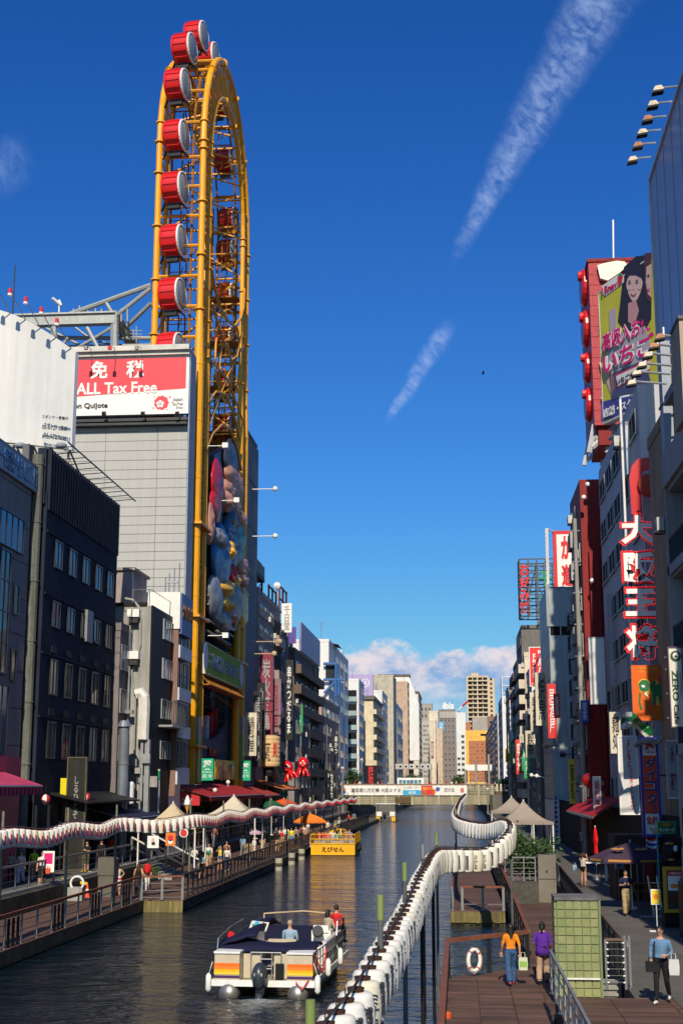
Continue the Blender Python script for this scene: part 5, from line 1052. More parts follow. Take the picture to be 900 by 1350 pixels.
def hoodlamp(root, p, q, m, up):
    b = MB(); b.tube(q, p, .045, n=6); b.tube(p, p+Vector((0,0,.28 if not up else -.0)), .05, n=6); l = b.build('lamp_arm', STEEL, root)
    b = MB(); s = .23 if up else .155; c = p+Vector((-.12, 0, -.05))
    b.add([c+Vector(v)*s*1.15 for v in ((-1,-.7,-.55),(.9,-.7,-.25),(.9,.7,-.25),(-1,.7,-.55),(-.5,-.35,.5),(.5,-.35,.6),(.5,.35,.6),(-.5,.35,.5))], [(0,1,5,4),(1,2,6,5),(2,3,7,6),(3,0,4,7),(4,5,6,7)], 0)
    b.add([c+Vector(v)*s*1.15 for v in ((-1,-.7,-.55),(.9,-.7,-.25),(.9,.7,-.25),(-1,.7,-.55),(-1.1,-.75,-.95),(.85,-.75,-.65),(.85,.75,-.65),(-1.1,.75,-.95))], [(0,1,5,4),(1,2,6,5),(2,3,7,6),(3,0,4,7),(4,5,6,7),(0,1,2,3)], 1); b.build('lamp_hood', [m, BLACK], l)
for i, (px, py) in enumerate(((835,210),(842,191),(848,174),(855,156),(862,137),(869,117))):
    Y = 64.9-i*1.7; p = atY(px+1.5, py-1, Y); hoodlamp(o, p, Vector((10.25, Y, p.z+.05)), LPW if i % 2 == 0 or i == 5 else (LPB if i in (1, 3) else LPW), True)
o2 = thing('lamp_row', 'row of six hooded lamps on arms beside the beige stair head', 'lamps', (8, 46, 21))
for i, (px, py) in enumerate(((836,501),(843,488),(850,477),(858,464),(866,452),(874,440))):
    Y = 49.0-i*.95; p = atY(px, py+2, Y); hoodlamp(o2, p, Vector((7.9, Y, p.z-.12)), LPW if i < 4 else LPB, False)
b = MB(); b.box(7.85, 8.2, 43.9, 49.4, 20.15, 20.5); b.build('lamp_beam', DKST, o2)
# strawberry billboard
P0, P1 = Vector((9.6, 85, 0)), Vector((12.9, 77.4, 0)); zt, zb = 37.94, 29.0; d = P1-P0; nn = Vector((-abs(d.y), -d.x, 0)).normalized(); cen = (P0+P1)/2; W_b = d.length; H_b = zt-zb
def onp(px, py, ref=cen, nv=nn):
    x, y, z = dirpx(px, py); t = (ref-Vector((0,0,CZ))).x*nv.x + (ref.y)*nv.y; t /= (x*nv.x+y*nv.y); v = Vector((x*t, y*t, CZ+z*t)); xx = Vector((0,0,1)).cross(nv).normalized(); c_ = Vector((cen.x, cen.y, (zt+zb)/2)); return ((v-c_).dot(xx), v.z-c_.z)
BY_ = paint('billboard yellow', (.55,.52,.03)); HAIRP = paint('printed hair', (.02,.018,.025)); SKP = paint('printed skin', (.62,.42,.36)); SKP2 = paint('printed pink', (.55,.28,.28))
def bx(root, c, fm):
    Q = lambda *l: [onp(x, y) for x, y in l]
    def pl(l, m, z): plate(root, c, fm, Q(*l), m, z, .012)
    pl([(792,556),(857,533),(860,512),(792,530)], paint('billboard navy', (.035,.05,.26)), .004)
    pl([(822,352),(838,338),(852,336),(858,350),(858,420),(850,436),(835,448),(820,432),(814,424),(817,400)], HAIRP, .006)
    pl([(836+11*cos(t*pi/10)*(1 if sin(t*pi/10) < 0 else 1-.28*sin(t*pi/10)), 374+(21 if sin(t*pi/10) < 0 else 25)*sin(t*pi/10)-1) for t in range(20)], SKP, .03)
    pl([(824,354),(838,344),(850,352),(850,374),(845.5,366),(838,362.5),(830,363),(827,368),(825.5,376)], HAIRP, .05)
    pl([(828,400),(838,396),(842,410),(836,430),(828,424)], SKP2, .03)
    pl([(850,334),(859,333),(859,398),(853,396),(849,372)], paint('printed brown hair', (.09,.03,.025)), .05); pl([(853,352),(859,348),(859,392),(855,388),(852,372)], SKP, .07)
    for e in ((830.8,372),(840.5,371),(856,364)):
        z_ = .07 if e[0] < 850 else .09; pl([(e[0]-2.3,e[1]),(e[0],e[1]-1.5),(e[0]+2.3,e[1]),(e[0],e[1]+1.3)], WHITE, z_); pl([(e[0]+1.1*cos(t*pi/4), e[1]-.2+1.3*sin(t*pi/4)) for t in range(8)], HAIRP, z_+.013); pl([(e[0]-2.6,e[1]-.6),(e[0],e[1]-2.3),(e[0]+2.6,e[1]-.8),(e[0],e[1]-1.5)], HAIRP, z_+.013)
    pl([(831.5,386.6),(835.5,387.8),(839.5,386),(837.5,389.8),(834,390.3)], paint('printed lips', (.52,.12,.14)), .06); pl([(832.8,387.2),(835.5,388),(838.4,386.9),(835.8,388.9)], WHITE, .075); pl([(853.5,382),(858,380),(857,385)], paint('printed lips', (.55,.06,.10)), .09); pl([(834.2,380.5),(836,381.6),(837.6,380.3),(836,380.9)], SKP2, .06)
    for e in ((829.5,381),(843,380)): pl([(e[0]+2.4*cos(t*pi/5), e[1]+2*sin(t*pi/5)) for t in range(10)], paint('printed blush', (.62,.39,.34)), .05)
    pl([(803,410),(812,406),(813,436),(804,440)], paint('printed phone', (.45,.38,.40)), .04); pl([(799,440),(812,430),(822,440),(850,430),(857,450),(857,480),(800,500)], paint('printed grey dress', (.42,.40,.42)), .02)
    pl([(795,468),(806,486),(812,508),(806,522),(798,500)], SKP, .03); pl([(803,494),(850,474),(857,500),(857,508),(806,528)], paint('printed denim', (.05,.07,.16)), .03)
    pl([(812,494),(856,474),(857,488),(813,512)], RPR, .05); pl([(813,496),(856,476),(857,486.5),(814,510)], WHITE, .065)
    pl([(793,377),(818,360),(822,364),(822,372),(806,385),(797,391),(793,384)], WHITE, .02); pl([(814.5,365),(818,361),(821.5,364),(820,372),(817,376),(814.5,371)], RPR, .05); pl([(815.5,363),(818,360),(821,362),(818,365)], GRN, .07)
    def tx(s, l, m, z=.09, off=.012):
        (x0, yt0, yb0), (x1, yt1, yb1) = l; a0, a1 = onp(x0, yt0), onp(x0, yb0); b0, b1 = onp(x1, yt1), onp(x1, yb1)
        w_ = b0[0]-a0[0]; h_ = ((a0[1]-a1[1])+(b0[1]-b1[1]))/2; me = textmesh(s, w_, h_, .02, off, m); sh = ((b0[1]+b1[1])/2-(a0[1]+a1[1])/2)/w_
        Mx = fm.copy() @ Matrix(((1,0,0,0),(sh,1,0,0),(0,0,1,0),(0,0,0,1))); inst(me, 'lettering', root, c+fm.to_3x3() @ Vector(((a0[0]+b0[0])/2, (a0[1]+a1[1]+b0[1]+b1[1])/4, z)), Mx)
    for off, m, z in ((.085, WHITE, .07), (.016, MAG, .10)):
        tx('高収入お仕', ((797,440,462),(856,412,440)), m, z, off); tx('いちご', ((798,466,492),(861,438,468)), m, z+.03, off+.008)
    tx('15navi', ((794,380,389),(815,368,379)), paint('billboard wine', (.5,.01,.08)), .05, .03); tx('いちご大阪求人', ((814,500,508),(853,481,491)), KINK, .08, .02); tx('店舗・スタッフ派', ((797,537,550),(856,517,530)), WHITE, .03, .02)
sign('billboard', 'slanted yellow strawberry job billboard with two smiling dark-haired women', 'billboard', (cen.x, cen.y, (zt+zb)/2), W_b, H_b, nn, BY_, [], .5, border=mat('board rim', (.5,.52,.56)), bw=.08, extra=bx)
b = MB()
for t in (.05, .5, .95):
    p = P0+(P1-P0)*t; b.tube(p+Vector((.5,.3,14)), p+Vector((.5,.3,zb)), .16, n=6); b.tube(p+Vector((.5,.3,zb)), p+Vector((2.8,1.5,zb-5)), .12, n=6)
b.tube(P0+Vector((.4,.2,zb-.9)), P1+Vector((.4,.2,zb-.9)), .15, n=6); b.tube(P0+Vector((.4,.2,zb-.3)), P1+Vector((.4,.2,zb-.3)), .1, n=6); b.build('billboard_stand', GREYST, label='grey steel stand under the strawberry billboard', cat='steel frame', at=(cen.x, cen.y, zb-5))
# red sequinned sign tower behind it
SEQ = mat('red sequin cladding', (.42,.02,.028), .45, 0, .3, 9, .6, 26, dirt=.35); zt2, zb2 = atY(800, 345, 97).z, atY(800, 560, 97).z; x0 = atY(777.5, 345, 97).x-.15
o = thing('sign_tower', 'red sequin-clad rooftop sign box with white blobs in front and round letters on its side', 'sign', (x0, 97, zb2))
b = MB(); b.box(x0, x0+9, 97, 103.5, zb2, zt2); b.build('box', SEQ, o); b = MB(); b.box(x0-.1, x0+9.1, 96.9, 103.6, zt2, zt2+.25); b.box(x0+.3, x0+8, 97.4, 103, zb2-1.4, zb2, 0); b.build('box_edge', DRED, o)
b = MB()
for i in range(30):
    for j in range(3): z_ = zb2+.3+i*(zt2-zb2-.5)/30; b.box(x0+.02+j*1.2+(.6 if i % 2 else 0), x0+1.12+j*1.2+(.6 if i % 2 else 0), 96.97, 97.0, z_, z_+.32)
b.build('sequin_row', SEQ, o, kind='stuff')
for pts in ([(786,352),(792,350),(800,348),(812,346),(822,347),(826,352),(815,362),(800,372),(790,369)], [(788,405),(793,398),(800,402),(800,440),(793,448),(789,436)], [(789,480),(795,474),(800,482),(800,498),(792,494)], [(791,526),(797,520),(800,530),(797,538)]):
    b = MB(); b.prism([atY(x, y, 96.9) for x, y in pts], (0, -.35, 0)); b.build('white_blob', paint('cream blob', (.72,.68,.55)), o)
for i, (ya, yb_) in enumerate(((352,408),(406,462),(462,508),(508,560))):
    c = Vector((x0-.12, 99.6, (atY(771, ya, 99.6).z+atY(771, yb_, 99.6).z)/2)); rr = (atY(771, ya, 99.6).z-atY(771, yb_, 99.6).z)*.44
    b = MB(); b.lathe([(rr*.82,-.25),(rr*.95,-.1),(rr*.95,.35)], c, 20, 0, 'x'); b.lathe([(rr*.25,-.4),(rr*.3,.3)], c+Vector((-.1,-.5,rr*.5)), 10, 0, 'x'); b.build('round_letter', RED, o)
b = MB()
for p, q in (((783,560),(776,597)), ((780,590),(806,566)), ((808,560),(800,597)), ((783,575),(806,590)), ((812,560),(812,590))): b.tube(atY(*p, 98), atY(*q, 98), .22, n=6); b.tube(atY(*p, 98)+Vector((0,4,0)), atY(*q, 98)+Vector((0,4,0)), .18, n=6)
b.build('support_frame', mat('pale grey truss', (.5,.51,.52), .5), o)
p = atY(808, 342, 99); b = MB(); b.tube(p, atY(807.5, 290, 99), .07, n=6); b.build('lightning_rod', WHITE, o)
# R3 dark red building
r, a, c, z0, z1 = rightb('shop_building', 'dark red building carrying the red sign box', 762, 777, 8.75, 597, DRED, 7, 3, cl=4, y0=93.5, roof=False, gl=GLASS)
for (p0, p1, q0, q1, dy) in ((776, 796, 726, 1050, .8), (783, 789, 735, 1050, 1.2)): p, q = atY(p0, q0, a-.8), atY(p1, q0, a-.8); b = MB(); b.box(p.x, q.x, a-dy, a, 5.5, p.z); b.build('red_shaft', DRED, r)
for px, py in ((774, 641), (769, 658), (780, 768)): p = atY(px, py, a-1.3); b = MB(); b.lathe([(.16,0),(.16,.16),(.12,.26),(.03,.3)], p, 12, 0); b.build('vent_cowl', WHITE, r, smooth=True)
r2, a2, c2_, z0, z1 = rightb('shop_building', 'dark grey narrow building with pipes and box balconies left of the red one', 766, 771, 8.9, 650, MGR, 9, 2, cl=5, balc=.5, roof=False)
b = MB(); p = atX(757, 684, 8.4); b.tube((8.4, p.y, 1.3), (8.4, p.y, p.z), .14, n=8)
for z_ in frange(4, p.z, 2.2): b.tube((8.1, p.y, z_), (8.9, p.y, z_), .05, n=4)
b.build('utility_pole', CONC, label='weathered concrete utility pole standing before the white crab sign', cat='pole', at=(8.4, p.y, 1.3))
sign('box_sign', 'blank white vertical light box on the dark red building', 'sign', atY(787, 884, 88), atY(797.5, 884, 88).x-atY(776.5, 884, 88).x, (atY(787, 840, 88).z-atY(787, 928, 88).z), S_, WHITE, [], .5, border=mat('light box rim', (.5,.5,.5)), bw=.05)
b = MB()                                       # lattice mast behind the white light box
A_, B_ = atY(801, 782, 84), atY(811, 782, 84)
for x in (A_.x, (A_.x+B_.x)/2, B_.x):
    for y in (84, 84.7): b.tube((x, y, 2), (x, y, A_.z), .035, n=4)
for z_ in frange(5, A_.z, .55): b.tube((A_.x, 84, z_), (B_.x, 84, z_), .025, n=4); b.tube((A_.x, 84.7, z_), (B_.x, 84.7, z_+.3), .02, n=4)
b.build('lattice_mast', mat('pale lattice', (.5,.5,.5), .5, .2), label='pale ladder-like lattice mast beside the dumpling shop characters', cat='mast', at=(A_.x, 84, 2))
# R2 grey building with the four big characters
r, a, c, z0, z1 = rightb('shop_building', 'grey-white building behind the four big lit characters', 803, 862, 9.7, 553, mat('pale grey facade', (.46,.46,.46), .6, 0, .06, .4, streak=.2), 8, 5, cl=2, roof=False, gl=DARK, wf=.8, hf=.5, z1=atX(819, 553, 9.7).z, y0=69.5)
b = MB(); q = atY(818, 553, 73); b.tube((q.x, 73, 1.3), (q.x, 73, z1+.3), .07, 0, 8); b.tube((q.x, 73, z1+.3), (q.x+3, 73, z1+.9), .07, 0, 8); b.build('drain_pipe', WHITE, r); q = atY(823, 553, 73); b = MB(); b.box(q.x, 9.75, 73, 75, atY(823, 625, 73).z, atY(823, 556, 73).z); b.build('end_panel', mat('pale end panel', (.5,.53,.55), .5), r)
KX = atY(840, 600, 68); OSR = paint('sign red', (.55,.012,.02), rough=.35)
o = thing('neon_sign', 'vertical sign of four white characters edged with red bulbs, hung under a red arch', 'sign', (KX.x, 68, 8))
b = MB(); pts = [atY(x, y, 68.3) for x, y in ((832,678),(829,630),(832,614),(840,605),(852,603),(866,605),(866,618),(852,618),(846,622),(844,634),(846,680))]; b.prism(pts, (0, .35, 0)); b.build('arch', OSR, o)
b = MB(); p, q = atY(848, 680, 68.5), atY(860, 960, 68.5); b.box(p.x, q.x, 68.4, 68.8, q.z, p.z); b.build('mast', OSR, o)
b = MB(); p = atY(855, 640, 68.2); b.lathe([(.05,-.3),(.55,-.2),(.62,0),(.55,.2),(.05,.3)], p, 16, 0, 'y'); b.build('disc', mat('brick red disc', (.40,.06,.035)), o)
for i, (s, x0_, x1_, y0_, y1_) in enumerate((('大', 814, 867, 676, 720), ('阪', 818, 868, 724, 770), ('王', 820, 868, 773, 815), ('将', 821, 870, 821, 870))):
    p, q = atY(x0_+3, y0_+3, 67.7), atY(x1_-3, y1_-3, 67.7); c_ = (p+q)/2; w_, h_ = q.x-p.x, p.z-q.z
    red = textmesh(s, w_*1.16, h_*1.14, .18, .06, OSR); oo = inst(red, 'red_backing', o, (c_.x, 67.95, c_.z), face(S_)); inst(textmesh(s, w_*1.0, h_*.98, .12, .04, paint('letter white', (.86,.84,.80))), 'lettering', oo, (0, 0, .12), Matrix(), world=False)
    bm_ = {}; me = red
    for e in me.edges: pass
    import bmesh as _b
    bmm = _b.new(); bmm.from_mesh(me); zs = max(v.co.z for v in bmm.verts); b = MB(); last = []
    for e in bmm.edges:
        if abs(e.verts[0].co.z-zs) < 1e-4 and abs(e.verts[1].co.z-zs) < 1e-4 and any(abs(f.normal.z) < .5 for f in e.link_faces):
            L_ = e.calc_length(); k = max(1, int(L_/.12))
            for j in range(k):
                t = e.verts[0].co.lerp(e.verts[1].co, (j+.5)/k)
                if all((t-u).length > .085 for u in last): last.append(t.copy()); b.ell(t*.985+Vector((0,0,.03)), (.032,.032,.032), 0, 5, 4)
    bmm.free(); q_ = inst(b.mesh('bulbs', mat('red bulb', (.8,.03,.03), .3, emit=1.2)), 'bulbs', oo, (0,0,0), Matrix(), world=False); q_['kind'] = 'stuff'
# orange elephant banner
OBN = paint('orange banner', (.68,.13,.02), rough=.7); ELG = paint('banner green', (.01,.14,.04)); YLN = paint('banner yellow', (.75,.50,.05))
def C(px0, px1, py0, py1, Y): p, q = atY(px0, py0, Y), atY(px1, py1, Y); return (p+q)/2, q.x-p.x, p.z-q.z
c_, w_, h_ = C(831, 874, 877, 950, 64)
def ex(root, c, fm):
    s = h_/73; U = lambda x, y: ((x-852.5)*w_/43, (913.5-y)*s)
    def pl(l, m, z): plate(root, c, fm, [U(*q) for q in l], m, z, .012)
    pl([U_ for U_ in [(840,900),(846,895),(854,896),(860,902),(866,896),(872,898),(873,922),(870,930),(860,930),(858,916),(852,914),(848,912),(842,912),(841,906)]], YLN, .004)
    pl([(840.5,901),(846,896.5),(853,897),(856,903),(854,911),(848,912),(842,910)], ELG, .02); pl([(857,902),(863,897),(866,900),(862,908),(857,912)], ELG, .02); pl([(859,912),(864,904),(872.5,900),(872.5,922),(869,930),(868,918),(865,918),(864,930),(860,930)], ELG, .03)
    pl([(841,913),(844,914),(842,926),(845,935),(842,936),(839.5,926)], ELG, .02); pl([(844,904),(848,903),(850,906),(846,907)], WHITE, .05); pl([(848,913),(851,914),(854,920),(849,916)], WHITE, .05); pl([(867,893),(873,891),(873,900),(868,900)], RPR, .02)
sign('banner', 'orange cloth banner with a green elephant under the four white characters', 'banner', c_, w_, h_, S_, OBN, [('手作り 本格派', .05, h_*.44, w_*.7, h_*.04, YLN, 0), ('インドレストラン', .05, h_*.38, w_*.72, h_*.045, YLN, 0), ('カレー', .3, -h_*.43, w_*.4, h_*.04, YLN, 0)], .03, name2='sheet', extra=ex)
b = MB()
def cl(u, v): x = 818+u*42; y = 945+v*18-8*sin(u*5)+6*u; p = atY(x, y, 63.5+.5*sin(u*9+v*3)); return p
b.grid(cl, 14, 6, 0)
for i in range(len(b.m)): b.m[i] = (1, 0, 1)[(i//14)//2] if (i % 14) < 5 else (0, 0, 1)[(i//14)//2]
o = b.build('torn_flag', [ELG, paint('flag white', (.5,.5,.45))], label='crumpled green and white cloth hanging under the orange elephant banner', cat='cloth', at=atY(840, 950, 63.5))
m_ = o.modifiers.new('s', 'SOLIDIFY'); m_.thickness = .03
# cafe sign
c_, w_, h_ = C(879, 903, 853, 959, 45.5); DG = paint('dark green ink', (.02,.07,.02))
def zx(root, c, fm):
    plate(root, c, fm, circ(.02, h_*.385, w_*.38), DG, .004); plate(root, c, fm, circ(.02, h_*.39, w_*.22), WHITE, .02); plate(root, c, fm, circ(.02, h_*.38, w_*.12, w_*.08), DG, .035)
    Rz = Matrix.Rotation(-pi/2, 4, 'Z')
    for s, yy, l, t, m in (('ZERO', .05, h_*.38, w_*.42, DG), ('Cafe', -h_*.335, h_*.24, w_*.34, KINK), ('DOUTONBORI', h_*.02, h_*.3, w_*.11, GPR)):
        inst(textmesh(s, l, t, .02, .02, m), 'lettering', root, c+fm.to_3x3() @ Vector((-.04 if s[0] != 'D' else w_*.32, yy, .006)), fm @ Rz)
sign('cafe_sign', 'white vertical cafe sign with a round green emblem at the right edge', 'sign', c_, w_, h_, S_, paint('sign ivory', (.68,.67,.58)), [], .25, border=mat('plum rim', (.12,.08,.11)), bw=.03, extra=zx)
b = MB()
for z_ in (-1, -.2, .6, 1.0): b.tube((c_.x-.3, 45.7, c_.z+z_), (8.2, 46.6, c_.z+z_), .03, n=5)
b.build('sign_bracket', STEEL, label='steel arms carrying the white cafe sign', cat='bracket', at=c_)
# lower cluster of signs
c_, w_, h_ = C(813, 843, 970, 1074, 67.5); PPR = paint('sign poppy', (.68,.02,.03)); SGY = paint('sign pale grey', (.60,.60,.60))
sign('shop_sign', 'white vertical sign with hand-drawn red hiragana left of the drug store sign', 'sign', c_, w_, h_, S_, SGY, [(vert('よしもと'), .05, h_*.28, w_*.2, h_*.36, PPR, .03), (vert('エンタメショップ'), .12, -h_*.18, w_*.2, h_*.52, PPR, .02)], .3, border=WHITE, bw=.06)
c_, w_, h_ = C(842, 872, 972, 1103, 62)
def dx(root, c, fm):
    plate(root, c, fm, [(-w_*.36,-h_*.27),(w_*.40,-h_*.27),(w_*.40,h_*.315),(-w_*.36,h_*.315)], paint('drug red', (.72,.05,.015)), .003)
    for i, ch in enumerate('ダイコク'):
        for off, m, z in ((.06, WHITE, .01), (.035, NAVY, .04)): inst(textmesh(ch, w_*.60, h_*.105, .02, off, m), 'lettering', root, c+fm.to_3x3() @ Vector((.03, h_*.24-i*h_*.118, z)), fm)
sign('drugstore_sign', 'tall red and white drug store sign with a blue rim and bold navy characters', 'sign', c_, w_, h_, S_, WHITE, [('薬', .05, h_*.4, w_*.58, h_*.12, PPR, .03), (vert('薬局道頓堀'), .1, -h_*.20, w_*.28, h_*.15, NAVY), ('免税', .0, -h_*.34, w_*.62, h_*.085, PPR, .03), ('Tax Free\nOK', .1, -h_*.44, w_*.6, h_*.06, PPR)], .3, border=paint('cobalt rim', (.02,.03,.32)), bw=.1, extra=dx)
b = MB(); b.path([atY(x, y, 61.6) for x, y in ((836,984),(843,978),(850,979),(858,976),(866,979),(871,975))], .1, n=7); b.path([atY(x, y, 61.6) for x, y in ((843,982),(852,975),(862,981),(870,977))], .08, n=7); b.build('rope_garland', mat('dry straw', (.30,.26,.20), .9), label='twisted straw garland across the top of the drug store sign', cat='garland', at=atY(855, 978, 61.6))
c_, w_, h_ = C(872, 912, 979, 1050, 56); c_.x += .15
def d2(root, c, fm): plate(root, c, fm, [(0,-h_*.1),(w_*.46,-h_*.1),(w_*.46,h_*.44),(0,h_*.44)], paint('muted red', (.25,.05,.03)), .003)  # shade painted into this board: duller red, bluish grey for white
sign('drugstore_sign', 'shaded grey drug store board cut by the right edge, red medicine character at left', 'sign', c_, w_, h_, S_, paint('shaded board', (.30,.30,.34)), [(vert('くすり\n薬'), -w_*.3, h_*.12, w_*.22, h_*.6, WIN, .02), (vert('ダイ'), w_*.22, h_*.2, w_*.3, h_*.4, NAVY, .03), ('免税', w_*.1, -h_*.28, w_*.46, h_*.22, WIN, .03), ('き', -w_*.34, -h_*.28, w_*.14, h_*.2, WIN, .03)], .3, extra=d2)
b = MB()
for i in range(24): b.ell((c_.x-w_/2+i*w_/23, 55.9, c_.z+h_/2+.06), (.035,.035,.035), 0, 6, 4); b.ell((c_.x-w_/2+i*w_/23, 55.9, c_.z-h_/2-.06), (.035,.035,.035), 0, 6, 4)
b.build('bulb_string', WHITE, label='two lines of tiny white bulbs edging the shaded drug store board', cat='lights', at=c_)
c_, w_, h_ = C(866, 890, 1083, 1099, 54); sign('shop_sign', 'small green sign with white katakana under the drug store board', 'sign', c_, w_, h_, S_, paint('bottle green', (.01,.13,.04)), [('サンサーブ', 0, -h_*.2, w_*.85, h_*.34, WHITE, .02), ('営業中', 0, h_*.24, w_*.4, h_*.26, ORNG, .02)], .15, border=GRN, bw=.03)
b = MB(); q0 = atY(860, 1104, 60); stripes = [RED, WHITE, paint('flag blue', (.02,.05,.3)), WHITE, RED]
def fl(u, v): x = 851+u*17; y = 1103+v*17+2.5*sin(u*3); return atY(x, y, 60+.3*sin(u*6))
b.grid(fl, 10, 10, 0); b.m = [(i//10)//2 for i in range(100)]; o = b.build('flag', stripes, label='red, white and blue striped cloth hanging below the tall drug store sign', cat='flag', at=q0); o.modifiers.new('s', 'SOLIDIFY').thickness = .03
# ground floor shops under the near right buildings
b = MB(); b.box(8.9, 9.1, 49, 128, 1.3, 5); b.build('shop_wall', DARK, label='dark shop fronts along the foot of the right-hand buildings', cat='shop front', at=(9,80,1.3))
RW = mat('red awning canvas', (.40,.02,.03), .8)
p, q = atX(757, 1081, 7.6), atX(803, 1064, 7.6)
o = awning('shop_awning', 'red awning with a white front edge on the right bank below the white vertical sign', 9.0, 7.4, 78, 97, 5.6, 4.6, RW, .12, 0, WHITE)
# tarp-wrapped building
TARP = mat('grey tarpaulin', (.30,.34,.345), .45, 0, .12, .35, .8, 1.6, .12, .06); Yt = 125.7; X0 = 8.5; zt = atX(721, 770, X0).z
o = thing('wrapped_building', 'narrow building wrapped in grey tarpaulin with a white hoarding at its foot', 'building', (X0, Yt, 1.3)); b = MB(); b.box(X0+.15, 16, Yt+.3, 139.5, 1.3, zt-1.4); b.build('wall', mat('wrapped wall', (.22,.20,.21), .7), o)
def tsheet(name, x0, x1, z0, z1, m, sag=0, k=.12):
    b = MB(); b.grid(lambda u, v: (x0+(x1-x0)*u, Yt-.12-k*abs(sin(u*7+v*1.5))-k*.5*sin(u*19+v*4), z0+(z1-z0)*v-(sag*sin(pi*u) if v > .99 else 0)), 22, 12); return b.build(name, m, o, smooth=True)
z_a, z_b, z_c = atY(735, 826, Yt).z, atY(735, 838, Yt).z, atY(735, 1055, Yt).z
tsheet('upper_tarp', X0-.2, 11.2, z_a, zt, TARP, .8, .16); tsheet('lower_tarp', X0, 10.9, z_c, z_b, TARP, 0, .14)
b = MB(); b.box(X0+.1, 10.8, Yt-.05, Yt+.3, z_a-.1, z_b+.1, 0); 
b.build('dark_gap', DARK, o)
for xx in (X0, X0+1, X0+2.1): b = MB(); b.box(xx, xx+.1, Yt-.15, Yt-.05, z_c, zt-1); b.build('scaffold_pole', STEEL, o)
for k in range(9):
    for j in range(4): b = MB(); z_ = z_c+k*(zt-z_c)/9; b.box(X0, X0+.14, Yt+j*3.4+.03, Yt+(j+1)*3.4-.03, z_+.03, z_+(zt-z_c)/9-.03); b.build('side_panel', TARP, o)
b = MB(); b.box(X0+.02, 10.9, Yt-.35, Yt-.1, 1.3, z_c); b.box(X0-.02, X0+.12, Yt-.35, Yt+13.6, 1.3, z_c); b.build('hoarding', WHITE, o)
for i in range(9): z_ = 1.7+i*.42; b = MB(); b.box(X0-.02, X0+.25, Yt-.38, Yt-.35, z_, z_+.22); b.build('blue_mark', BLUE, o)
for py in (1066, 1079, 1093): p = atY(738, py, Yt-.5); b = MB(); b.tube(p, p+Vector((.1,-.7,.1)), .03, n=5); b.cbox(p+Vector((.1,-.8,-.1)), (.18,.28,.34), 0, rx=.5); b.build('wall_lamp', GREYST, o)
for px, py in ((718, 984), (741, 995)): p = atY(px, py, Yt-2); b = MB(); b.tube(p, p+Vector((1.4,1.6,.1)), .05, n=5); b.cbox(p, (.5,.4,.3), 0, rx=.4); b.build('floodlight', DKST, o)
rightb('shop_building', 'tall narrow brown building with rusty pipes right of the wrapped one', 762, 766, 9.35, 786, mat('old brown wall', (.21,.15,.10), .9, 0, .25, .8, .4, 6, .4), 9, 2, cl=6, balc=.6, rail=DKST, skip=.1)
# crab sign and pancake sign
c_, w_, h_ = C(728, 770, 700, 779, 143)
sign('rooftop_sign', 'white board with a red rim and big red brush characters above the wrapped building', 'sign', c_, w_, h_, S_, paint('board white', (.72,.71,.66)), [('か', -w_*.06, h_*.22, w_*.36, h_*.40, RED, .05), ('に', w_*.36, h_*.22, w_*.22, h_*.36, RED, .05), ('道', -w_*.06, -h_*.24, w_*.38, h_*.38, RED, .05), ('楽', w_*.36, -h_*.24, w_*.24, h_*.36, RED, .05)], .6, border=RED, bw=.36)
b = MB(); p = atY(722, 777, 141); q = atY(720, 697, 141); b.tube(p, q, .16, n=4); b.tube(q, atY(729, 701, 143), .1, n=4)
for z_ in frange(p.z, q.z, .5): b.tube((p.x-.15, 140.9, z_), (p.x+.15, 140.9, z_+.25), .04, n=4)
b.build('lattice_mast', WHITE, label='thin white lattice mast left of the board with red brush characters', cat='mast', at=p)
Yk = 186; kk = thing('rooftop_sign', 'open rooftop lattice with stacked red characters and green ones behind', 'sign', (atY(683, 812, Yk).x, Yk, atY(683, 812, Yk).z))
b = MB(); p, q = atY(684, 737, Yk), atY(726, 812, Yk)
for i in range(9): z_ = q.z+(p.z-q.z)*i/8; b.tube((p.x, Yk, z_), (q.x+3, Yk, z_), .09, n=4); b.tube((p.x, Yk+4, z_), (q.x+3, Yk+4, z_), .09, n=4); b.tube((p.x, Yk, z_), (p.x, Yk+4, z_), .12, n=4)
for i in range(7): x = p.x+(q.x+3-p.x)*i/6; b.tube((x, Yk, q.z), (x, Yk, p.z), .1, n=4); b.tube((x, Yk+4, q.z), (x, Yk+4, p.z), .1, n=4); b.tube((x, Yk+4, q.z+(p.z-q.z)*(i % 3)/3), (x+1.2, Yk+.3, q.z+(p.z-q.z)*((i+1) % 3)/3+2), .08, n=4)
for i in range(8): z_ = q.z+(p.z-q.z)*i/8; b.tube((p.x, Yk+4, z_), (p.x+2.2, Yk+4, z_+(p.z-q.z)/8), .06, n=4); b.tube((p.x+2.2, Yk+4, z_), (p.x+4.4, Yk+4, z_+(p.z-q.z)/8), .06, n=4)
b.build('lattice', mat('grey sign lattice', (.18,.18,.18), .6, .3), kk)
for i, ch in enumerate('お好み焼'):
    c_, w_, h_ = C(684, 697.5, 744+i*16.6, 759+i*16.6, Yk-.3); inst(textmesh(ch, w_, h_, .2, .03, RED), 'lettering', kk, c_, face(S_))
for ch, y0_, y1_ in (('千', 752, 774), ('房', 784, 806)): c_, w_, h_ = C(709, 727, y0_, y1_, Yk-.3); inst(textmesh(ch, w_, h_, .2, .03, paint('sign green', (.0,.22,.09))), 'lettering', kk, c_, face(S_))
RB = rightb
RB('shop_building', 'dark charcoal building under the lattice sign', 684, 691, 8.9, 812, DGR, 8, 3, cl=4, dep=9, roof=False)
c_, w_, h_ = C(696.5, 719, 853, 905, 158)
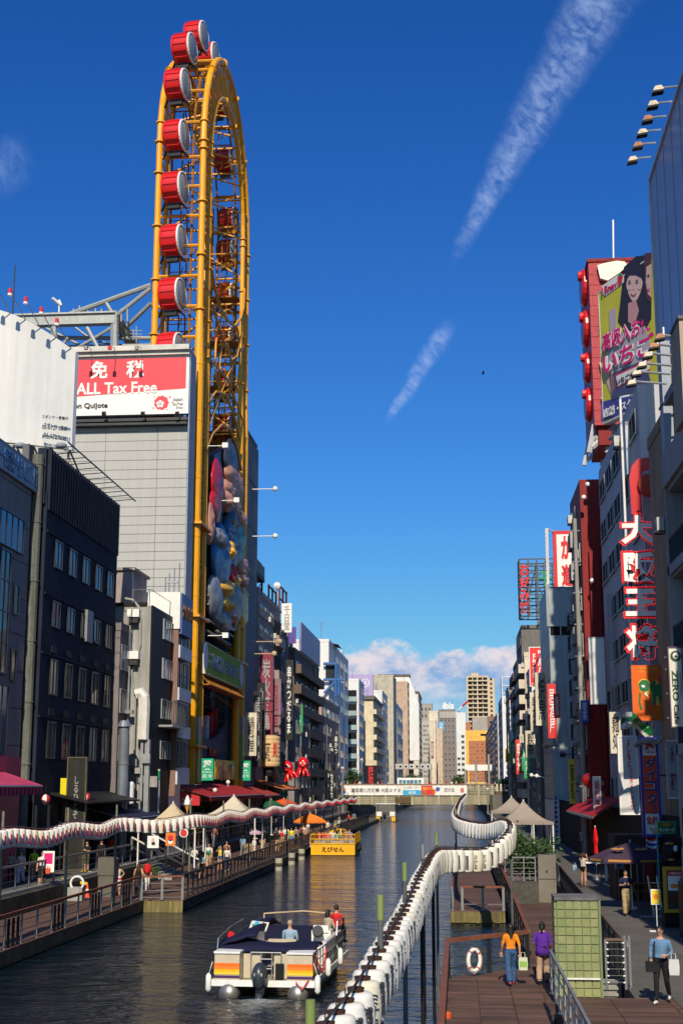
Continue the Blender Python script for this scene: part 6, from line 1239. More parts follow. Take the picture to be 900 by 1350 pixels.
sign('drugstore_sign', 'bright red drug store sign with white katakana left of the wrapped building', 'sign', c_, w_, h_, S_, paint('sign scarlet', (.70,.02,.02)), [(vert('ドラッグ'), -w_*.2, h_*.03, w_*.26, h_*.62, WHITE, .045), (vert('ツルハ'), w_*.2, h_*.12, w_*.34, h_*.62, WHITE, .045), ('TSURUHA', 0, -h_*.44, w_*.8, h_*.06, WHITE, .0)], .6, border=WHITE, bw=.08, extra=lambda root, c, fm: plate(root, c, fm, [(-w_*.05,-h_*.36),(w_*.45,-h_*.26),(w_*.45,-h_*.16)], YPR, .01))
RB('shop_building', 'grey and cream shop building under the red drug store sign', 704, 713, 8.9, 905, LGR, 7, 3, cl=6, dep=8)
RB('shop_building', 'black-fronted narrow building beside the wrapped one', 710, 714, 8.4, 925, DGR, 6, 1, cl=4, dep=3)
RB('shop_building', 'pale grey tall building with a ledge halfway', 696, 703, 9.0, 878, WBL, 8, 2, cl=5, dep=6); RB('shop_building', 'cream building with curved balconies behind the drug store sign', 687, 694, 9.1, 858, CRM, 9, 2, cl=5, dep=6, balc=.8)
RB('shop_building', 'brown balconied building, fourth back from the wrapped one', 679, 684, 9.1, 868, BRN, 8, 2, cl=5, balc=.7); RB('shop_building', 'grey building with rusty stairs beyond the brown balconied one', 673, 678, 9.2, 895, MGR, 8, 3, cl=4, balc=.6); RB('shop_building', 'peach narrow building near the footbridge on the right bank', 668, 672, 9.2, 903, PCH, 7, 3, cl=3)
r, a, c, z0, z1 = RB('office_building', 'white building with an open white roof frame beyond the right end of the footbridge', 658, 663, 10.4, 917, WBL, 9, 3, cl=0, gl=DARK)
b = MB(); zt = z1+5.0
for x in (10.5, 13.4, 16): b.tube((x, a, z1), (x, a, zt), .14, n=4); b.tube((x, a+6, z1), (x, a+6, zt), .14, n=4)
for z_ in (z1+1.2, z1+3, zt): b.tube((10.5, a, z_), (16, a, z_), .14, n=4); b.tube((10.5, a, z_), (10.5, a+6, z_), .14, n=4)
b.build('roof_frame', WHITE, r)
rightb('office_building', 'far grey building closing the right bank', 640, 656, 11.5, 940, LGR, 9, 6, cl=0, dep=10)
c_, w_, h_ = C(671, 677.5, 923, 980, 215); sign('blade_sign', 'white vertical blade sign with red ends near the footbridge', 'sign', c_, w_, h_, S_, WHITE, [('●', 0, h_*.46, w_*.7, h_*.07, RPR), ('●', 0, -h_*.46, w_*.7, h_*.07, RPR)], .4)
c_, w_, h_ = C(673.5, 676.5, 982, 1025, 212); sign('blade_sign', 'thin dark red vertical sign below the white one near the footbridge', 'sign', c_, w_, h_, S_, WIN, [], .3)
c_, w_, h_ = C(699, 708, 928, 968, 150); sign('blade_sign', 'grey vertical sign with pale characters on the pale grey tall building', 'sign', c_, w_, h_, S_, MGR, [(vert('御食事処'), 0, 0, w_*.4, h_*.8, WHITE, .01)], .4)
c_, w_, h_ = C(684, 690, 968, 979, 175); sign('box_sign', 'small cream square box sign high on the right bank', 'sign', c_, w_, h_, S_, CREAM, [('麺', 0, 0, w_*.5, h_*.6, GPR)], .5)
c_, w_, h_ = C(676, 688, 1000, 1006, 190); sign('pointer_sign', 'cream arrow-shaped sign with a red square end on a post', 'sign', c_, w_, h_, S_, CREAM, [('■', w_*.42, 0, w_*.25, h_*1.2, RPR)], .3); b = MB(); b.tube((c_.x+.6, 190.2, 1.3), (c_.x+.6, 190.2, c_.z), .28); b.build('sign_pole', CONC, label='thick pale post under the cream arrow-shaped sign', cat='pole', at=(c_.x+.6,190.2,1.3))
for i, (px, y_) in enumerate(((700, 138), (707, 133))):
    p = atY(px, 1022+i, y_); b = MB(); b.ell(p, (.2,.2,.2), 0, 10, 8); b.tube(p, p+Vector((1.6,0,-.3)), .05); b.build('globe_lamp', WHITE, label='white globe lamp on an arm, %s of two above the red parasol shop' % ('left', 'right')[i], cat='lamp', at=p, smooth=True)

# small shop signs standing out from the canal fronts
SGC = [('white', WHITE, RPR), ('black', BLKFR, WHITE), ('red', RPR, WHITE), ('cream', CREAM, KINK), ('blue', BLUE, WHITE), ('yellow', YPR, KINK), ('green', GRN, WHITE)]; WD = ('居酒屋', 'すし', '焼鳥', 'カラオケ', '串かつ', '麺処', 'バー', '鍋料理', 'お好み焼', '喫茶')
rs = random.Random(21); used_ = set()
for k in range(34):
    if k < 18 and k % 2: continue
    lf = k < 18; Y = (142+k*6.3) if lf else (72+(k-18)*10.5); X = -21.5+rs.uniform(-.3,.7) if lf else 8.5-rs.uniform(0,.4)
    h = rs.uniform(2.2, 5.5)*(1 if Y > 120 else .6); z_ = rs.uniform(5.5, 15); c = SGC[rs.randrange(7)]; w_ = rs.uniform(.7,1.3)*(1 if Y > 120 else .6); t = rs.choice([q for q in WD if (lf, c[0], q) not in used_]); used_.add((lf, c[0], t))
    sign('blade_sign', 'small %s blade sign reading %s on the %s canal fronts' % (c[0], t, 'left' if lf else 'right'), 'sign', (X, Y, z_), w_, h, S_, c[1], [(vert(t), 0, 0, w_*.6, h*.8, c[2], .01)], .2, group='small blade signs along the %s canal fronts' % ('left' if lf else 'right'))
# ================================================================ railings
TIMB = mat('brown handrail timber', (.20,.075,.045), .6, 0, .2, 2, dirt=.2)
_post = {}
def postmesh(w, d, h, m):
    k = (w, d, h, m.name)
    if k not in _post: b = MB(); b.box(-w/2, w/2, -d/2, d/2, 0, h); b.box(-w/2-.03, w/2+.03, -d/2-.03, d/2+.03, 0, .03); _post[k] = b.mesh('post', m)
    return _post[k]
def railing(label, pts, h, step, hm=TIMB, pm=GREYST, rails=3, post=(.05,.12), cat='railing', hr=.05, plates=0, bars=0):
    pts = [Vector(p) for p in pts]; o = thing('railing', label, cat, pts[0]); b = MB(); c = MB(); k = MB(); nk = 0
    for a, q in zip(pts, pts[1:]):
        d = q-a; L_ = d.length; n = max(1, round(L_/step)); ang = atan2(d.y, d.x); up = Vector((0,0,h))
        b.bar(a+up, q+up, hr*2, hr*1.4)
        for i in range(rails): z_ = Vector((0,0,h*(i+.35)/(rails+.35))); c.tube(a+z_, q+z_, .018, n=5)
        for i in range(n+1):
            p = a+d*i/n; inst(postmesh(post[1], post[0], h, pm), 'post', o, p, Matrix.Rotation(ang, 4, 'Z'))
            if plates and i % plates == 0 and i < n:
                for t in (.22, .5, .78): inst(postmesh(.22, .04, h*.86, BLACK), 'plate', o, a+d*(i+t)/n, Matrix.Rotation(ang, 4, 'Z'))
        if bars:
            for i in range(int(L_/bars)): p = a+d*(i+.5)/(L_/bars); k.tube(p, p+up, .013, n=4); nk += 1
    b.build('handrail', hm, o); c.build('wire_rail', pm, o, kind='stuff')
    if nk: k.build('baluster_row', pm, o, kind='stuff')
    return o
railing('brown-topped railing with black plates along the near left boardwalk edge', [(-16.15,26,.6),(-16.15,69.6,.6)], 1.15, 1.9, plates=3)
railing('short brown-topped railing across the end of the near left boardwalk', [(-16.1,69.7,.6),(-14.1,70.2,.6)], 1.15, 1.0)
railing('long dark-posted railing along the far left boardwalk edge up to the footbridge', [(-14.1,70.3,.6),(-14.1,215,.6)], 1.2, 1.35, hm=DKST, pm=DKST, rails=2, post=(.07,.2))
railing('grey steel railing along the upper left promenade edge', [(-20.15,40,1.6),(-20.15,84,1.6)], 1.1, 2.0, hm=GREYST)
railing('grey steel railing of the upper left promenade beyond the steps', [(-20.15,90,1.6),(-20.15,235,1.6)], 1.1, 2.0, hm=GREYST)
railing('sloping white-lined handrail beside the left steps', [(-20.1,84,2.4),(-17.4,86.5,.65)], .75, 1.6, hm=WHITE, rails=1)
railing('lower sloping handrail at the far side of the left steps', [(-20.1,89.6,2.4),(-17.4,92,.65)], .75, 1.6, hm=WHITE, rails=1)
b = MB()
for i in range(6): b.box(-20+i*.4, -19.6+i*.4, 84.3, 89.5, .6, 1.45-i*.14)
b.build('steps', CONC, label='short flight of grey steps linking the two left decks', cat='steps', at=(-20,87,.6))
railing('brown-topped railing along the near right deck edge above the water', [(-.42,20,.8),(-.42,41.2,.8)], 1.05, 2.1, rails=2, hr=.07, pm=DKST)
railing('brown-topped skewed railing at the end of the near right deck, life ring hanging on it', [(-.40,41.25,.8),(2.0,43.8,.8)], 1.05, 1.7, rails=1, hr=.06, pm=DKST)
railing('brown-topped railing along the right walkway above the pier', [(2.05,43.9,.8),(2.2,66,.8),(2.25,112,.8)], 1.05, 2.2, rails=2, hr=.06, pm=DKST)
railing('brown-topped railing around the front of the small right pier', [(.05,65.4,.6),(1.95,65.4,.6)], 1.05, .95, rails=1); railing('brown-topped railing along the water side of the small right pier', [(-.4,65.3,.6),(-.4,112,.6)], 1.05, 2.3, rails=2)
railing('steel railing between the near right deck and the upper boardwalk', [(2.12,20,1.3),(2.16,35,1.3)], 1.0, 1.5, hm=GREYST, pm=STEEL, rails=3, post=(.05,.05), hr=.03)
railing('long descending steel railing between the promenade and the lower right walkway', [(4.15,36.4,1.3),(4.95,71,1.3)], 1.05, 1.7, hm=mat('bronze rail', (.16,.10,.07), .5, .3), pm=DKST, rails=1, post=(.05,.06), hr=.03, bars=.35)
railing('upper stretch of steel railing beside the planter on the right bank', [(4.95,71,1.3),(5.0,125,1.3)], 1.05, 2.0, hm=GREYST, pm=GREYST, rails=2, bars=.5)
o = thing('gate_frame', 'steel frame with seven crossbars right of the green glass-block wall', 'gate', (3.6, 36.2, 1.25))
for x in (3.62, 4.1, 4.22): b = MB(); b.tube((x, 36.2, 1.25), (x, 36.2, 2.45 if x < 4 else 2.55), .035, n=8); b.build('post', STEEL, o)
for i in range(7): b = MB(); b.tube((3.62, 36.2, 1.42+i*.16), (4.15, 36.2, 1.42+i*.16), .014, n=6); b.ell((3.66, 36.15, 1.42+i*.16), (.035,.035,.025), 1, 8, 5); b.ell((4.06, 36.15, 1.42+i*.16), (.035,.035,.025), 1, 8, 5); b.build('crossbar', [DKST, WHITE], o)
b = MB(); b.bar((3.6, 36.2, 2.46), (4.12, 36.2, 2.46), .06, .05); b.build('top_rail', mat('bronze rail', (.16,.10,.07), .5, .3), o)
o = thing('step_flight', 'narrow steps with pale nosings behind the steel frame', 'steps', (3.9, 38, .8))
for i in range(5): b = MB(); b.box(3.55, 4.1, 38.5-i*.3, 38.8-i*.3, .8, .9+i*.1, 0); b.box(3.55, 4.1, 38.79-i*.3, 38.82-i*.3, .88+i*.1, .905+i*.1, 1); b.build('step', [CONC, WHITE], o)
# fix the promenade edge next to the descending railing
b = MB(); b.prism([(4.1,34.45,1.296),(5.0,34.45,1.296),(5.0,71.5,1.296),(4.9,71.5,1.296)], (0,0,-1.2)); st('promenade_edge', b, PAVE)
b = MB(); b.box(4.85, 7.5, 20, 34.4, 1.2, 1.262); st('paved_strip', b, PAVE)
# ================================================================ green glass-block wall
o = thing('glass_block_wall', 'green glass-block stair lantern on the boardwalk right of the purple-shirted woman', 'wall', (2.95, 36.4, .8))
gcol = [mat('glass block %d' % i, c, .22, 0, .12, 6) for i, c in enumerate(((.235,.26,.115),(.21,.245,.11),(.25,.27,.125),(.195,.235,.105),(.29,.30,.14)))]
b = MB(); b.box(.01, .185, -.045, 0, .01, .21); gb = [b.mesh('glass_block', m) for m in gcol]
b = MB(); b.box(2.40, 3.46, 36.12, 37.2, .8, 3.42); b.build('core', mat('green grout', (.16,.20,.09), .7), o)
for i in range(5):
    for j in range(12):
        k = RND.choice((0,0,1,2,2,3)) if j > 3 else RND.choice((4,4,2)); inst(gb[k], 'glass_block', o, (2.42+i*.207, 36.12, .86+j*.212), Matrix.Diagonal((1.04, 1, .96, 1)))
for j in range(12):
    for i in range(5): inst(gb[RND.choice((0,1,3))], 'glass_block', o, (2.40, 37.16-i*.207, .86+j*.212), Matrix.Rotation(-pi/2, 4, 'Z') @ Matrix.Diagonal((1.02, 1, .96, 1)))
b = MB(); b.box(2.36, 3.5, 36.05, 37.25, 3.42, 3.5); b.build('cap', DCONC, o); b = MB(); b.box(2.5, 3.45, 36.0, 36.05, 1.5, 1.54); b.build('white_bar', WHITE, o)
b = MB(); b.box(3.46, 3.52, 36.05, 36.2, .8, 3.45); b.build('edge_post', mat('green post', (.16,.20,.10), .5), o)
# cabinets, planters, fences between the decks
o = thing('cabinet', 'plain taupe metal cabinet on the right walkway behind the green wall', 'cabinet', (4.1, 68, .8)); b = MB(); b.box(3.7, 4.55, 67.5, 68.3, .8, 3.0); b.build('body', mat('taupe metal', (.17,.155,.13), .6, dirt=.1), o); b = MB(); b.box(3.72, 4.53, 67.45, 67.5, 1.9, 2.95); b.build('door', mat('taupe metal', (.17,.155,.13)), o)
b = MB(); b.box(4.05, 4.15, 67.42, 67.45, 2.2, 2.3); b.build('handle', DKST, o)
b = MB(); b.box(2.4, 3.65, 66.8, 68.2, .8, 1.75); b.build('planter', mat('dark rough stone', (.09,.085,.075), .9, bump=.6, bs=9, dirt=.4), label='low dark rough-stone planter wall beside the taupe cabinet', cat='planter', at=(3,67.5,.8))
railing('steel frame railing on top of the rough-stone planter', [(2.5,68.2,1.75),(3.6,68.2,1.75)], 1.1, .55, hm=GREYST, pm=GREYST, rails=4, post=(.05,.05), hr=.03)
railing('second steel frame railing behind the planter', [(2.3,73,1.5),(4.8,73,1.5)], 1.3, 1.2, hm=GREYST, pm=GREYST, rails=4, post=(.05,.05), hr=.03)
o = thing('cabinet', 'dark taupe box cabinet on the left boardwalk beside the woman in the striped dress', 'cabinet', (-18.4, 71.6, .6)); b = MB(); b.box(-18.75, -17.95, 71.2, 72, .6, 1.7); b.build('body', mat('brown grey metal', (.13,.12,.10), .6, dirt=.15), o); b = MB(); b.prism([(-18.78,71.15,1.7),(-17.9,71.15,1.7),(-17.9,71.15,2.5),(-18.0,71.15,2.6),(-18.78,71.15,2.6)], (0,.9,0)); b.build('hood', mat('brown grey metal', (.13,.12,.10)), o)
# foliage
LEAF = [mat('leaf green %d' % i, c, .5, 0, .3, 3) for i, c in enumerate(((.035,.075,.018),(.05,.10,.025),(.022,.05,.014)))]
def bush(name, label, c, r, n, leaf=.16, cat='bush', trunk=None, root=None):
    c = Vector(c); o = root or thing(name, label, cat, (c.x, c.y, c.z-r[2])); rr = random.Random(int(c.x*31+c.y)); b = MB(); cl = [Vector((rr.uniform(-.7,.7)*r[0], rr.uniform(-.7,.7)*r[1], rr.uniform(-.6,.8)*r[2])) for _ in range(12)]
    for i in range(n):
        q = rr.choice(cl)+Vector((rr.gauss(0,.28)*r[0], rr.gauss(0,.28)*r[1], rr.gauss(0,.24)*r[2])); p = c+q; a = Vector((rr.gauss(0,1), rr.gauss(0,1), rr.gauss(0,.5))).normalized(); u = a.orthogonal().normalized(); s = leaf*rr.uniform(.6,1.3)
        b.add([p-a*s, p+u*s*.38, p+a*s*1.1, p-u*s*.38], [(0,1,2,3)], rr.randrange(3))
    b.build('crown', LEAF, o)
    b = MB()
    for q in cl[:7]: b.tube((c.x, c.y, c.z-r[2]), c+q, .03, n=4, r2=.012)
    b.build('stems', mat('bark', (.07,.05,.035), .9), o); return o
bush('shrub', 'dense dark green shrub beside the beige tents on the right walkway', (3.6, 74, 2.5), (1.25,1.6,1.4), 3800, .13); bush('shrub', 'round green shrub behind the posts of the brown wall at the footbridge', (9.2, BY+3, 6.4), (1.9,1.6,1.5), 1500, .3)
bush('shrub', 'low strip of green plants behind the beige pagoda tent on the left bank', (-21.3, 112, 3.9), (.8,4.5,.8), 2200, .2); bush('shrub', 'green plants at the left end of the footbridge beside the lamp post', (-20.5, BY+14, 7), (1.6,1.2,1.9), 1200, .3); bush('shrub', 'tuft of grass growing by the left steps', (-18.8, 83, 1.1), (.7,.6,.4), 500, .12)
bush('tree', 'dark green tree behind the footbridge left of the bus', (-14.5, 410, 7.5), (3,2,1.6), 700, .5, cat='tree'); bush('tree', 'small dark tree below the white block behind the footbridge', (.3, 500, 7.5), (2.5,2,2), 700, .6, cat='tree')
# ================================================================ tents and parasols
def tent(label, x, y, s, ze, za, m, base):
    o = thing('pagoda_tent', label, 'tent', (x, y, base)); b = MB()
    def P(u, v):
        a, c = (u-.5)*2, (v-.5)*2; k = max(abs(a), abs(c)); rad = sqrt(a*a+c*c)/1.414
        return (x+a*s/2, y+c*s/2, ze+(za-ze)*(1-k)**1.7+.06*(1-k) - (0 if k < .999 else .0))
    b.grid(P, 16, 16); c_ = b.build('canopy', m, o, smooth=False); c_.modifiers.new('s', 'SOLIDIFY').thickness = .02
    b = MB()
    for t in range(16):
        for (ax, ay, bx_, by_) in ((-1,-1,1,-1),(-1,1,1,1),(-1,-1,-1,1),(1,-1,1,1)):
            u0, u1 = t/16, (t+.92)/16; p = Vector((x+(ax+(bx_-ax)*u0)*s/2, y+(ay+(by_-ay)*u0)*s/2, ze)); q = Vector((x+(ax+(bx_-ax)*u1)*s/2, y+(ay+(by_-ay)*u1)*s/2, ze)); b.add([p, q, q-Vector((0,0,.16)), p-Vector((0,0,.16))], [(0,1,2,3)])
    b.build('valance', m, o)
    for i in (-1, 1):
        for j in (-1, 1): b = MB(); b.tube((x+i*s*.48, y+j*s*.48, base), (x+i*s*.48, y+j*s*.48, ze), .05, n=6); b.build('pole', WHITE, o)
    b = MB(); b.tube((x, y, ze+.2), (x, y, za+.12), .05, n=6); b.build('apex_pole', WHITE, o)
CAN = mat('beige tent canvas', (.50,.41,.28), .85, 0, .08, .8); CAN2 = mat('pale tent canvas', (.52,.47,.38), .85, 0, .08, .8)
p = atY(228, 1080, 84); tent('beige pagoda tent nearest the navy awning on the left bank', p.x, 84, 3.6, 3.85, 5.2, CAN, 1.45)
p = atY(308, 1072, 104); tent('pale pagoda tent below the wide red awning on the left bank', p.x, 104, 4.0, 4.1, 5.5, CAN2, 1.45)
CANR = mat('greige tent canvas', (.30,.26,.22), .85, 0, .08, .8)
p = atY(690, 1082, 92); tent('nearer greige pagoda tent on the right walkway over the shrub', p.x, 92, 3.7, 3.95, 5.25, CANR, .8); p = atY(674, 1069, 112); tent('farther greige pagoda tent on the right walkway', p.x, 112, 3.4, 4.25, 5.35, CANR, .8)
def parasol(label, x, y, z0, ze, r, m, h=.5, n=8, closed=False, cat='parasol', prints=None):
    o = thing('parasol', label, cat, (x, y, z0)); b = MB(); b.tube((x, y, z0), (x, y, ze+h+.1), .03, n=6); b.build('pole', WHITE if not closed else mat('white pole', (.6,.6,.6)), o)
    b = MB(); b.lathe([(.22, z0), (.22, z0+.08), (.04, z0+.1)], (x, y, 0), 12); b.build('base', WHITE, o)
    b = MB()
    if closed: b.lathe([(.03, ze-.1), (.13, ze), (.10, ze+h*.3), (.16, ze+h*.5), (.08, ze+h*.9), (.01, ze+h*1.05)], (x, y, 0), 8); b.build('canopy', m, o)
    else:
        for i in range(n):
            a, c = 2*pi*i/n, 2*pi*(i+1)/n; A_ = Vector((x+r*cos(a), y+r*sin(a), ze)); B_ = Vector((x+r*cos(c), y+r*sin(c), ze)); Tp = Vector((x, y, ze+h)); Ma = (A_+Tp)/2+Vector((0,0,h*.1)); Mb = (B_+Tp)/2+Vector((0,0,h*.1))
            b.add([A_, B_, Mb, Ma, Tp, A_-Vector((0,0,.16)), B_-Vector((0,0,.16))], [(0,1,2,3),(3,2,4),(5,6,1,0)])
        b.build('canopy', m, o); b = MB()
        for i in range(n): a = 2*pi*i/n; b.tube((x, y, ze+h*.3), (x+r*.96*cos(a), y+r*.96*sin(a), ze-.02), .012, n=4)
        b.build('rib_set', STEEL, o)
    return o
OC = mat('orange parasol cloth', (.78,.20,.03), .8, 0, .08, 1)
p = atY(410, 1083, 130); parasol('bright orange parasol on the left boardwalk behind the yellow boat', p.x-.1, 130, .6, 2.95, 1.55, OC, .75, 4)
p = atY(374, 1061, 142); parasol('orange-red parasol on the upper left promenade near the octopus models', p.x, 142, 1.45, 4.4, 1.4, mat('vermilion cloth', (.60,.09,.02), .8), .55, 6); p = atY(358, 1062, 136); parasol('dark green parasol left of the orange-red one on the left promenade', p.x, 136, 1.45, 4.3, 1.3, mat('bottle green cloth', (.015,.10,.04), .8), .55, 6)
for (x0, x1, y0, y1, zt_, zf_, m, lb) in ((-22.6,-19.2,150,166,6.9,5.9,mat('burnt orange canvas', (.55,.15,.03), .8),'burnt orange awning under the right red octopus model'), (-22.6,-19.6,138,150,6.3,5.3,mat('dull red canvas', (.35,.05,.03), .8),'dull red awning under the left red octopus model')): awning('shop_awning', lb, x0, x1, y0, y1, zt_, zf_, m, .2)
# octopus models
def octopus(label, px, py, X, s, tilt):
    c = atX(px, py, X); o = thing('octopus_model', label, 'octopus model', c); R_ = Matrix.Rotation(tilt, 3, 'Y'); b = MB(); b.ell(c, (.95*s, .95*s, 1.05*s), 0, 16, 10, R_); b.ell(c+R_ @ Vector((0,0,-.75*s)), (.72*s,.72*s,.5*s), 0, 14, 8, R_)
    for i in range(8):
        a = 2*pi*i/8+.3; pts = [c+R_ @ Vector((cos(a)*r_*s, sin(a)*r_*s, z_*s)) for r_, z_ in ((.3,-.8),(.7,-1.2),(.95,-1.7),(1.15,-2.1),(1.45,-2.15))]; b.path(pts, [.3*s,.27*s,.2*s,.14*s,.05*s], 0, 8)
    b.tube(c+Vector((0,-.9*s,-.5*s)), c+Vector((0,-1.3*s,-.5*s)), .2*s, 0, 10, .26*s); b.build('body', paint('octopus red', (.62,.01,.01), rough=.25, coat=.6), o, smooth=True)
    for dx in (-.3, .3):
        b = MB(); b.ell(c+R_ @ Vector((dx*s,-.85*s,-.1*s)), (.2*s,.12*s,.22*s), 0, 10, 8); b.ell(c+R_ @ Vector((dx*s,-.97*s,-.12*s)), (.08*s,.05*s,.1*s), 1, 8, 6); b.build('eye', [WHITE, BLACK], o)
    b = MB(); b.tube(c+Vector((-.2,.3,.8*s)), c+Vector((-2.0,2,3.5*s)), .05, n=5); b.build('stay', DKST, o)
octopus('left, tilted red octopus model above the dull red awning', 379, 1011, -20.2, .72, -.35); octopus('right, upright red octopus model above the burnt orange awning', 399.5, 1006, -20.0, .75, .05)
# ice cream sign, easel posters, cones, life ring, bins
o = thing('ice_cream_sign', 'soft-serve ice cream cone model on a pole beside the beige pagoda tent', 'sign', (-20.4, 99, 1.45)); p = atY(247, 1066, 88); x = p.x; b = MB(); b.lathe([(.04,0),(.17,.35),(.18,.42)], (x, 88, p.z-.2), 12); b.build('cone', mat('wafer', (.6,.28,.07), .7), o); b = MB(); b.lathe([(.22,.2),(.24,.3),(.19,.4),(.2,.5),(.13,.6),(.13,.68),(.02,.85)], (x, 88, p.z), 12); b.build('cream', WHITE, o, smooth=True); b = MB(); b.tube((x,88,1.45),(x,88,p.z-.2),.04); b.build('pole', STEEL, o)
def easel(px, py0, py1, Y, w, label, m, prints, z0=1.45):
    p, q = atY(px, py0, Y), atY(px, py1, Y); c = (p+q)/2; h = p.z-q.z; root = sign('poster_stand', label, 'poster', c, w, h, S_, m, [], .03)
    for pts, mm in prints: plate(root, c, face(S_), [(x*w/2, y*h/2) for x, y in pts], mm, .004, .01)
    b = MB()
    for s in (-1, 1): b.tube((c.x+s*w*.4, Y+.05, z0), (c.x+s*w*.4, Y+.05, q.z), .02, n=4)
    b.build('stand', DKST, root)
easel(202, 1102, 1118, 74, .62, 'white poster with a pale figure on the upper left promenade', WHITE, [(circ(.0,.1,.35,.6,10), SKP), (circ(.1,-.3,.4,.3,10), paint('kimono grey', (.3,.27,.33)))])
easel(225, 1098, 1115, 76, .55, 'orange food poster right of the white figure poster', ORNG, [(circ(0,.2,.6,.5,12), RPR), (circ(0,-.4,.5,.35,12), WHITE)])
easel(64, 1122, 1150, 66.5, .6, 'white board with a pink print behind the man in the white shirt', WHITE, [([(-.7,-.2),(.7,-.2),(.7,.8),(-.7,.8)], MAG)])
b = MB(); c = atZ(246, 1110, 1.9); 
o = thing('coconut_sign', 'round red and white sign on the post below the ice cream cone model', 'sign', (-20.3, 84, 2.6)); p = atY(242.5, 1098, 82); b = MB(); b.lathe([(.27,-.04),(.27,.04)], p, 16, 0, 'y'); b.build('disc', WHITE, o); b = MB(); b.lathe([(.2,-.08),(.2,-.045)], p, 12, 0, 'y'); b.build('emblem', RPR, o); b = MB(); b.tube((p.x,82.1,1.45),(p.x,82.1,p.z),.03); b.build('post', DKST, o)
def cone(label, px, py, z, c=ORNG, h=.7):
    p = atZ(px, py, z); b = MB(); b.box(p.x-.19, p.x+.19, p.y-.19, p.y+.19, z, z+.04); b.lathe([(.14,.04),(.10,.3),(.08,.42),(.03,h)], (p.x, p.y, z), 12, 0, mf=[0,1,0,0]); b.build('traffic_cone', [mat('cone orange', (.75,.07,.02), .5), WHITE], label=label, cat='traffic cone', at=p); return p
A_ = cone('left orange traffic cone with yellow tape on the left boardwalk', 115, 1183, .6); B_ = cone('right orange traffic cone with yellow tape nearer the taupe cabinet', 132.5, 1170, .6)
b = MB(); 
for p, q in ((A_, A_+Vector((-1.5,.4,.2))), (B_, B_+Vector((-1.9,.6,.35)))): b.prism([p+Vector((0,0,.75)), q+Vector((0,0,.75)), q+Vector((0,0,.6)), p+Vector((0,0,.6))], (0,.02,0))
b.build('barrier_tape', YPR, label='yellow and black barrier tape strung from the two traffic cones', cat='tape', at=A_)
b = MB(); p = atZ(96, 1187, .6); b.box(p.x-.55, p.x+.55, p.y-.3, p.y+.3, .6, 1.25); b.build('storage_box', CONC, label='small pale box beside the left traffic cone', cat='box', at=p); b = MB(); q = p+Vector((.25,-.2,.85)); b.path([q+Vector((.33*cos(t*pi/8), 0, .33*sin(t*pi/8))) for t in range(16)], .06, n=6, closed=True); b.build('life_ring', WHITE, label='white life ring leaning on the small pale box of the left boardwalk', cat='life ring', at=q)
p = Vector((.35, 41.75, 1.25)); o = thing('life_ring', 'white life ring with red bands hanging on the skewed right deck railing', 'life ring', p); b = MB(); n = 24
for i in range(n):
    pass
b.path([p+Vector((.17*cos(2*pi*t/n), .1*cos(2*pi*t/n), .30*sin(2*pi*t/n))) for t in range(n)], .055, n=8, closed=True); b.build('ring', WHITE, o, smooth=True); b = MB()
for k in range(4):
    a0 = k*pi/2+.6; b.path([p+Vector((.17*cos(a0+t*.1), .1*cos(a0+t*.1), .30*sin(a0+t*.1))) for t in range(3)], .06, n=8)
b.build('band', mat('muted red band', (.42,.08,.07)), o); b = MB(); b.path([p+Vector((.23*cos(2*pi*t/n), .12*cos(2*pi*t/n)-.02, .36*sin(2*pi*t/n)+.02*sin(t*2))) for t in range(n)], .012, n=4, closed=True); b.build('rope', mat('dull rope', (.4,.3,.28)), o)
b = MB(); b.box(.42, .66, 41.95, 42.0, .95, 1.55); b.box(.38, .70, 41.92, 41.96, 1.42, 1.6, 0); b.build('holder', DKST, o)
p = atZ(588, 1342, .8); b = MB(); b.lathe([(.13,0),(.13,.1),(.1,.14),(.02,.16)], p, 12); b.build('signal_lamp', mat('orange lamp', (.6,.10,.02), .3), label='small orange lamp at the foot of the near right railing', cat='lamp', at=p)
# ================================================================ lantern strings
PAPER = mat('lantern paper', (.70,.69,.64), .6, 0, .06, 4, .1, 30, dirt=.05); PAPC = mat('lantern paper, cream', (.66,.62,.50), .6, 0, .08, 4)
b = MB(); n = 10; prof = [(.10,-.34),(.19,-.325)]
for i in range(n+1):
    t = i/n; z_ = -.31+.62*t; r_ = .215+.035*sin(pi*t)
    prof += [(r_-.004, z_), (r_, z_+.031)] if i < n else [(r_-.012, z_)]
prof += [(.19,.325),(.10,.34)]
b.lathe(prof, (0,0,0), 12); lan = b.mesh('lantern', PAPER, smooth=True); b2 = MB(); b2.v, b2.f, b2.m = b.v, b.f, b.m; lanc = b2.mesh('lantern', PAPC, smooth=True)
b = MB(); b.lathe([(.10,.33),(.11,.385),(.09,.39),(.08,.35)], (0,0,0), 12); b.tube((0,0,.36), (0,0,.5), .01, n=4); ringk = b.mesh('ring', mat('dark lantern ring', (.05,.022,.014), .6)); b = MB(); b.lathe([(.10,.335),(.11,.36),(.09,.365)], (0,0,0), 10); ringr = b.mesh('ring', mat('red lantern ring', (.22,.02,.02), .6))
tl_r = textmesh(vert('道頓堀'), .085, .36, .03, 0, mat('lantern red ink', (.42,.01,.02), .6)); tl_k = textmesh(vert('道頓堀'), .13, .42, .03, .01, mat('lantern black ink', (.04,.04,.045), .6)); tl_n = textmesh(vert('ミナミ'), .12, .42, .03, .01, mat('lantern black ink', (.04,.04,.045), .6))
ids = [0]
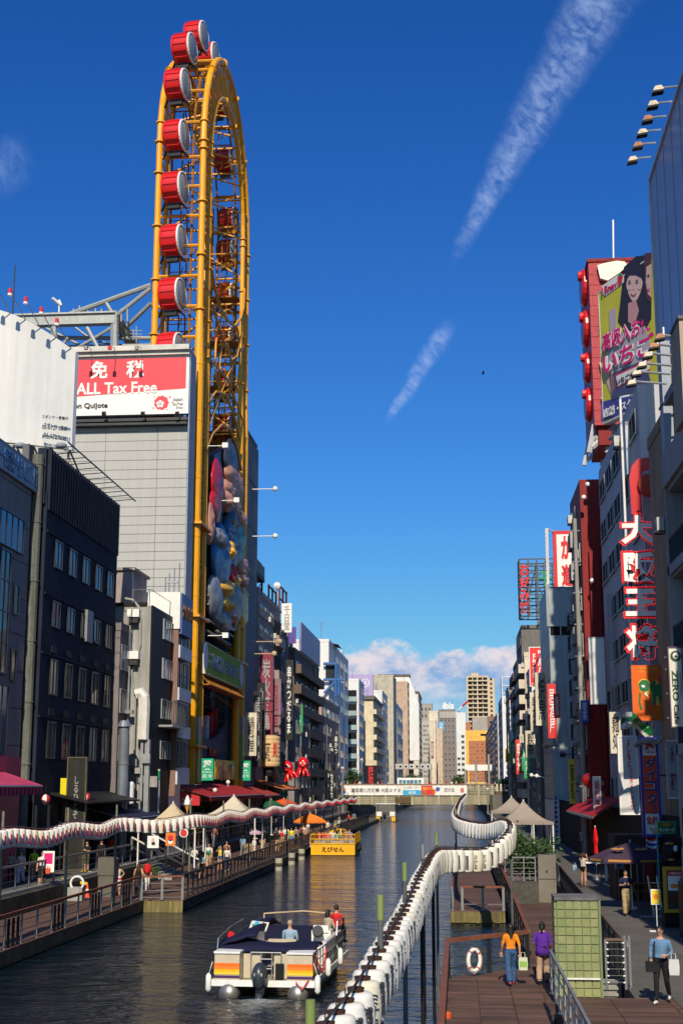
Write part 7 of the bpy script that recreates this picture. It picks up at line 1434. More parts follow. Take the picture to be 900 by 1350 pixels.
def catm(P, closed=False):
    out = []
    for i in range(len(P)-1):
        p0, p1, p2, p3 = P[max(i-1,0)], P[i], P[i+1], P[min(i+2, len(P)-1)]
        for k in range(24): t = k/24; out.append(.5*((2*p1)+(-p0+p2)*t+(2*p0-5*p1+4*p2-p3)*t*t+(-p0+3*p1-3*p2+p3)*t**3))
    return out+[P[-1]]
def string(P, step, limit, texts, ringm, yaw, label, group, far_label, sc_=1.0, cable=None, gaps=()):
    pts = catm([Vector(p) for p in P]); acc = 0; last = pts[0]; n = 0; places = []
    for p in pts[1:]:
        d = (p-last).length; y_ = step(last) if callable(step) else step
        while acc+d >= y_:
            t = (y_-acc)/d; last = last.lerp(p, t); places.append(last.copy()); d = (p-last).length; acc = 0; y_ = step(last) if callable(step) else step
        acc += d; last = p
    far = MB(); src = lan
    for i, p in enumerate(sorted(places, key=lambda v: v.length)):
        s = sc_(p) if callable(sc_) else sc_; j = RND.uniform(-.06, .06); tilt = Matrix.Rotation(RND.uniform(-.05, .05), 4, 'X') @ Matrix.Rotation(RND.uniform(-.04,.04), 4, 'Y')
        if i < limit:
            M_ = Matrix.Rotation(yaw(p)+j, 4, 'Z') @ tilt @ Matrix.Diagonal((s, s, 1, 1)); o = inst(lan if RND.random() < .88 else lanc, 'paper_lantern', None, p-Vector((0,0,.42)), M_); tag(o, label(p) if callable(label) else label, 'lantern', group)
            inst(ringm, 'ring', o, world=False); q = inst(RND.choice(texts), 'lettering', o, (0, -.225, -.02), face(S_), world=False)
            q2 = inst(q.data, 'lettering', o, (0, .225, -.02), face((0,1,0)), world=False)
        else:
            far.lathe([(.16*s,-.32),(.23*s,-.26),(.24*s,0),(.23*s,.28),(.16*s,.33)], p-Vector((0,0,.42)), 8); far.lathe([(.14*s,.33),(.14*s,.41)], p-Vector((0,0,.42)), 8, 1); far.box(p.x+.05, p.x+.25, p.y-.2, p.y-.12, p.z-.55, p.z-.32, 2) if ringm is ringr else None
    if far.v: far.build('paper_lanterns', [PAPER, DKST, mat('lantern red ink', (.42,.01,.02), .6)], label=far_label, cat='lanterns', kind='stuff', at=(P[-1][0], P[-1][1], 4))
    b = MB(); b.path(pts[::3]+[pts[-1]], .02, 0, 5); b.build('lantern_cable', DKST, label=cable, cat='cable', at=pts[0])
left_poles = [(-16.7,41.5),(-16.7,50),(-16.7,58.5),(-16.7,67)]+[(-14.5,74.5+10.6*i) for i in range(12)]
LP = []
for i, (x, y) in enumerate(left_poles):
    LP.append((x+.1, y, 4.8));
    if i < len(left_poles)-1:
        nx = left_poles[i+1]; LP.append(((x+nx[0])/2+.2, (y+nx[1])/2, 4.6))
    b = MB(); b.tube((x-.12, y, -1.4), (x-.12, y, 5.0), .055, n=8); b.tube((x-.12, y, 5.0), (x-.12, y, 5.35), .05, n=8); b.build('lantern_pole', mat('olive grey pole', (.17,.17,.13), .6, dirt=.2), label='thin olive pole standing in the water and carrying the left lantern string', cat='pole', group='poles of the left lantern string', at=(x-.12,y,0))
ORD = ('first','second','third','fourth','fifth','sixth','seventh','eighth','ninth','tenth','eleventh','twelfth','thirteenth','fourteenth')
def lspan(p):
    k = sum(1 for x, y in left_poles if y < p.y); return 'white lantern with red lettering, %s' % ('left of the leftmost pole' if k == 0 else 'hanging right after the %s olive pole from the left' % ORD[min(k, 14)-1])
def rspan(p):
    y = p.y; return 'white lantern with black lettering, ' + ('in the nearest stretch below the first green-capped pole' if y < 20.4 else 'between the first and second green-capped poles' if y < 27.5 else 'between the second and third grey poles' if y < 35 else 'between the third pole and the first bend' if y < 41 else 'in the broad stretch over the small pier' if y < 49 else 'around the sharp right-hand bend' if y < 57 else 'on the returning stretch behind the bend' if y < 72 else 'on the far climb towards the footbridge')
string(LP, .70, 150, [tl_r], ringr, lambda p: .95, lspan, 'lanterns of the left string', 'far stretch of the left string of red-lettered lanterns running to the footbridge', cable='dark cable carrying the red-lettered lanterns along the left boardwalk')
RPX = [(395,1392,13.2),(432,1342,15.4),(470,1296,17.6),(500,1246,20.5),(533,1193,26.5),(556,1145,33),(574,1119,40),(598,1117,43),(640,1116,45.5),(664,1099,48),(672,1086,52),(664,1079,56),(640,1084,61),(612,1080,66),(600,1072,74),(602,1062,92),(606,1054,120),(613,1046,150)]
RPW = [atY(x, y, Y) for x, y, Y in RPX]
string(RPW, lambda p: .72, 150, [tl_k, tl_n], ringk, lambda p: (.75 if p.y < 39 else .05), rspan, 'lanterns of the right string', 'far stretch of the right lantern string climbing to the footbridge', 1.0, cable='dark cable carrying the black-lettered lanterns over the right deck')
for i, (px, py, Y, lb) in enumerate(((501,1180,20.4,'nearest tall grey green-capped pole in the water beside the right lantern string'),(533,1137,27.5,'second green-capped grey pole in the water beside the right lantern string'),(557,1113,35,'third grey pole in the water beside the right lantern string'),(575,1098,41.5,'fourth green-capped pole, where the right lantern string bends'),(672,1088,49,'grey pole at the sharp right bend of the right lantern string'),(600,1066,72,'pole where the right lantern string turns back to the water'),(409,1318,13.5,'green-capped pole at the bottom of the picture beside the nearest lanterns'))):
    p = atY(px, py, Y); o = thing('lantern_pole', lb, 'pole', (p.x, Y, 0)); b = MB(); b.tube((p.x, Y, -1.4 if px < 590 else .6), (p.x, Y, p.z-.35), .042, n=10); b.build('shaft', mat('weathered pole', (.10,.11,.11), .6, dirt=.3), o); b = MB(); b.tube((p.x, Y, p.z-.35), (p.x, Y, p.z), .048, n=10); b.build('cap', mat('pole cap lime', (.20,.26,.08), .6) if i in (0,1,3,6) else GREYST, o)
for px, Y in ((534, 31), (557, 31.5), (572, 39.5)):
    p = atY(px, 1300, Y); b = MB(); b.tube((p.x, Y, -1.4), (p.x, Y, 4.2), .048, n=10); b.build('mooring_post', BLACK, label={534:'left of the three tall black posts in the water under the right lantern string', 557:'middle of the three tall black posts in the water under the right lantern string', 572:'right of the three tall black posts, close to the near deck railing'}[px], cat='post', at=(p.x, Y, 0))
# lamp posts along the boardwalks
lamp(-22.2, 158, 1.45, 7.9, 'pale thick lamp post by the octopus models'); lamp(-21.6, 128, 1.45, 6.4, 'white globe lamp on the left promenade under the lettered signs', globe=.2)
# ================================================================ boats
YB = paint('boat yellow', (.80,.42,.01), rough=.35); ORP = paint('boat orange', (.75,.14,.01)); PUR = paint('boat purple', (.06,.02,.10)); TAN = mat('boat cream vinyl', (.52,.45,.33), .5, 0, .06, 2, dirt=.12); NVY = mat('navy canvas', (.010,.012,.038), .8, 0, .2, 1.5, .4, 6); ALUM = mat('bare aluminium', (.42,.40,.34), .35, .8, .1, 2, dirt=.2)
o = thing('pontoon_boat', 'cream pontoon tour boat with orange, yellow and purple stern stripes and a navy cover', 'boat', (-6.0, 42.4, 0), rz=-.05); o.scale = (.94, .94, .94)
def lb(mb, name, m, parent=o, smooth=False, kind=None): q = inst(mb.mesh(name, m, smooth=smooth), name, parent, world=False); tag(q, kind=kind); return q
for s in (-1, 1):
    b = MB(); b.path([(s*1.12, y, z_) for y, z_ in ((-.1,.12),(.1,.12),(6.5,.12),(7.8,.2),(8.6,.42))], [.30,.34,.34,.28,.05], 0, 14); lb(b, 'pontoon', ALUM, smooth=True)
b = MB(); b.box(-1.62, 1.62, 0, 8.5, .42, .52); lb(b, 'deck', mat('boat deck', (.35,.32,.27), .7)); b = MB(); b.box(-1.66, 1.66, -.05, 0, .36, .56); b.box(-1.68, -1.62, 0, 8.5, .36, .56); b.box(1.62, 1.68, 0, 8.5, .36, .56); lb(b, 'deck_trim', WHITE)
for s in (-1, 1):
    b = MB(); x0, x1 = (-1.6, -.78) if s < 0 else (.78, 1.6); b.box(x0, x1, .05, .95, .54, 1.36); bx_ = lb(b, 'stern_bench', TAN); b = MB(); b.box(x0-.02, x1+.02, .0, 1.0, 1.36, 1.42); lb(b, 'bench_lid', WHITE, bx_)
    for z0, z1, m in ((.96,1.06,ORP),(.87,.96,ORNG),(.79,.87,YB),(.71,.79,YPR),(.60,.68,PUR)): b = MB(); b.box(x0, x1, .035, .05, z0, z1); b.box(x0-.015 if s < 0 else x1, x0 if s < 0 else x1+.015, .05, .95, z0, z1); lb(b, 'stripe', m, bx_)
b = MB(); b.box(-.76, -.2, .6, .66, .54, 1.3); lb(b, 'stern_panel', TAN); b = MB(); b.box(.25, .76, .6, .66, .54, 1.3); lb(b, 'stern_panel', TAN); b = MB(); 
for x in (-.5, -.15, .2, .5): b.tube((x, .5, .54), (x, .5, 1.35), .02, n=6)
b.tube((-.5, .5, 1.35), (.5, .5, 1.35), .02, n=6); b.tube((-.15, .45, 1.15), (.2, .45, 1.15), .02, n=6); b.tube((-.15, .45, .85), (.2, .45, .85), .02, n=6); lb(b, 'stern_ladder', STEEL)
b = MB(); b.ell((-.05, -.28, .72), (.26,.36,.42), 0, 14, 10); b.box(-.17, .1, -.35, 0, .15, .6); b.tube((-.05,-.35,.2), (-.05,-.4,-.4), .12, n=8); eng = lb(b, 'outboard_motor', mat('engine grey', (.03,.038,.05), .35), smooth=True)
b = MB(); b.box(-.18, .1, -.6, -.58, .75, .85); lb(b, 'badge', GPR, eng); b = MB(); b.box(.35, .6, .3, .5, .54, 1.02); lb(b, 'fuel_can', BLACK)
for s in (-1, 1):
    b = MB(); x = s*1.62
    for y in frange(1.0, 8.4, .62): b.tube((x, y, .52), (x, y, 1.38), .02, n=5)
    for z_ in (.8, 1.1, 1.38): b.tube((x, 1.0, z_), (x, 8.2, z_), .022, n=5)
    b.path([(x, .5, 1.2), (x, .6, 1.75), (x*.98, 2.2, 1.95), (x*.95, 4.2, 2.05)] if s < 0 else [(x, 5.5, 1.38), (x, 5.7, 1.85), (x, 7.4, 1.85), (x, 7.7, 1.38)], .025, n=6); lb(b, 'side_rail', mat('polished rail', (.5,.5,.5), .25, .8))
b = MB(); b.box(-1.58, -1.0, 1.2, 7.5, .54, .95); b.box(1.0, 1.55, 3.4, 7.5, .54, .95); b.box(-1.58, -1.4, 1.2, 7.5, .95, 1.4); b.box(1.40, 1.56, 3.4, 7.5, .95, 1.4); lb(b, 'side_seat', mat('white vinyl seat', (.62,.60,.55), .5))
b = MB(); b.box(-.4, .4, 4.0, 5.6, .98, 1.04); b.tube((0, 4.8, .52), (0, 4.8, 1.0), .06); lb(b, 'table', mat('table brown', (.09,.05,.035), .5))
def cov(u, v): x = -1.72+u*(3.35); y = .75+v*(1.9-.5*u)-.25*sin(pi*u); z_ = 1.50+.08*sin(pi*v)+.16*max(0, 1-u*1.6)*v-.12*(v < .05)-.04*sin(u*9+v*4); return (x, y, z_)
b = MB(); b.grid(cov, 16, 10); q = lb(b, 'canvas_cover', NVY, smooth=True); q.modifiers.new('s', 'SOLIDIFY').thickness = .05
def cov2(u, v): y = .9+u*4.6; return (-1.66+v*1.25, y, 1.42+.62*sin(pi*v*.55)*(.55+.45*sin(pi*u))+.05*sin(u*12)+.03*sin(v*9))
b = MB(); b.grid(cov2, 16, 8); q = lb(b, 'folded_canopy', NVY, smooth=True); q.modifiers.new('s', 'SOLIDIFY').thickness = .06
b = MB(); b.box(-1.5, 1.5, 7.6, 7.8, .54, 1.5); lb(b, 'bow_canvas', NVY); b = MB(); b.path([(-1.5,7.9,1.9),(0,8.0,2.0),(1.5,7.9,1.9)], .03, n=6); b.tube((-1.5,7.9,.52),(-1.5,7.9,1.9),.03); b.tube((1.5,7.9,.52),(1.5,7.9,1.9),.03); lb(b, 'bow_rail', mat('pale wood', (.5,.36,.22)))
b = MB(); b.cbox((1.05, 5.9, 1.05), (.7,.7,1.0)); b.cbox((1.05, 5.6, 1.6), (.55,.2,.25)); lb(b, 'helm_console', WHITE)
b = MB(); b.tube((1.0,5.2,1.5),(1.0,5.05,1.6),.2, n=12); lb(b, 'steering_wheel', DKST)
b = MB(); b.cbox((.2,2.2,1.15), (1.0,.5,.3)); b.cbox((.2,2.4,1.4), (.95,.16,.35)); lb(b, 'helm_seat', TAN)
for x, y in ((-1.78,.0),(1.78,.0),(1.8,2.2),(1.8,5.2)): b = MB(); b.lathe([(.03,.30),(.09,.22),(.1,-.2),(.03,-.3)], (x, y, .45 if y < 1 else .7), 10); b.tube((x,y,.7),(x*.93,y,1.1),.012,n=4); lb(b, 'fender', WHITE, smooth=True)
b = MB(); b.path([(1.66,.3,1.3),(1.75,.8,.8),(1.7,1.6,.6),(1.72,2.4,1.3)], .025, n=5); b.path([(1.5,-.1,.6),(1.3,-.2,.3),(1.1,-.15,.55)], .025, n=5); lb(b, 'red_rope', RPR)
b = MB(); b.lathe([(.13,-.05),(.15,0),(.13,.05)], (-1.5,2.0,1.7), 10, 0, 'y'); lb(b, 'red_buoy', RED)
cu = MB(); cu.grid(lambda u, v: ((u-.5)*.58, .07*sin(pi*u)*sin(pi*v)+.02, (v-.5)*.42), 8, 8); cu.grid(lambda u, v: ((u-.5)*.58, -.07*sin(pi*u)*sin(pi*v)+.02, (v-.5)*.42), 8, 8)
q = inst(cu.mesh('cushion', mat('cushion white', (.66,.64,.58), .8), smooth=True), 'cushion', None, (-6.5, 44.9, 1.86), Matrix.Rotation(-.9, 4, 'X') @ Matrix.Rotation(.15, 4, 'Y')); tag(q, 'white cushion with a blue and yellow print on the navy cover of the pontoon boat', 'cushion')
for i, (x, z_, r_, m) in enumerate(((-.07,.03,.08,CYAN),(.08,.0,.07,YPR),(0,-.08,.05,ORNG),(.14,.08,.03,BLUE),(-.17,-.05,.04,GRN))): b = MB(); b.lathe([(r_,-.075),(r_,-.07)], (x,0,z_), 9, 0, 'y'); inst(b.mesh('print', m), 'print', q, world=False)
# wake of the pontoon boat
m = bpy.data.materials.new('wake foam'); m.use_nodes = True; nt = m.node_tree; bs = nt.nodes['Principled BSDF']; bs.inputs['Base Color'].default_value = (.42,.44,.43,1); bs.inputs['Roughness'].default_value = .5
n1 = nt.nodes.new('ShaderNodeTexNoise'); n1.inputs['Scale'].default_value = 3.6; n1.inputs['Detail'].default_value = 7; n1.inputs['Roughness'].default_value = .75; n1.inputs['Distortion'].default_value = 1.2; g_ = nt.nodes.new('ShaderNodeNewGeometry'); nt.links.new(g_.outputs['Position'], n1.inputs['Vector'])
at_ = nt.nodes.new('ShaderNodeAttribute'); at_.attribute_name = 'foam'; ad = nt.nodes.new('ShaderNodeMath'); ad.operation = 'ADD'; nt.links.new(n1.outputs['Fac'], ad.inputs[0]); nt.links.new(at_.outputs['Fac'], ad.inputs[1]); mr = nt.nodes.new('ShaderNodeMapRange'); nt.links.new(ad.outputs[0], mr.inputs[0]); mr.inputs[1].default_value = .74; mr.inputs[2].default_value = 1.15; mr.inputs[4].default_value = .8; nt.links.new(mr.outputs[0], bs.inputs['Alpha'])
b = MB(); b.grid(lambda u, v: (-8.8+u*6.0, 35.5+v*7.2, .03+.04*noise.noise(Vector((u*14, v*14, 0)))), 40, 40)
w_ = b.build('boat_wake', m, kind='stuff', label='churned foam of the wake behind the pontoon boat', cat='wake', at=(-6,40,0)); at2 = w_.data.attributes.new('foam', 'FLOAT', 'POINT')
for i, v in enumerate(w_.data.vertices): x, y = v.co.x-.05, v.co.y; d = abs(x)/(1.35+.12*(2-y)); e = max(0, (2.3-y))/6; at2.data[i].value = max(-.3, .62-.75*d*d-.7*e-(.5 if y > 2.1 else 0)) - max(0, abs(x)-2.2)*.8 - max(0, -3.2-y)*.8
# yellow sightseeing boat
o2 = thing('sightseeing_boat', 'yellow open sightseeing boat full of passengers beside the left boardwalk', 'boat', (-11.5, 125.5, 0), rz=.02); o2.scale = (.93, .93, .93)
L2 = lambda mb, name, m, parent=o2, smooth=False: inst(mb.mesh(name, m, smooth=smooth), name, parent, world=False)
b = MB(); b.prism([(-2.15,0,.1),(2.15,0,.1),(2.2,9,.1),(1.4,12,.15),(0,13.4,.2),(-1.4,12,.15),(-2.2,9,.1)], (0,0,1.05)); L2(b, 'hull', YB); b = MB(); b.prism([(-2.1,.05,-.25),(2.1,.05,-.25),(2.12,9,-.25),(0,13,-.25),(-2.12,9,-.25)], (0,0,.36)); L2(b, 'waterline', mat('boat bottom', (.10,.05,.03), .6))
b = MB(); b.box(-2.2, 2.2, -.06, 0, 1.12, 1.2); L2(b, 'gunwale', YB); t_ = textmesh('えびせん', 2.2, .5, .02, .03, mat('boat lettering brown', (.10,.02,.01))); inst(t_, 'lettering', o2, (0, -.015, .62), face(S_), world=False)
for side, pts in (('stern', [(-2.15,0),(2.15,0)]), ('left', [(-2.15,0),(-2.18,9)]), ('right', [(2.15,0),(2.18,9)])):
    b = MB(); (xa, ya_), (xb, yb_) = pts; n = 5 if side == 'stern' else 8
    for i in range(n+1): t = i/n; b.tube((xa+(xb-xa)*t, ya_+(yb_-ya_)*t, 1.15), (xa+(xb-xa)*t, ya_+(yb_-ya_)*t, 2.05), .045, n=5)
    for z_ in (1.6, 2.05): b.tube((xa, ya_, z_), (xb, yb_, z_), .045, n=5)
    L2(b, 'rail', YB)
b = MB(); b.add([(1.0*cos(t*pi/8)*1.5, y, 1.1+1.25*sin(t*pi/8)) for y in (8.3, 9.6) for t in range(9)], [(t, t+1, t+10, t+9) for t in range(8)]+[tuple(range(9))]); L2(b, 'cabin_hood', YB); b = MB(); b.box(-2, 2, .2, 9, .95, 1.0); L2(b, 'deck', BLACK)
for k in range(5): b = MB(); b.box(-1.9, 1.9, .7+k*1.6, 1.1+k*1.6, 1.0, 1.42); L2(b, 'bench', mat('boat bench', (.3,.28,.25), .6))
b = MB(); b.lathe([(.35,-.1),(.35,.1),(.2,.1),(.2,-.1)], (2.35, 3, .6), 12, 0, 'x'); b.lathe([(.35,-.1),(.35,.1)], (2.4, 6, .6), 12, 0, 'x'); L2(b, 'tyre_fender', BLACK)
# small canopied boat
o3 = thing('canopy_boat', 'small white-canopied pontoon boat with yellow floats near the footbridge', 'boat', (-12.95, 243, 0)); L3 = lambda mb, name, m: inst(mb.mesh(name, m), name, o3, world=False)
for s in (-1, 1): b = MB(); b.box(s*1.35-.35, s*1.35+.35, 0, 6, .1, .9); L3(b, 'float', YB); b = MB(); b.box(s*1.2-.5, s*1.2+.5, .1, 1.0, .9, 1.7); L3(b, 'stern_bench', WHITE)
b = MB(); b.box(-1.7, 1.7, 0, 6, .85, .95); L3(b, 'deck', GREYST); b = MB(); b.box(-1.8, 1.8, -.2, 4.5, 3.0, 3.15); L3(b, 'canopy', mat('canopy grey white', (.6,.6,.6)))
for x in (-1.6, 1.6):
    for y in (.1, 4.2): b = MB(); b.tube((x, y, .9), (x, y, 3.0), .05); L3(b, 'canopy_post', STEEL)
b = MB(); b.ell((-.2, -.3, .9), (.3,.35,.5), 0, 10, 8); L3(b, 'outboard_motor', BLACK)
# ================================================================ people
import numpy as np
SL = ['skin','torso','upper arm','forearm','hips','thigh','shin','foot','eye','lip']
def loft(b, rings, n=14, m=0):
    """rings: (centre, rx, ry) ellipses stacked into one closed skin"""
    vs = []
    for c, rx, ry in rings:
        for j in range(n): t = 2*pi*j/n; vs.append((c[0]+rx*cos(t), c[1]+ry*sin(t), c[2]))
    k = len(rings); fs = [(i*n+j, i*n+(j+1) % n, (i+1)*n+(j+1) % n, (i+1)*n+j) for i in range(k-1) for j in range(n)]+[tuple(range(n-1,-1,-1)), tuple(range((k-1)*n, k*n))]
    b.add(vs, fs, m)
_B = {}
def body(pose, female=False, wide=False, short=False):
    k = (pose, female, wide)
    if k in _B: return _B[k]
    V = Vector; dz = 0; J = {}
    # joints for a 1.70 m figure facing -y: s=-1 is the figure's right hand (picture left when it faces us)
    J['hip'] = {s: V((s*.09, 0, .90)) for s in (-1, 1)}; J['knee'] = {s: V((s*.095, -.02, .49)) for s in (-1, 1)}; J['ank'] = {s: V((s*.10, .02, .08)) for s in (-1, 1)}
    J['sh'] = {s: V((s*(.165 if female else .185), 0, 1.385)) for s in (-1, 1)}; J['el'] = {s: V((s*.235, .03, 1.11)) for s in (-1, 1)}; J['wr'] = {s: V((s*.25, -.05, .87)) for s in (-1, 1)}; hd = {s: V((0, -.12, -.99)) for s in (-1, 1)}
    lean = V((0, 0, 0))
    if pose in ('walk', 'walkbag', 'walkphone'):
        J['knee'] = {-1: V((-.09, -.16, .50)), 1: V((.10, .06, .49))}; J['ank'] = {-1: V((-.085, -.19, .09)), 1: V((.10, .30, .14))}
        J['el'] = {-1: V((-.23, .11, 1.12)), 1: V((.23, -.05, 1.11))}; J['wr'] = {-1: V((-.24, .08, .87)), 1: V((.24, -.19, .90))}
    if pose == 'walkbag': J['el'][1] = V((.25, .05, 1.12)); J['wr'][1] = V((.18, -.20, 1.08)); hd[1] = V((-.7, -.7, 0)); J['el'][-1] = V((-.24, .03, 1.12)); J['wr'][-1] = V((-.20, -.12, .98)); hd[-1] = V((.2, -.6, -.7))
    if pose in ('phone', 'walkphone'):
        for s in (-1, 1): J['el'][s] = V((s*.25, -.03, 1.12)); J['wr'][s] = V((s*.09, -.26, 1.17)); hd[s] = V((-s*.55, -.5, .5))
    if pose == 'armsup':
        for s in (-1, 1): J['el'][s] = V((s*.26, -.15, 1.30)); J['wr'][s] = V((s*.10, -.25, 1.50)); hd[s] = V((-s*.3, -.2, .9))
    if pose == 'hip': J['el'][1] = V((.34, .10, 1.18)); J['wr'][1] = V((.19, -.02, 1.0)); hd[1] = V((-.6, -.6, -.2))
    if pose == 'sit':
        for s in (-1, 1): J['hip'][s] = V((s*.09, 0, .50)); J['knee'][s] = V((s*.12, -.42, .50)); J['ank'][s] = V((s*.12, -.40, .08)); J['el'][s].z -= .40; J['wr'][s] = V((s*.13, -.28, .60)); hd[s] = V((-s*.2, -.9, -.3)); J['sh'][s].z -= .40; J['el'][s].y = -.08
        dz = -.40
    b = MB(); seg = []
    tw_ = .95 if female else 1.0; Z = lambda z_: z_+dz
    rings = [((0,.0,Z(.84)),.10,.09), ((0,0,Z(.90)),.165*(1.05 if female else 1),.118), ((0,0,Z(.98)),.160,.115), ((0,0,Z(1.08)),.140*tw_,.102), ((0,-.005,Z(1.20)),.155*tw_,.113), ((0,-.01 if female else 0,Z(1.29)),.172*tw_,.122 if female else .118), ((0,.005,Z(1.38)),.185*tw_,.100), ((0,.01,Z(1.425)),.13,.075), ((0,.01,Z(1.45)),.062,.06), ((0,.0,Z(1.53)),.052,.056)]
    loft(b, rings); seg += [((0,0,Z(.86)),(0,0,Z(.97)),.15,4), ((0,0,Z(1.05)),(0,0,Z(1.27)),.15,1), ((0,-.01,Z(1.46)),(0,0,Z(1.52)),.062,0)]
    loft(b, [((0,-.02,Z(1.49)),.03,.04), ((0,-.02,Z(1.515)),.05,.065), ((0,-.01,Z(1.56)),.066,.085), ((0,0,Z(1.61)),.073,.093), ((0,.005,Z(1.655)),.070,.088), ((0,.008,Z(1.69)),.048,.062), ((0,.01,Z(1.70)),.02,.02)]); seg.append(((0,0,Z(1.56)),(0,0,Z(1.66)),.08,0))
    b.ell((0,-.100,Z(1.592)), (.013,.022,.022), 0, 8, 6)
    for s in (-1, 1): b.ell((s*.076, .0, Z(1.60)), (.012,.022,.03), 0, 8, 6)
    lw = .035 if wide else 0
    for s in (-1, 1):
        h_, kn, an = J['hip'][s], J['knee'][s], J['ank'][s]
        b.path([h_+V((0,0,.02)), h_.lerp(kn,.35), kn, kn.lerp(an,.3), an], [.098, .088+lw*.3, .062+lw*.7, .062+lw, .042+lw*1.1], 0, 12); fd = V((s*.03, -.19, -.035)); 
        b.path([an+V((0,.05,-.045)), an+V((0,0,-.03)), an+fd*.55+V((0,0,-.01)), an+fd+V((0,0,-.005))], [.035,.045,.040,.028], 0, 10)
        seg += [(h_, kn, .08, 5), (kn, an, .055, 6), (an+V((0,.05,-.06)), an+fd, .045, 7)]
        a_, e_, w_ = J['sh'][s], J['el'][s], J['wr'][s]
        b.path([a_+V((-s*.03,0,.0)), a_+(e_-a_)*.12, a_.lerp(e_,.5), e_, e_.lerp(w_,.35), w_], [.05,.055,.051,.042,.041,.028], 0, 10)
        seg += [(a_, a_.lerp(e_,.85), .05, 2), (a_.lerp(e_,.92), w_.lerp(e_,.06), .035, 3)]
        d = hd[s].normalized(); c = w_+d*.05; side = d.cross(V((0,-1,0)) if abs(d.y) < .8 else V((0,0,1))).normalized()
        b.path([w_-d*.01, w_+d*.03, w_+d*.075, w_+d*.095], [.026,.034,.036,.028], 0, 8); seg.append((w_+d*.01, w_+d*.09, .03, 0))
        J['hand%d' % s] = (w_, d, side)
    me = b.mesh('body', [SKIN]); o = bpy.data.objects.new('t', me); COL.objects.link(o); md = o.modifiers.new('r', 'REMESH'); md.mode = 'VOXEL'; md.voxel_size = .014; sm = o.modifiers.new('s', 'SMOOTH'); sm.iterations = 3; sm.factor = .5
    dg = bpy.context.evaluated_depsgraph_get(); m2 = bpy.data.meshes.new_from_object(o.evaluated_get(dg)); bpy.data.objects.remove(o)
    nv = len(m2.vertices); co = np.empty(nv*3); m2.vertices.foreach_get('co', co); co = co.reshape(-1, 3)
    polys = [tuple(p.vertices) for p in m2.polygons]; cen_ = np.empty(len(polys)*3); m2.polygons.foreach_get('center', cen_); cen_ = cen_.reshape(-1, 3)
    best = np.full(len(polys), 9.); lab = np.zeros(len(polys), int)
    for p, q, r_, l in seg:
        p, q = np.array(tuple(p)), np.array(tuple(q)); d = q-p; t = np.clip(((cen_-p) @ d)/max(1e-9, d @ d), 0, 1); dist = np.linalg.norm(cen_-(p+t[:, None]*d), axis=1)-r_; mk = dist < best; best[mk] = dist[mk]; lab[mk] = l
    f = MB(); f.v = [tuple(x) for x in co]; f.f = polys; f.m = [int(x) for x in lab]
    for s in (-1, 1):
        w_, d, side = J['hand%d' % s]; nrm = d.cross(side).normalized()
        for i, ln in enumerate((.066,.076,.070,.055)):
            r0 = w_+d*.085+side*(-.027+.018*i); k1 = r0+d*ln*.5+nrm*.006; k2 = k1+d*ln*.42+nrm*.018*(1+.25*i); f.path([r0-d*.02, r0, k1, k2], [.009,.0095,.0085,.006], 0, 6)
        t0 = w_+d*.03-side*.028; f.path([t0, t0+d*.03-side*.022, t0+d*.06-side*.020+nrm*.012], [.012,.0105,.007], 0, 6)
        f.ell((s*.028,-.088,Z(1.615)), (.013,.008,.008), 8, 6, 5)
        f.box(s*.028-.016, s*.028+.016, -.096, -.088, Z(1.634), Z(1.640), 8)
    f.ell((0,-.092,Z(1.555)), (.024,.008,.007), 9, 8, 5)
    out = f.mesh('person', [SKIN]*8+[BLACK, paint('lips', (.35,.09,.08))], smooth=True); bpy.data.meshes.remove(m2); bpy.data.meshes.remove(me); _B[k] = out; return out
_H = {}
def hairmesh(kind, dz=0):
    k = (kind, dz)
    if k in _H: return _H[k]
    b = MB(); Z = lambda z_: z_+dz
    n = 14
    def cap(u, v):
        a = 2*pi*u; t = v*pi*.60; fr = max(0, -sin(a)); t *= (1-.42*fr); return (.084*sin(t)*cos(a), .008+.104*sin(t)*sin(a), Z(1.60)+.118*cos(t)+.004*sin(a*9))
    b.grid(cap, 28, 8); b.ell((0,.02,Z(1.635)), (.079,.088,.078), 0, 14, 8)
    if kind in ('long', 'bob', 'tail'):
        L_ = {'long': .34, 'bob': .16, 'tail': .10}[kind]
        def back(u, v): a = pi*(.0+1.0*u); r_ = .088+.02*sin(v*3)*(.4 if kind != 'long' else 1); return (r_*cos(a), .005+(.10+.012*v)*sin(a), Z(1.63)-L_*v)
        b.grid(back, 16, 8); b.ell((0,.06,Z(1.60-L_*.45)), (.082,.05,L_*.55+.02), 0, 12, 8)
    if kind == 'tail': b.path([(0,.10,Z(1.64)),(0,.16,Z(1.60)),(0,.16,Z(1.45)),(0,.13,Z(1.36))], [.025,.035,.03,.01], 0, 8)
    if kind == 'cap': b = MB(); b.ell((0,.0,Z(1.645)), (.086,.104,.072), 0, 16, 8); b.prism([(-.06,-.09,Z(1.635)),(-.05,-.16,Z(1.625)),(.05,-.16,Z(1.625)),(.06,-.09,Z(1.635))], (0,0,.012))
    _H[k] = b.mesh('hair', [HAIR], smooth=True); return _H[k]
CC = {}
def cloth(c):
    c = tuple(round(x, 3) for x in c)
    if c not in CC: CC[c] = mat('cloth %d' % len(CC), c, .85, 0, .16, 5, .9, 11, dirt=.12)
    return CC[c]
W0 = (.66,.65,.62); K0 = (.015,.015,.018); SK = (.50,.27,.17); JN = (.045,.10,.22); KH = (.36,.27,.15); NV = (.015,.022,.07); GY0 = (.22,.22,.23)
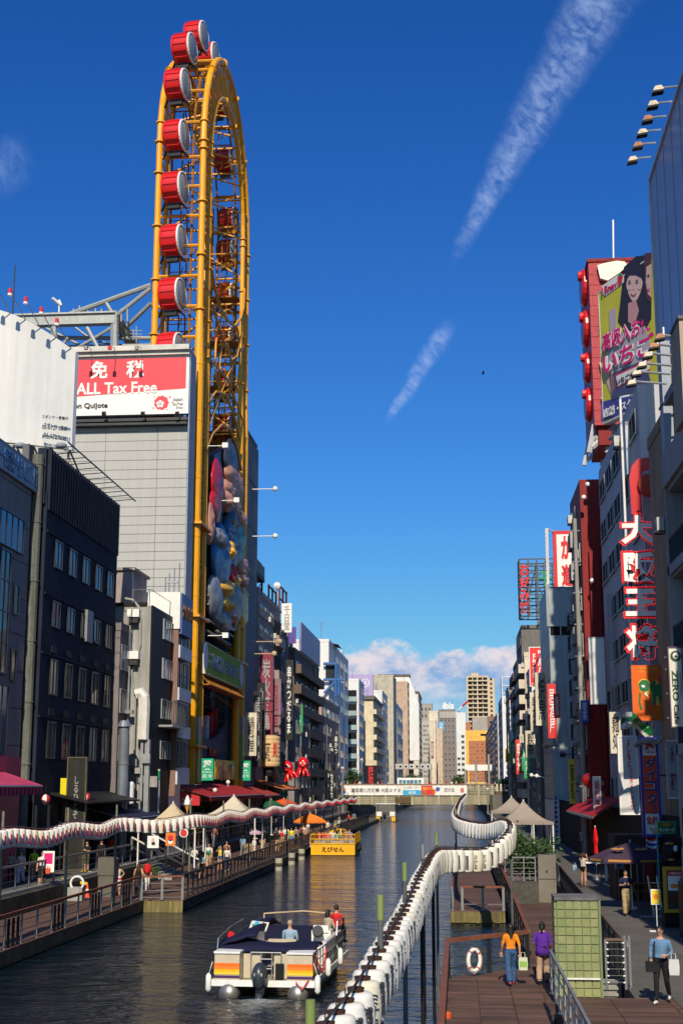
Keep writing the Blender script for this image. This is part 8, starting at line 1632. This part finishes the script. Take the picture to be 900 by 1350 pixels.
def person(label, loc, h, yaw, top, bottom, shoes=K0, pose='stand', hair='short', female=False, sleeve='short', legs='long', wide=False, hairc=None, skirt=None, parent=None, group=None, pelvis=None):
    me = body(pose, female, wide); o = bpy.data.objects.new('person', me); COL.objects.link(o); o.location = loc; s = h/1.70; o.scale = (s, s, s); o.rotation_euler = (0, 0, yaw); tag(o, label, 'person', group)
    cols = [SK, top, top if sleeve != 'none' else SK, top if sleeve == 'long' else SK, pelvis or bottom, bottom if legs != 'bare' else SK, bottom if legs == 'long' else SK, shoes]
    for i, c in enumerate(cols):
        sl = o.material_slots[i]; sl.link = 'OBJECT'; sl.material = SKIN if c is SK else cloth(c)
    dz = -.40 if pose == 'sit' else 0; hk = hairmesh(hair, dz); q = bpy.data.objects.new('hat' if hair == 'cap' else 'hair', hk); COL.objects.link(q); q.parent = o
    q.material_slots[0].link = 'OBJECT'; q.material_slots[0].material = HAIR if hairc is None else cloth(hairc)
    if skirt:
        b = MB(); z1, z0, c = skirt[:3]; n = 5
        b.lathe([(.215+.02*(i % 2) if i else .23, z0+(z1-z0)*i/n) if i < n else (.15, z1) for i in range(n+1)], (0,0,0), 16, 0, mf=[(0 if (not len(skirt) > 3) or i % 2 else 1) for i in range(n)]); sk = inst(b.mesh('skirt', [cloth(c), cloth(skirt[3]) if len(skirt) > 3 else cloth(c)], smooth=True), 'skirt', o, world=False); sk.scale = (.92, .75, 1)
    return o
def bag(label, p, w, h, m, d=.12, strap=None, cat='bag', rz=0, stripe=None):
    o = thing('bag', label, cat, p, rz=rz); b = MB(); b.prism([(-w*.44,-d/2,0),(w*.44,-d/2,0),(w/2,-d/2,h*.5),(w*.45,-d/2,h),(-w*.45,-d/2,h),(-w/2,-d/2,h*.5)], (0,d,0)); inst(b.mesh('bag_body', m), 'bag_body', o, world=False)
    b = MB(); b.path([(-w*.22,0,h),(-w*.18,0,h+h*.38),(w*.18,0,h+h*.38),(w*.22,0,h)], .012, n=5); inst(b.mesh('handle', m), 'handle', o, world=False)
    if stripe: b = MB(); b.box(-w*.4, w*.4, -d/2-.006, -d/2-.001, h*.25, h*.7); inst(b.mesh('print', stripe), 'print', o, world=False)
    if strap: b = MB(); b.path([Vector(q)-Vector(p) for q in strap], .018, n=5); inst(b.mesh('strap', m), 'strap', o, world=False)
# --- right deck
p = atZ(674, 1299, .8); P = person('woman walking away in an orange T-shirt and blue jeans on the near right deck', p, 1.66, pi+.15, (.78,.25,.02), JN, (.5,.06,.05), 'walk', 'long', True, wide=True)
bag('green and white plastic carrier bag in the right hand of the woman in orange', p+Vector((.33,-.05,.42)), .26, .34, paint('bag pale', (.55,.6,.45)), stripe=paint('bag lime', (.25,.45,.08)))
b = MB(); b.path([p+Vector(v) for v in ((-.17,-.02,1.36),(.0,.13,1.2),(.2,.02,.98))], .012, n=5); b.build('bag_strap', BLACK, label='thin black cross-body strap over the back of the woman in orange', cat='strap', at=p)
b = MB(); q = atZ(693, 1262, .8); b.ell(q+Vector((0,0,.14)), (.17,.14,.14), 0, 10, 8); b.ell(q+Vector((-.15,.05,.1)), (.1,.1,.1), 0, 8, 6); b.build('rucksack', BLACK, label='small black rucksack lying on the deck between the two walking women', cat='bag', at=q)
p = atZ(716, 1297, .8); person('woman walking away in a loose purple top and tan trousers beside the green wall', p, 1.68, pi-.1, (.10,.025,.30), (.42,.28,.20), K0, 'walkbag', 'tail', True, wide=True)
b = MB(); b.path([p+Vector(v) for v in ((-.16,.0,1.38),(.02,-.15,1.2),(.2,-.02,1.0))], .014, n=5); b.box(p.x-.05, p.x+.1, p.y-.19, p.y-.14, 1.78, 1.84, 0); b.build('bag_strap', BLACK, label='black strap with a white clasp across the back of the woman in purple', cat='strap', at=p)
b = MB(); b.lathe([(.30,.70+.8),(.23,.95+.8),(.19,1.25+.8),(.10,1.40+.8)], (p.x, p.y, 0), 16); q = b.build('loose_top', cloth((.10,.025,.30)), [o_ for o_ in COL.objects if o_.get('label', '').startswith('woman walking away in a loose purple')][0], smooth=True); q.matrix_world = Matrix.Identity(4); q.location = (0,0,0); q.scale = (1,1,1)
for v in q.data.vertices: pass
par = q.parent; q.matrix_parent_inverse = Matrix.Identity(4)
q.data.clear_geometry(); b = MB(); b.lathe([(.215,.80),(.20,.95),(.185,1.15),(.19,1.3),(.10,1.43)], (0,0,0), 16); q.data = b.mesh('loose_top', cloth((.10,.025,.30)), smooth=True)
p = atZ(873, 1323, 1.285); person('man in a light blue shirt and black trousers strolling at the bottom right, looking sideways', p, 1.74, -.35, (.13,.25,.42), K0, W0, 'walkbag', 'short', sleeve='long')
bag('white tote bag hanging from the arm of the man in the light blue shirt', p+Vector((.27,-.16,.66)), .25, .35, mat('tote grey white', (.5,.5,.5), .8), .1); bag('black shoulder bag at the hip of the man in the light blue shirt', p+Vector((-.25,-.12,.72)), .26, .24, BLACK, .1, strap=[p+Vector(v) for v in ((-.2,-.14,.95),(-.15,-.10,1.35),(-.1,.05,1.44))])
b = MB(); b.path([p+Vector((-.02+.045*cos(t*pi/4)-.0, -.105, 1.62+.02*sin(t*pi/4))) for t in range(9)], .004, n=4); b.build('spectacles', DKST, label='spectacles on the man in the light blue shirt', cat='glasses', at=p)
p = atZ(826, 1207, 1.3); person('man in a navy polo shirt and khaki trousers looking down at his phone', p, 1.72, 0, NV, KH, K0, 'walkphone', 'short', wide=True)
b = MB(); b.cbox(p+Vector((0,-.33,1.24)), (.08,.012,.15), rx=.5); b.build('phone', BLACK, label='dark phone held by the man in the navy polo shirt', cat='phone', at=p+Vector((0,-.33,1.24)))
p = atZ(769, 1168, 1.3); person('woman in a cream T-shirt and black shorts raising a camera beside the red parasol tables', p, 1.62, 2.6, (.60,.52,.42), K0, (.5,.2,.1), 'armsup', 'tail', True, legs='bare', hairc=(.12,.05,.03)); bag('pale blue bag in the hand of the woman in the cream T-shirt', p+Vector((-.42,0,.75)), .2, .28, paint('pale blue bag', (.35,.5,.6)))
b = MB(); b.cbox(p+Vector((-.25,.1,1.52)), (.26,.12,.14)); b.tube(p+Vector((-.1,.1,1.52)), p+Vector((-.5,.2,1.62)), .05); b.build('camera', DKST, label='dark camera raised by the woman in the cream T-shirt', cat='camera', at=p)
for i, (px, py, c) in enumerate(((632,1086,K0),(640,1086,(.05,.03,.03)))): p = atZ(px, py, .6); person('dark-clothed person sitting at the far end of the small pier, %s of two' % ('left','right')[i], (p.x, 125, .8), 1.7, 0, c, K0, pose='sit', hairc=(.2,.06,.02))
# --- left promenade and boardwalk
def lp(px, py, z, label, h, yaw, top, bottom, **k): p = atZ(px, py, z); return person(label, p, h, yaw, top, bottom, **k), p
lp(14, 1165, 1.45, 'woman in a grey patterned blouse and dark trousers at the far left of the promenade', 1.6, .2, (.30,.29,.27), K0, female=True, pose='walk', hair='long')
lp(27, 1166, 1.45, 'woman in a white patterned blouse and pale blue trousers, strap across her chest', 1.62, .1, (.60,.55,.50), (.36,.42,.62), female=True, pose='walk', hair='bob', wide=True)
lp(44, 1160, 1.45, 'person in a lime top and tan skirt partly behind the white-shirted man', 1.6, .5, (.40,.62,.03), (.40,.27,.16), female=True, pose='walk', shoes=W0, legs='short', hair='tail')
_, p = lp(55, 1169, 1.45, 'man in a loose white shirt and black shorts on the left promenade', 1.68, .1, W0, K0, pose='stand', legs='short', wide=True); bag('orange-red bag beside the man in the loose white shirt', p+Vector((.33,-.1,.62)), .22, .26, mat('bag vermilion', (.6,.08,.03)))
lp(114, 1149, 1.45, 'person in a black T-shirt and olive shorts hidden above the chest by lanterns', 1.7, -.2, K0, (.10,.09,.045), legs='short', pose='phone'); lp(133, 1146, 1.45, 'man in a black T-shirt and cap behind the taupe box cabinet', 1.7, .0, K0, K0, hair='cap', hairc=K0, pose='stand')
lp(155, 1181, .6, 'woman in a red and white striped dress with one hand on her hip', 1.62, .3, (.58,.55,.52), SK, female=True, pose='hip', hair='bob', legs='bare', skirt=(1.06,.55,(.55,.05,.06),W0), hairc=(.10,.03,.015), shoes=(.4,.2,.12), pelvis=(.55,.05,.06), sleeve='none')
lp(182, 1181, .6, 'woman in a black tank top and dark patterned trousers walking away', 1.66, pi+.2, K0, (.06,.05,.055), female=True, pose='walk', hair='long', sleeve='none', wide=True, hairc=(.10,.035,.015))
_, p = lp(194, 1175, .6, 'person in red with a large red backpack beside the woman in the black tank top', 1.68, pi-.3, (.5,.02,.02), NV, pose='walk'); b = MB(); b.ell(p+Vector((.05,-.2,1.2)), (.2,.16,.3), 0, 12, 8); b.ell(p+Vector((.05,-.33,1.08)), (.14,.08,.14), 0, 10, 6); b.build('backpack', mat('backpack red', (.55,.015,.02), .6, bump=.5), label='large bright red backpack worn by the person in red', cat='backpack', at=p, smooth=True)
_, p = lp(275, 1146, .6, 'man in a white T-shirt and khaki shorts with a green sling bag', 1.74, .1, W0, (.42,.28,.15), legs='short', wide=True, pose='walk'); b = MB(); b.ell(p+Vector((.0,-.16,1.1)), (.13,.06,.13), 0, 10, 6); b.path([p+Vector(v) for v in ((.02,-.17,1.1),(.12,-.14,1.3),(.12,0,1.44))], .015, n=5); b.build('sling_bag', mat('sling green', (.01,.15,.06), .6), label='dark green sling bag on the chest of the man in khaki shorts', cat='bag', at=p)
lp(290, 1147, .6, 'woman in a yellow top and denim shorts holding a camera to her face', 1.62, .1, (.70,.55,.10), JN, female=True, pose='armsup', hair='cap', hairc=(.12,.15,.22), legs='bare', shoes=(.6,.3,.3), pelvis=JN); lp(299, 1149, .6, 'woman in a white top and dark jeans walking beside the one in yellow', 1.64, .2, (.68,.62,.62), (.03,.05,.10), female=True, pose='walk', hair='long', shoes=W0, hairc=(.06,.015,.012)); lp(298.5, 1141, .6, 'dark-haired person just behind the woman in the white top', 1.72, .3, (.35,.2,.15), K0)
_, p = lp(335, 1123, .6, 'woman in an orange top and white skirt under a lilac parasol', 1.62, -.2, (.55,.15,.04), SK, female=True, pose='armsup', hair='bob', legs='bare', skirt=(1.0,.55,W0), shoes=(.5,.02,.02), pelvis=W0); parasol('lilac hand parasol held over the woman in the orange top', p.x+.1, p.y-.05, 1.7, 2.25, .62, mat('lilac cloth', (.50,.36,.46), .8), .22, 8)
pp = [(346,1123,1.7,'man in a black T-shirt and khaki trousers behind the woman with the lilac parasol',K0,KH,{}), (352,1108,1.68,'person in white walking on the boardwalk behind the man in khaki trousers',W0,GY0,{'pose':'walk'}), (364,1114,1.7,'person in a dark top leaning left of the white-shirted group',(.05,.05,.06),K0,{'pose':'phone'}), (369,1115,1.66,'young man in a pale grey T-shirt and black shorts in the boardwalk group',(.45,.45,.46),K0,{'legs':'short','pose':'walk'}), (375,1114,1.7,'young man in a white T-shirt in the middle of the boardwalk group',W0,(.06,.06,.07),{'legs':'short'}), (378,1112,1.64,'girl in a white top behind the yellow football shirt',W0,K0,{'female':True,'hair':'long','legs':'bare'}), (384,1116,1.74,'man in a yellow football shirt with blue shorts',(.75,.62,.03),(.08,.30,.42),{'legs':'short'}), (390,1113,1.68,'person in a grey top right of the yellow football shirt',(.25,.25,.27),NV,{}), (396,1113,1.7,'person in a brown top holding something blue under the orange parasol',(.20,.08,.04),K0,{'pose':'phone'}), (400,1110,1.7,'person in a white shirt under the right edge of the orange parasol',W0,(.4,.3,.2),{}), (427,1101,1.7,'dark-dressed person at the landing steps above the yellow boat',K0,K0,{}), (432,1101,1.68,'person in a white top at the landing steps above the yellow boat',W0,(.5,.5,.5),{'female':True,'hair':'long'}),
      (409,1080,1.7,'left white-shirted person on the promenade below the far lanterns',W0,K0,{}), (415,1080,1.7,'right white-shirted person on the promenade below the far lanterns',W0,(.3,.3,.3),{}), (371,1084,1.7,'white-shirted person left of the red cloth on the promenade',W0,K0,{}), (377,1083,1.72,'tall white-shirted person left of the red cloth on the promenade',W0,NV,{}), (386,1085,1.65,'person in bright red on the promenade behind the boardwalk group',(.6,.02,.03),(.5,.02,.02),{'female':True})]
for px, py, h, lbl, t, bt, k in pp: lp(px, py, .6 if py > 1090 else 1.45, lbl, h, RND.uniform(-.6,.6) if k.get('pose') != 'walk' else RND.choice((.2, pi)), t, bt, **k)
for px, py, lbl, t in ((268,1112,'person in a blue and grey top on the promenade left of the green shirt',(.12,.2,.3)),(272,1111,'person in a green shirt on the promenade behind the lanterns',(.04,.38,.06)),(279,1110,'person in a lime-yellow shirt on the promenade behind the lanterns',(.55,.6,.05)),(285,1110,'person in a peach shirt on the promenade behind the lanterns',(.62,.32,.2)),(283,1118,'person in brown seated on the promenade wall',(.25,.1,.06)),(322,1098,'person in pale grey under the far lanterns',(.5,.5,.48)),(328,1100,'person in tan beside the pale grey one under the far lanterns',(.45,.25,.12)),(357,1092,'person in white behind the dense promenade crowd, left',W0),(362,1093,'person in a dark red shirt in the promenade crowd',(.3,.03,.03))): lp(px, py, 1.45, lbl, 1.68, RND.uniform(-.8,.8), t, RND.choice((K0, NV, GY0, KH)), hair=RND.choice(('short','bob','long')))
rc = random.Random(5); cc_ = [('white',W0),('black',K0),('navy',NV),('grey',GY0),('red',(.5,.03,.03)),('sky blue',(.2,.35,.5)),('tan',KH),('pink',(.6,.25,.28))]
combo = [[(a, b_) for a in cc_ for b_ in cc_[:4]+[cc_[6]] if a != b_] for _ in (0, 1)]; rc.shuffle(combo[0]); rc.shuffle(combo[1])
for i in range(46):
    hi = i % 3; Y = 76+i*2.9+rc.uniform(-1,1); x = rc.uniform(-22.6,-20.8) if hi else rc.uniform(-18.8,-15.2); (n_, c), (m_, d) = combo[hi > 0].pop(); lg = rc.choice(('long','short','long'))
    person('passer-by in a %s top and %s %s on the %s' % (n_, m_, 'trousers' if lg == 'long' else 'shorts', 'upper left promenade' if hi else 'lower left boardwalk'), (x, Y, 1.45 if hi else .6), rc.uniform(1.55,1.8), rc.choice((0, pi, .3))+rc.uniform(-.4,.4), c, d, pose=rc.choice(('walk','stand','walk','phone','walkbag')), hair=rc.choice(('short','bob','long','tail','cap')), female=rc.random() < .5, legs=lg, group='strollers on the left bank')
bt_ = ('black','navy','grey','khaki'); crowd = 'people crossing the footbridge'; cl_ = [W0,K0,(.5,.03,.03),(.6,.5,.1),(.2,.25,.4),(.5,.5,.5),(.6,.3,.25),(.05,.2,.15)]; cn = ['white','black','red','yellow','slate','silver','salmon','bottle-green']
for i, px in enumerate((449,458,468,474,498,503,512,529,541,553,561,567,574,580,588,595,601,608,616,622,628,634,640,646,652,658)):
    x = atY(px, 1035, BY+1.5+(i*37 % 50)/10); k = (i*5+i//3) % 8; person('person in a %s top and %s trousers on the footbridge %s' % (cn[k], bt_[i % 4], ('above the long white banner' if px < 532 else 'above the red banner' if px < 600 else 'near the pale pillars')), (x.x, x.y, 5.5), RND.uniform(1.55,1.78), RND.choice((pi/2,-pi/2,0,pi))+RND.uniform(-.3,.3), cl_[k], (K0,NV,GY0,KH)[i % 4], pose=RND.choice(('walk','stand')), hair=RND.choice(('short','bob','long')), group=crowd)
# --- passengers
def seat(label, boat, lx, ly, lz, yaw, top, bottom, h=1.7, **k):
    M_ = Matrix.Translation(boat.location) @ Matrix.Rotation(boat.rotation_euler.z, 4, 'Z') @ Matrix.Scale(boat.scale.x, 4); return person(label, M_ @ Vector((lx, ly, lz)), h, yaw+boat.rotation_euler.z, top, bottom, **k)
seat('helmsman in a pale blue flowered shirt and beige cap sitting in the pontoon boat', o, .42, 2.6, .78, pi, (.30,.42,.55), KH, pose='sit', hair='cap', hairc=(.45,.36,.24), sleeve='short')
seat('person in a beige top sitting near the bow of the pontoon boat', o, 1.15, 6.6, .80, pi*.8, (.42,.33,.24), GY0, pose='sit', female=True, hair='bob'); seat('person in a bright red T-shirt sitting at the bow corner of the pontoon boat', o, 1.35, 7.4, .90, pi*.9, (.6,.03,.03), K0, pose='sit')
seats = [(-1.4,.9,(.45,.03,.12),'magenta top, stern left'),(-.5,.9,(.5,.08,.2),'pink top, stern'),(.35,.9,(.03,.40,.42),'turquoise top, stern right'),(1.3,.9,(.3,.15,.1),'brown top, stern right'),(-1.1,2.5,(.6,.03,.03),'red top, second row'),(0,2.5,W0,'white top, second row'),(1.0,2.5,K0,'black top, second row'),(-.6,4.1,W0,'white top, third row left'),(.7,4.1,(.7,.6,.1),'yellow top, third row'),(-1.3,5.7,KH,'khaki top, fourth row'),(.2,5.7,GY0,'grey top, fourth row'),(1.3,5.7,(.2,.2,.3),'slate top, fourth row')]
for i, (x, y, c, s) in enumerate(seats): seat('passenger in a %s of the yellow boat' % s, o2, x, y, 1.0, (0 if i % 2 else pi), c, GY0, pose='sit', hair=('short','bob','long')[i % 3])
seat('guide in a lime cap standing in the yellow boat', o2, -.3, 7.3, 1.0, 0, (.05,.05,.06), K0, hair='cap', hairc=(.45,.6,.03), pose='armsup')
# ================================================================ stall furniture on the right promenade
CB = mat('bistro red', (.5,.02,.02), .6)
p = atZ(785, 1160, 1.3); parasol('closed bright red parasol beside the white table on the right bank', p.x+.05, p.y, 1.3, 2.7, 1.6, mat('parasol scarlet', (.70,.015,.015), .7), 1.35, closed=True)
o = thing('table', 'white bar table beside the closed red parasol', 'table', (p.x-.2, p.y-.6, 1.3)); b = MB(); b.box(p.x-.7, p.x+.6, p.y-.9, p.y-.3, 2.2, 2.28); b.build('table_top', WHITE, o); 
for x in (-.62, .5): b = MB(); b.box(p.x+x-.06, p.x+x+.06, p.y-.7, p.y-.5, 1.3, 2.2); b.build('leg', WHITE, o)
for i in range(4):
    q = p+Vector((.5+i*.5, .5+(i % 2)*.7, 0)); o = thing('stool', 'red-seated metal stool behind the white bar table, %s' % ('nearest the parasol pole','second from the parasol pole','third from the parasol pole','farthest from the parasol pole')[i], 'stool', q); b = MB(); b.box(q.x-.17, q.x+.17, q.y-.17, q.y+.17, 2.0, 2.06); b.build('seat', CB, o)
    for a in (-.14, .14):
        for c in (-.14, .14): b = MB(); b.tube((q.x+a*1.2, q.y+c*1.2, 1.3), (q.x+a, q.y+c, 2.0), .015, n=4); b.build('leg', GREYST, o)
# purple beer parasol, wooden benches
PU = mat('plum parasol cloth', (.055,.035,.06), .8); p = atY(832, 1120, 58)
o = parasol('dark plum parasol with gold dragons over the wooden tables', p.x, 58.5, 1.3, 3.35, 1.75, PU, .62, 8)
GLD = paint('gold print', (.50,.24,.05))
for a in (-2.1, -1.35):
    c = Vector((p.x+1.25*cos(a), 58.5+1.25*sin(a), 3.72)); d_ = MB(); n_ = Vector((cos(a)*.36, sin(a)*.36, .93)).normalized(); u_ = Vector((-sin(a), cos(a), 0)); v_ = n_.cross(u_); d_.prism([c+u_*x+v_*y+n_*.03 for x, y in ((-.3,-.05),(-.12,.12),(0,.02),(.15,.14),(.3,.0),(.1,-.1),(-.1,-.12))], n_*.01); d_.build('print', GLD, o)
b = MB()
for i in range(8):
    a, c = 2*pi*i/8, 2*pi*(i+1)/8; A_ = Vector((p.x+1.755*cos(a), 58.5+1.755*sin(a), 3.34)); B_ = Vector((p.x+1.755*cos(c), 58.5+1.755*sin(c), 3.34)); b.add([A_.lerp(B_,.15), A_.lerp(B_,.85), A_.lerp(B_,.85)-Vector((0,0,.09)), A_.lerp(B_,.15)-Vector((0,0,.09))], [(0,1,2,3)])
b.build('gold_trim', GLD, o)
WB = mat('varnished orange wood', (.34,.13,.04), .5, 0, .2, 3, dirt=.1)
def picnic(label, x, y, rz=0):
    o = thing('picnic_table', label, 'table', (x, y, 1.3), rz=rz)
    for i in range(4): b = MB(); b.box(-.8, .8, -.34+i*.17, -.18+i*.17, .72, .76); inst(b.mesh('plank', WB), 'plank', o, world=False)
    for s in (-1, 1):
        b = MB(); b.box(-.8, .8, s*.6-.12, s*.6+.12, .42, .46); inst(b.mesh('seat', WB), 'seat', o, world=False)
        b = MB(); b.prism([(s*.65,-.2,.72),(s*.65,-.12,.72),(s*.65,.6,0),(s*.65,.5,0)], (.05,0,0)); b.prism([(s*.65,.2,.72),(s*.65,.12,.72),(s*.65,-.6,0),(s*.65,-.5,0)], (.05,0,0)); b.box(s*.65, s*.65+.05, -.7, .7, .36, .42); inst(b.mesh('trestle', WB), 'trestle', o, world=False)
p = atZ(855, 1187, 1.3); picnic('nearer orange-wood picnic table under the plum parasol', p.x, p.y, .1); picnic('farther orange-wood picnic table under the plum parasol', p.x+.1, p.y+2.4, .05); p = atZ(880, 1196, 1.3); picnic('orange-wood picnic table behind the yellow-framed menu board', p.x+.3, p.y+1.5, .1)
# menu boards and stands
p, q = atY(873, 1143, 51), atY(905, 1203, 51); cc = (p+q)/2; w_, h_ = q.x-p.x, p.z-q.z
sign('menu_board', 'tall menu board in a yellow frame at the right edge, red header and food pictures', 'menu board', cc, w_, h_, S_, mat('menu dark', (.03,.025,.025), .5), [('MENU', .05, h_*.36, w_*.5, .07, WHITE)], .08, border=paint('menu frame', (.55,.30,.02)), bw=.11, extra=lambda r_, c, fm: [plate(r_, c, fm, [(-w_*.30,-h_*.02),(w_*.5,-h_*.02),(w_*.5,h_*.40),(-w_*.30,h_*.40)], WHITE, .003, .003), plate(r_, c, fm, [(-w_*.30,h_*.30),(w_*.5,h_*.30),(w_*.5,h_*.40),(-w_*.30,h_*.40)], RPR, .008, .003), plate(r_, c, fm, circ(-.02,h_*.08,.14,.08), ORNG, .008, .003), plate(r_, c, fm, circ(.2,h_*.04,.1,.07), RPR, .008, .003), plate(r_, c, fm, circ(0,-h_*.2,.3,.12), mat('menu brown', (.12,.03,.02)), .003, .003)])
b = MB(); b.box(cc.x-w_/2, cc.x+w_/2+.4, 51.1, 51.9, 1.3, q.z+.1); b.build('counter', BLACK, label='low black counter under the yellow-framed menu board', cat='counter', at=(cc.x,51.5,1.3))
p = atZ(866, 1228, 1.3); o = thing('sign_stand', 'white pole stand with a small yellow food poster', 'sign', p); b = MB(); b.tube(p, p+Vector((0,0,1.25)), .02, n=6); b.build('pole', WHITE, o); b = MB(); b.box(p.x-.28, p.x+.1, p.y-.15, p.y+.15, 1.3, 1.33); b.build('foot', WHITE, o); b = MB(); b.box(p.x-.18, p.x+.16, p.y-.03, p.y, 2.2, 2.72); b.build('frame', WHITE, o); b = MB(); b.box(p.x-.15, p.x+.13, p.y-.04, p.y-.031, 2.23, 2.69); b.build('poster', YPR, o); b = MB(); b.lathe([(.09,-.05),(.09,-.042)], (p.x-.01, p.y, 2.48), 12, 0, 'y'); b.build('print', ORNG, o)
p = atZ(862, 1210, 1.3); o = thing('rack', 'leaning white display rack beside the picnic tables', 'rack', p); 
for dx in (0, .34): b = MB(); b.tube(p+Vector((dx,0,0)), p+Vector((dx-.15,.3,1.55)), .035, n=6); b.build('upright', CREAM, o)
for k in range(4): b = MB(); b.box(p.x-.02-k*.04, p.x+.36-k*.04, p.y+.05+k*.08, p.y+.12+k*.08, 1.6+k*.32, 1.64+k*.32); b.build('shelf', CREAM, o)
b = MB(); b.box(p.x-.55, p.x+.9, p.y-.12, p.y+.02, 1.32, 1.38); b.build('foot_bar', GPR, o)
p = atY(870, 1200, 56); b = MB(); b.tube((p.x, 56, 1.3), (p.x, 56, atY(868, 1098, 56).z), .035, n=6); b.build('banner_pole', paint('turquoise pole', (.02,.28,.33)), label='turquoise pole under the green katakana sign', cat='pole', at=(p.x,56,1.3))
o = thing('stall', 'dim food stall with wooden lattice and hanging noren under the plum parasol', 'stall', (7.9, 63, 1.3)); b = MB(); b.box(6.9, 8.9, 63, 66, 1.3, 4.1); b.build('booth', mat('stall brown', (.05,.03,.025), .8), o)
p, q = atY(809, 1127, 62.8), atY(821, 1146, 62.8); sx = MB(); sx.box(p.x, q.x, 62.7, 62.8, q.z, p.z); sx.build('noren', mat('slate blue noren', (.13,.17,.21), .8), o); inst(textmesh(vert('たこ焼'), (q.x-p.x)*.5, (p.z-q.z)*.85, .01, .02, KINK), 'lettering', o, ((p.x+q.x)/2, 62.69, (p.z+q.z)/2), face(S_))
for i in range(7): b = MB(); x = 6.95+i*.28; b.box(x, x+.05, 62.9, 63, 1.3, 3.4); b.build('slat', WB if i < 2 else GREYST, o)
b = MB(); b.box(8.1, 8.5, 62.6, 62.95, 1.3, 3.5); b.build('red_curtain', DRED, o)
o = thing('food_truck', 'black stall with a dark dish roof at the right edge behind the menu board', 'stall', (8.3, 47, 1.3)); b = MB(); b.box(7.35, 8.9, 45.6, 48.4, 1.3, 3.1); b.build('body', BLACK, o); b = MB(); b.lathe([(1.0,3.15),(.95,3.3),(.5,3.45),(.05,3.5)], (8.1, 46.6, 0), 16); b.build('roof', mat('dark olive lid', (.03,.035,.03), .5), o)
c = atY(885, 1122, 52); b = MB(); b.ell(c, (.35,.3,.4), 0, 12, 8); b.ell(c+Vector((.1,-.25,.1)), (.1,.1,.12), 1, 8, 6); b.ell(c+Vector((-.1,-.22,.28)), (.18,.06,.05), 2, 8, 6); b.ell(c+Vector((-.05,-.2,-.3)), (.14,.06,.05), 2, 8, 6); b.build('dark_lantern', [BLACK, WHITE, GLD], label='dark round lantern with gold marks hanging by the green katakana sign', cat='lantern', at=c, smooth=True)
b = MB(); b.box(6.25, 6.33, 33.4, 33.5, 1.3, 2.4); b.box(6.25, 6.9, 33.4, 33.46, 1.35, 2.4, 0); b.build('pink_board', [mat('pale pink board', (.55,.35,.40))], label='narrow pink-edged board cut by the right edge beside the man in blue', cat='sign', at=(6.3,33.4,1.3))
b = MB(); c = Vector((8.3, 89, 6.6)); b.ell(c, (.5,.4,.45), 0, 14, 10); b.path([c+Vector((.4,0,-.4)), c+Vector((1.0,-.2,-1.2)), c+Vector((.8,-.2,-2.2)), c+Vector((1.2,-.2,-2.9))], [.35,.3,.2,.08], 0, 8); b.ell(c+Vector((.7,-.5,-.2)), (.2,.15,.2), 1, 8, 6); b.build('red_mascot_balloon', [paint('dark balloon red', (.35,.01,.01), rough=.3), GLD], label='dark red balloon-like shop decoration left of the red hiragana sign', cat='decoration', at=c, smooth=True)
# distant birds
o = thing('bird', 'tiny dark bird high in the blue sky right of the contrails', 'bird', atY(636, 493, 260)); c = o.location; b = MB(); b.ell(c, (.35,.12,.1), 0, 8, 6); b.prism([c+Vector(v) for v in ((-.15,0,0),(.15,0,0),(.3,.1,.35),(0,.1,.3))], (0,.6,.1)); b.prism([c+Vector(v) for v in ((-.15,0,0),(.15,0,0),(.3,-.1,.35),(0,-.1,.3))], (0,-.6,.1)); b.build('body', BLACK, o)
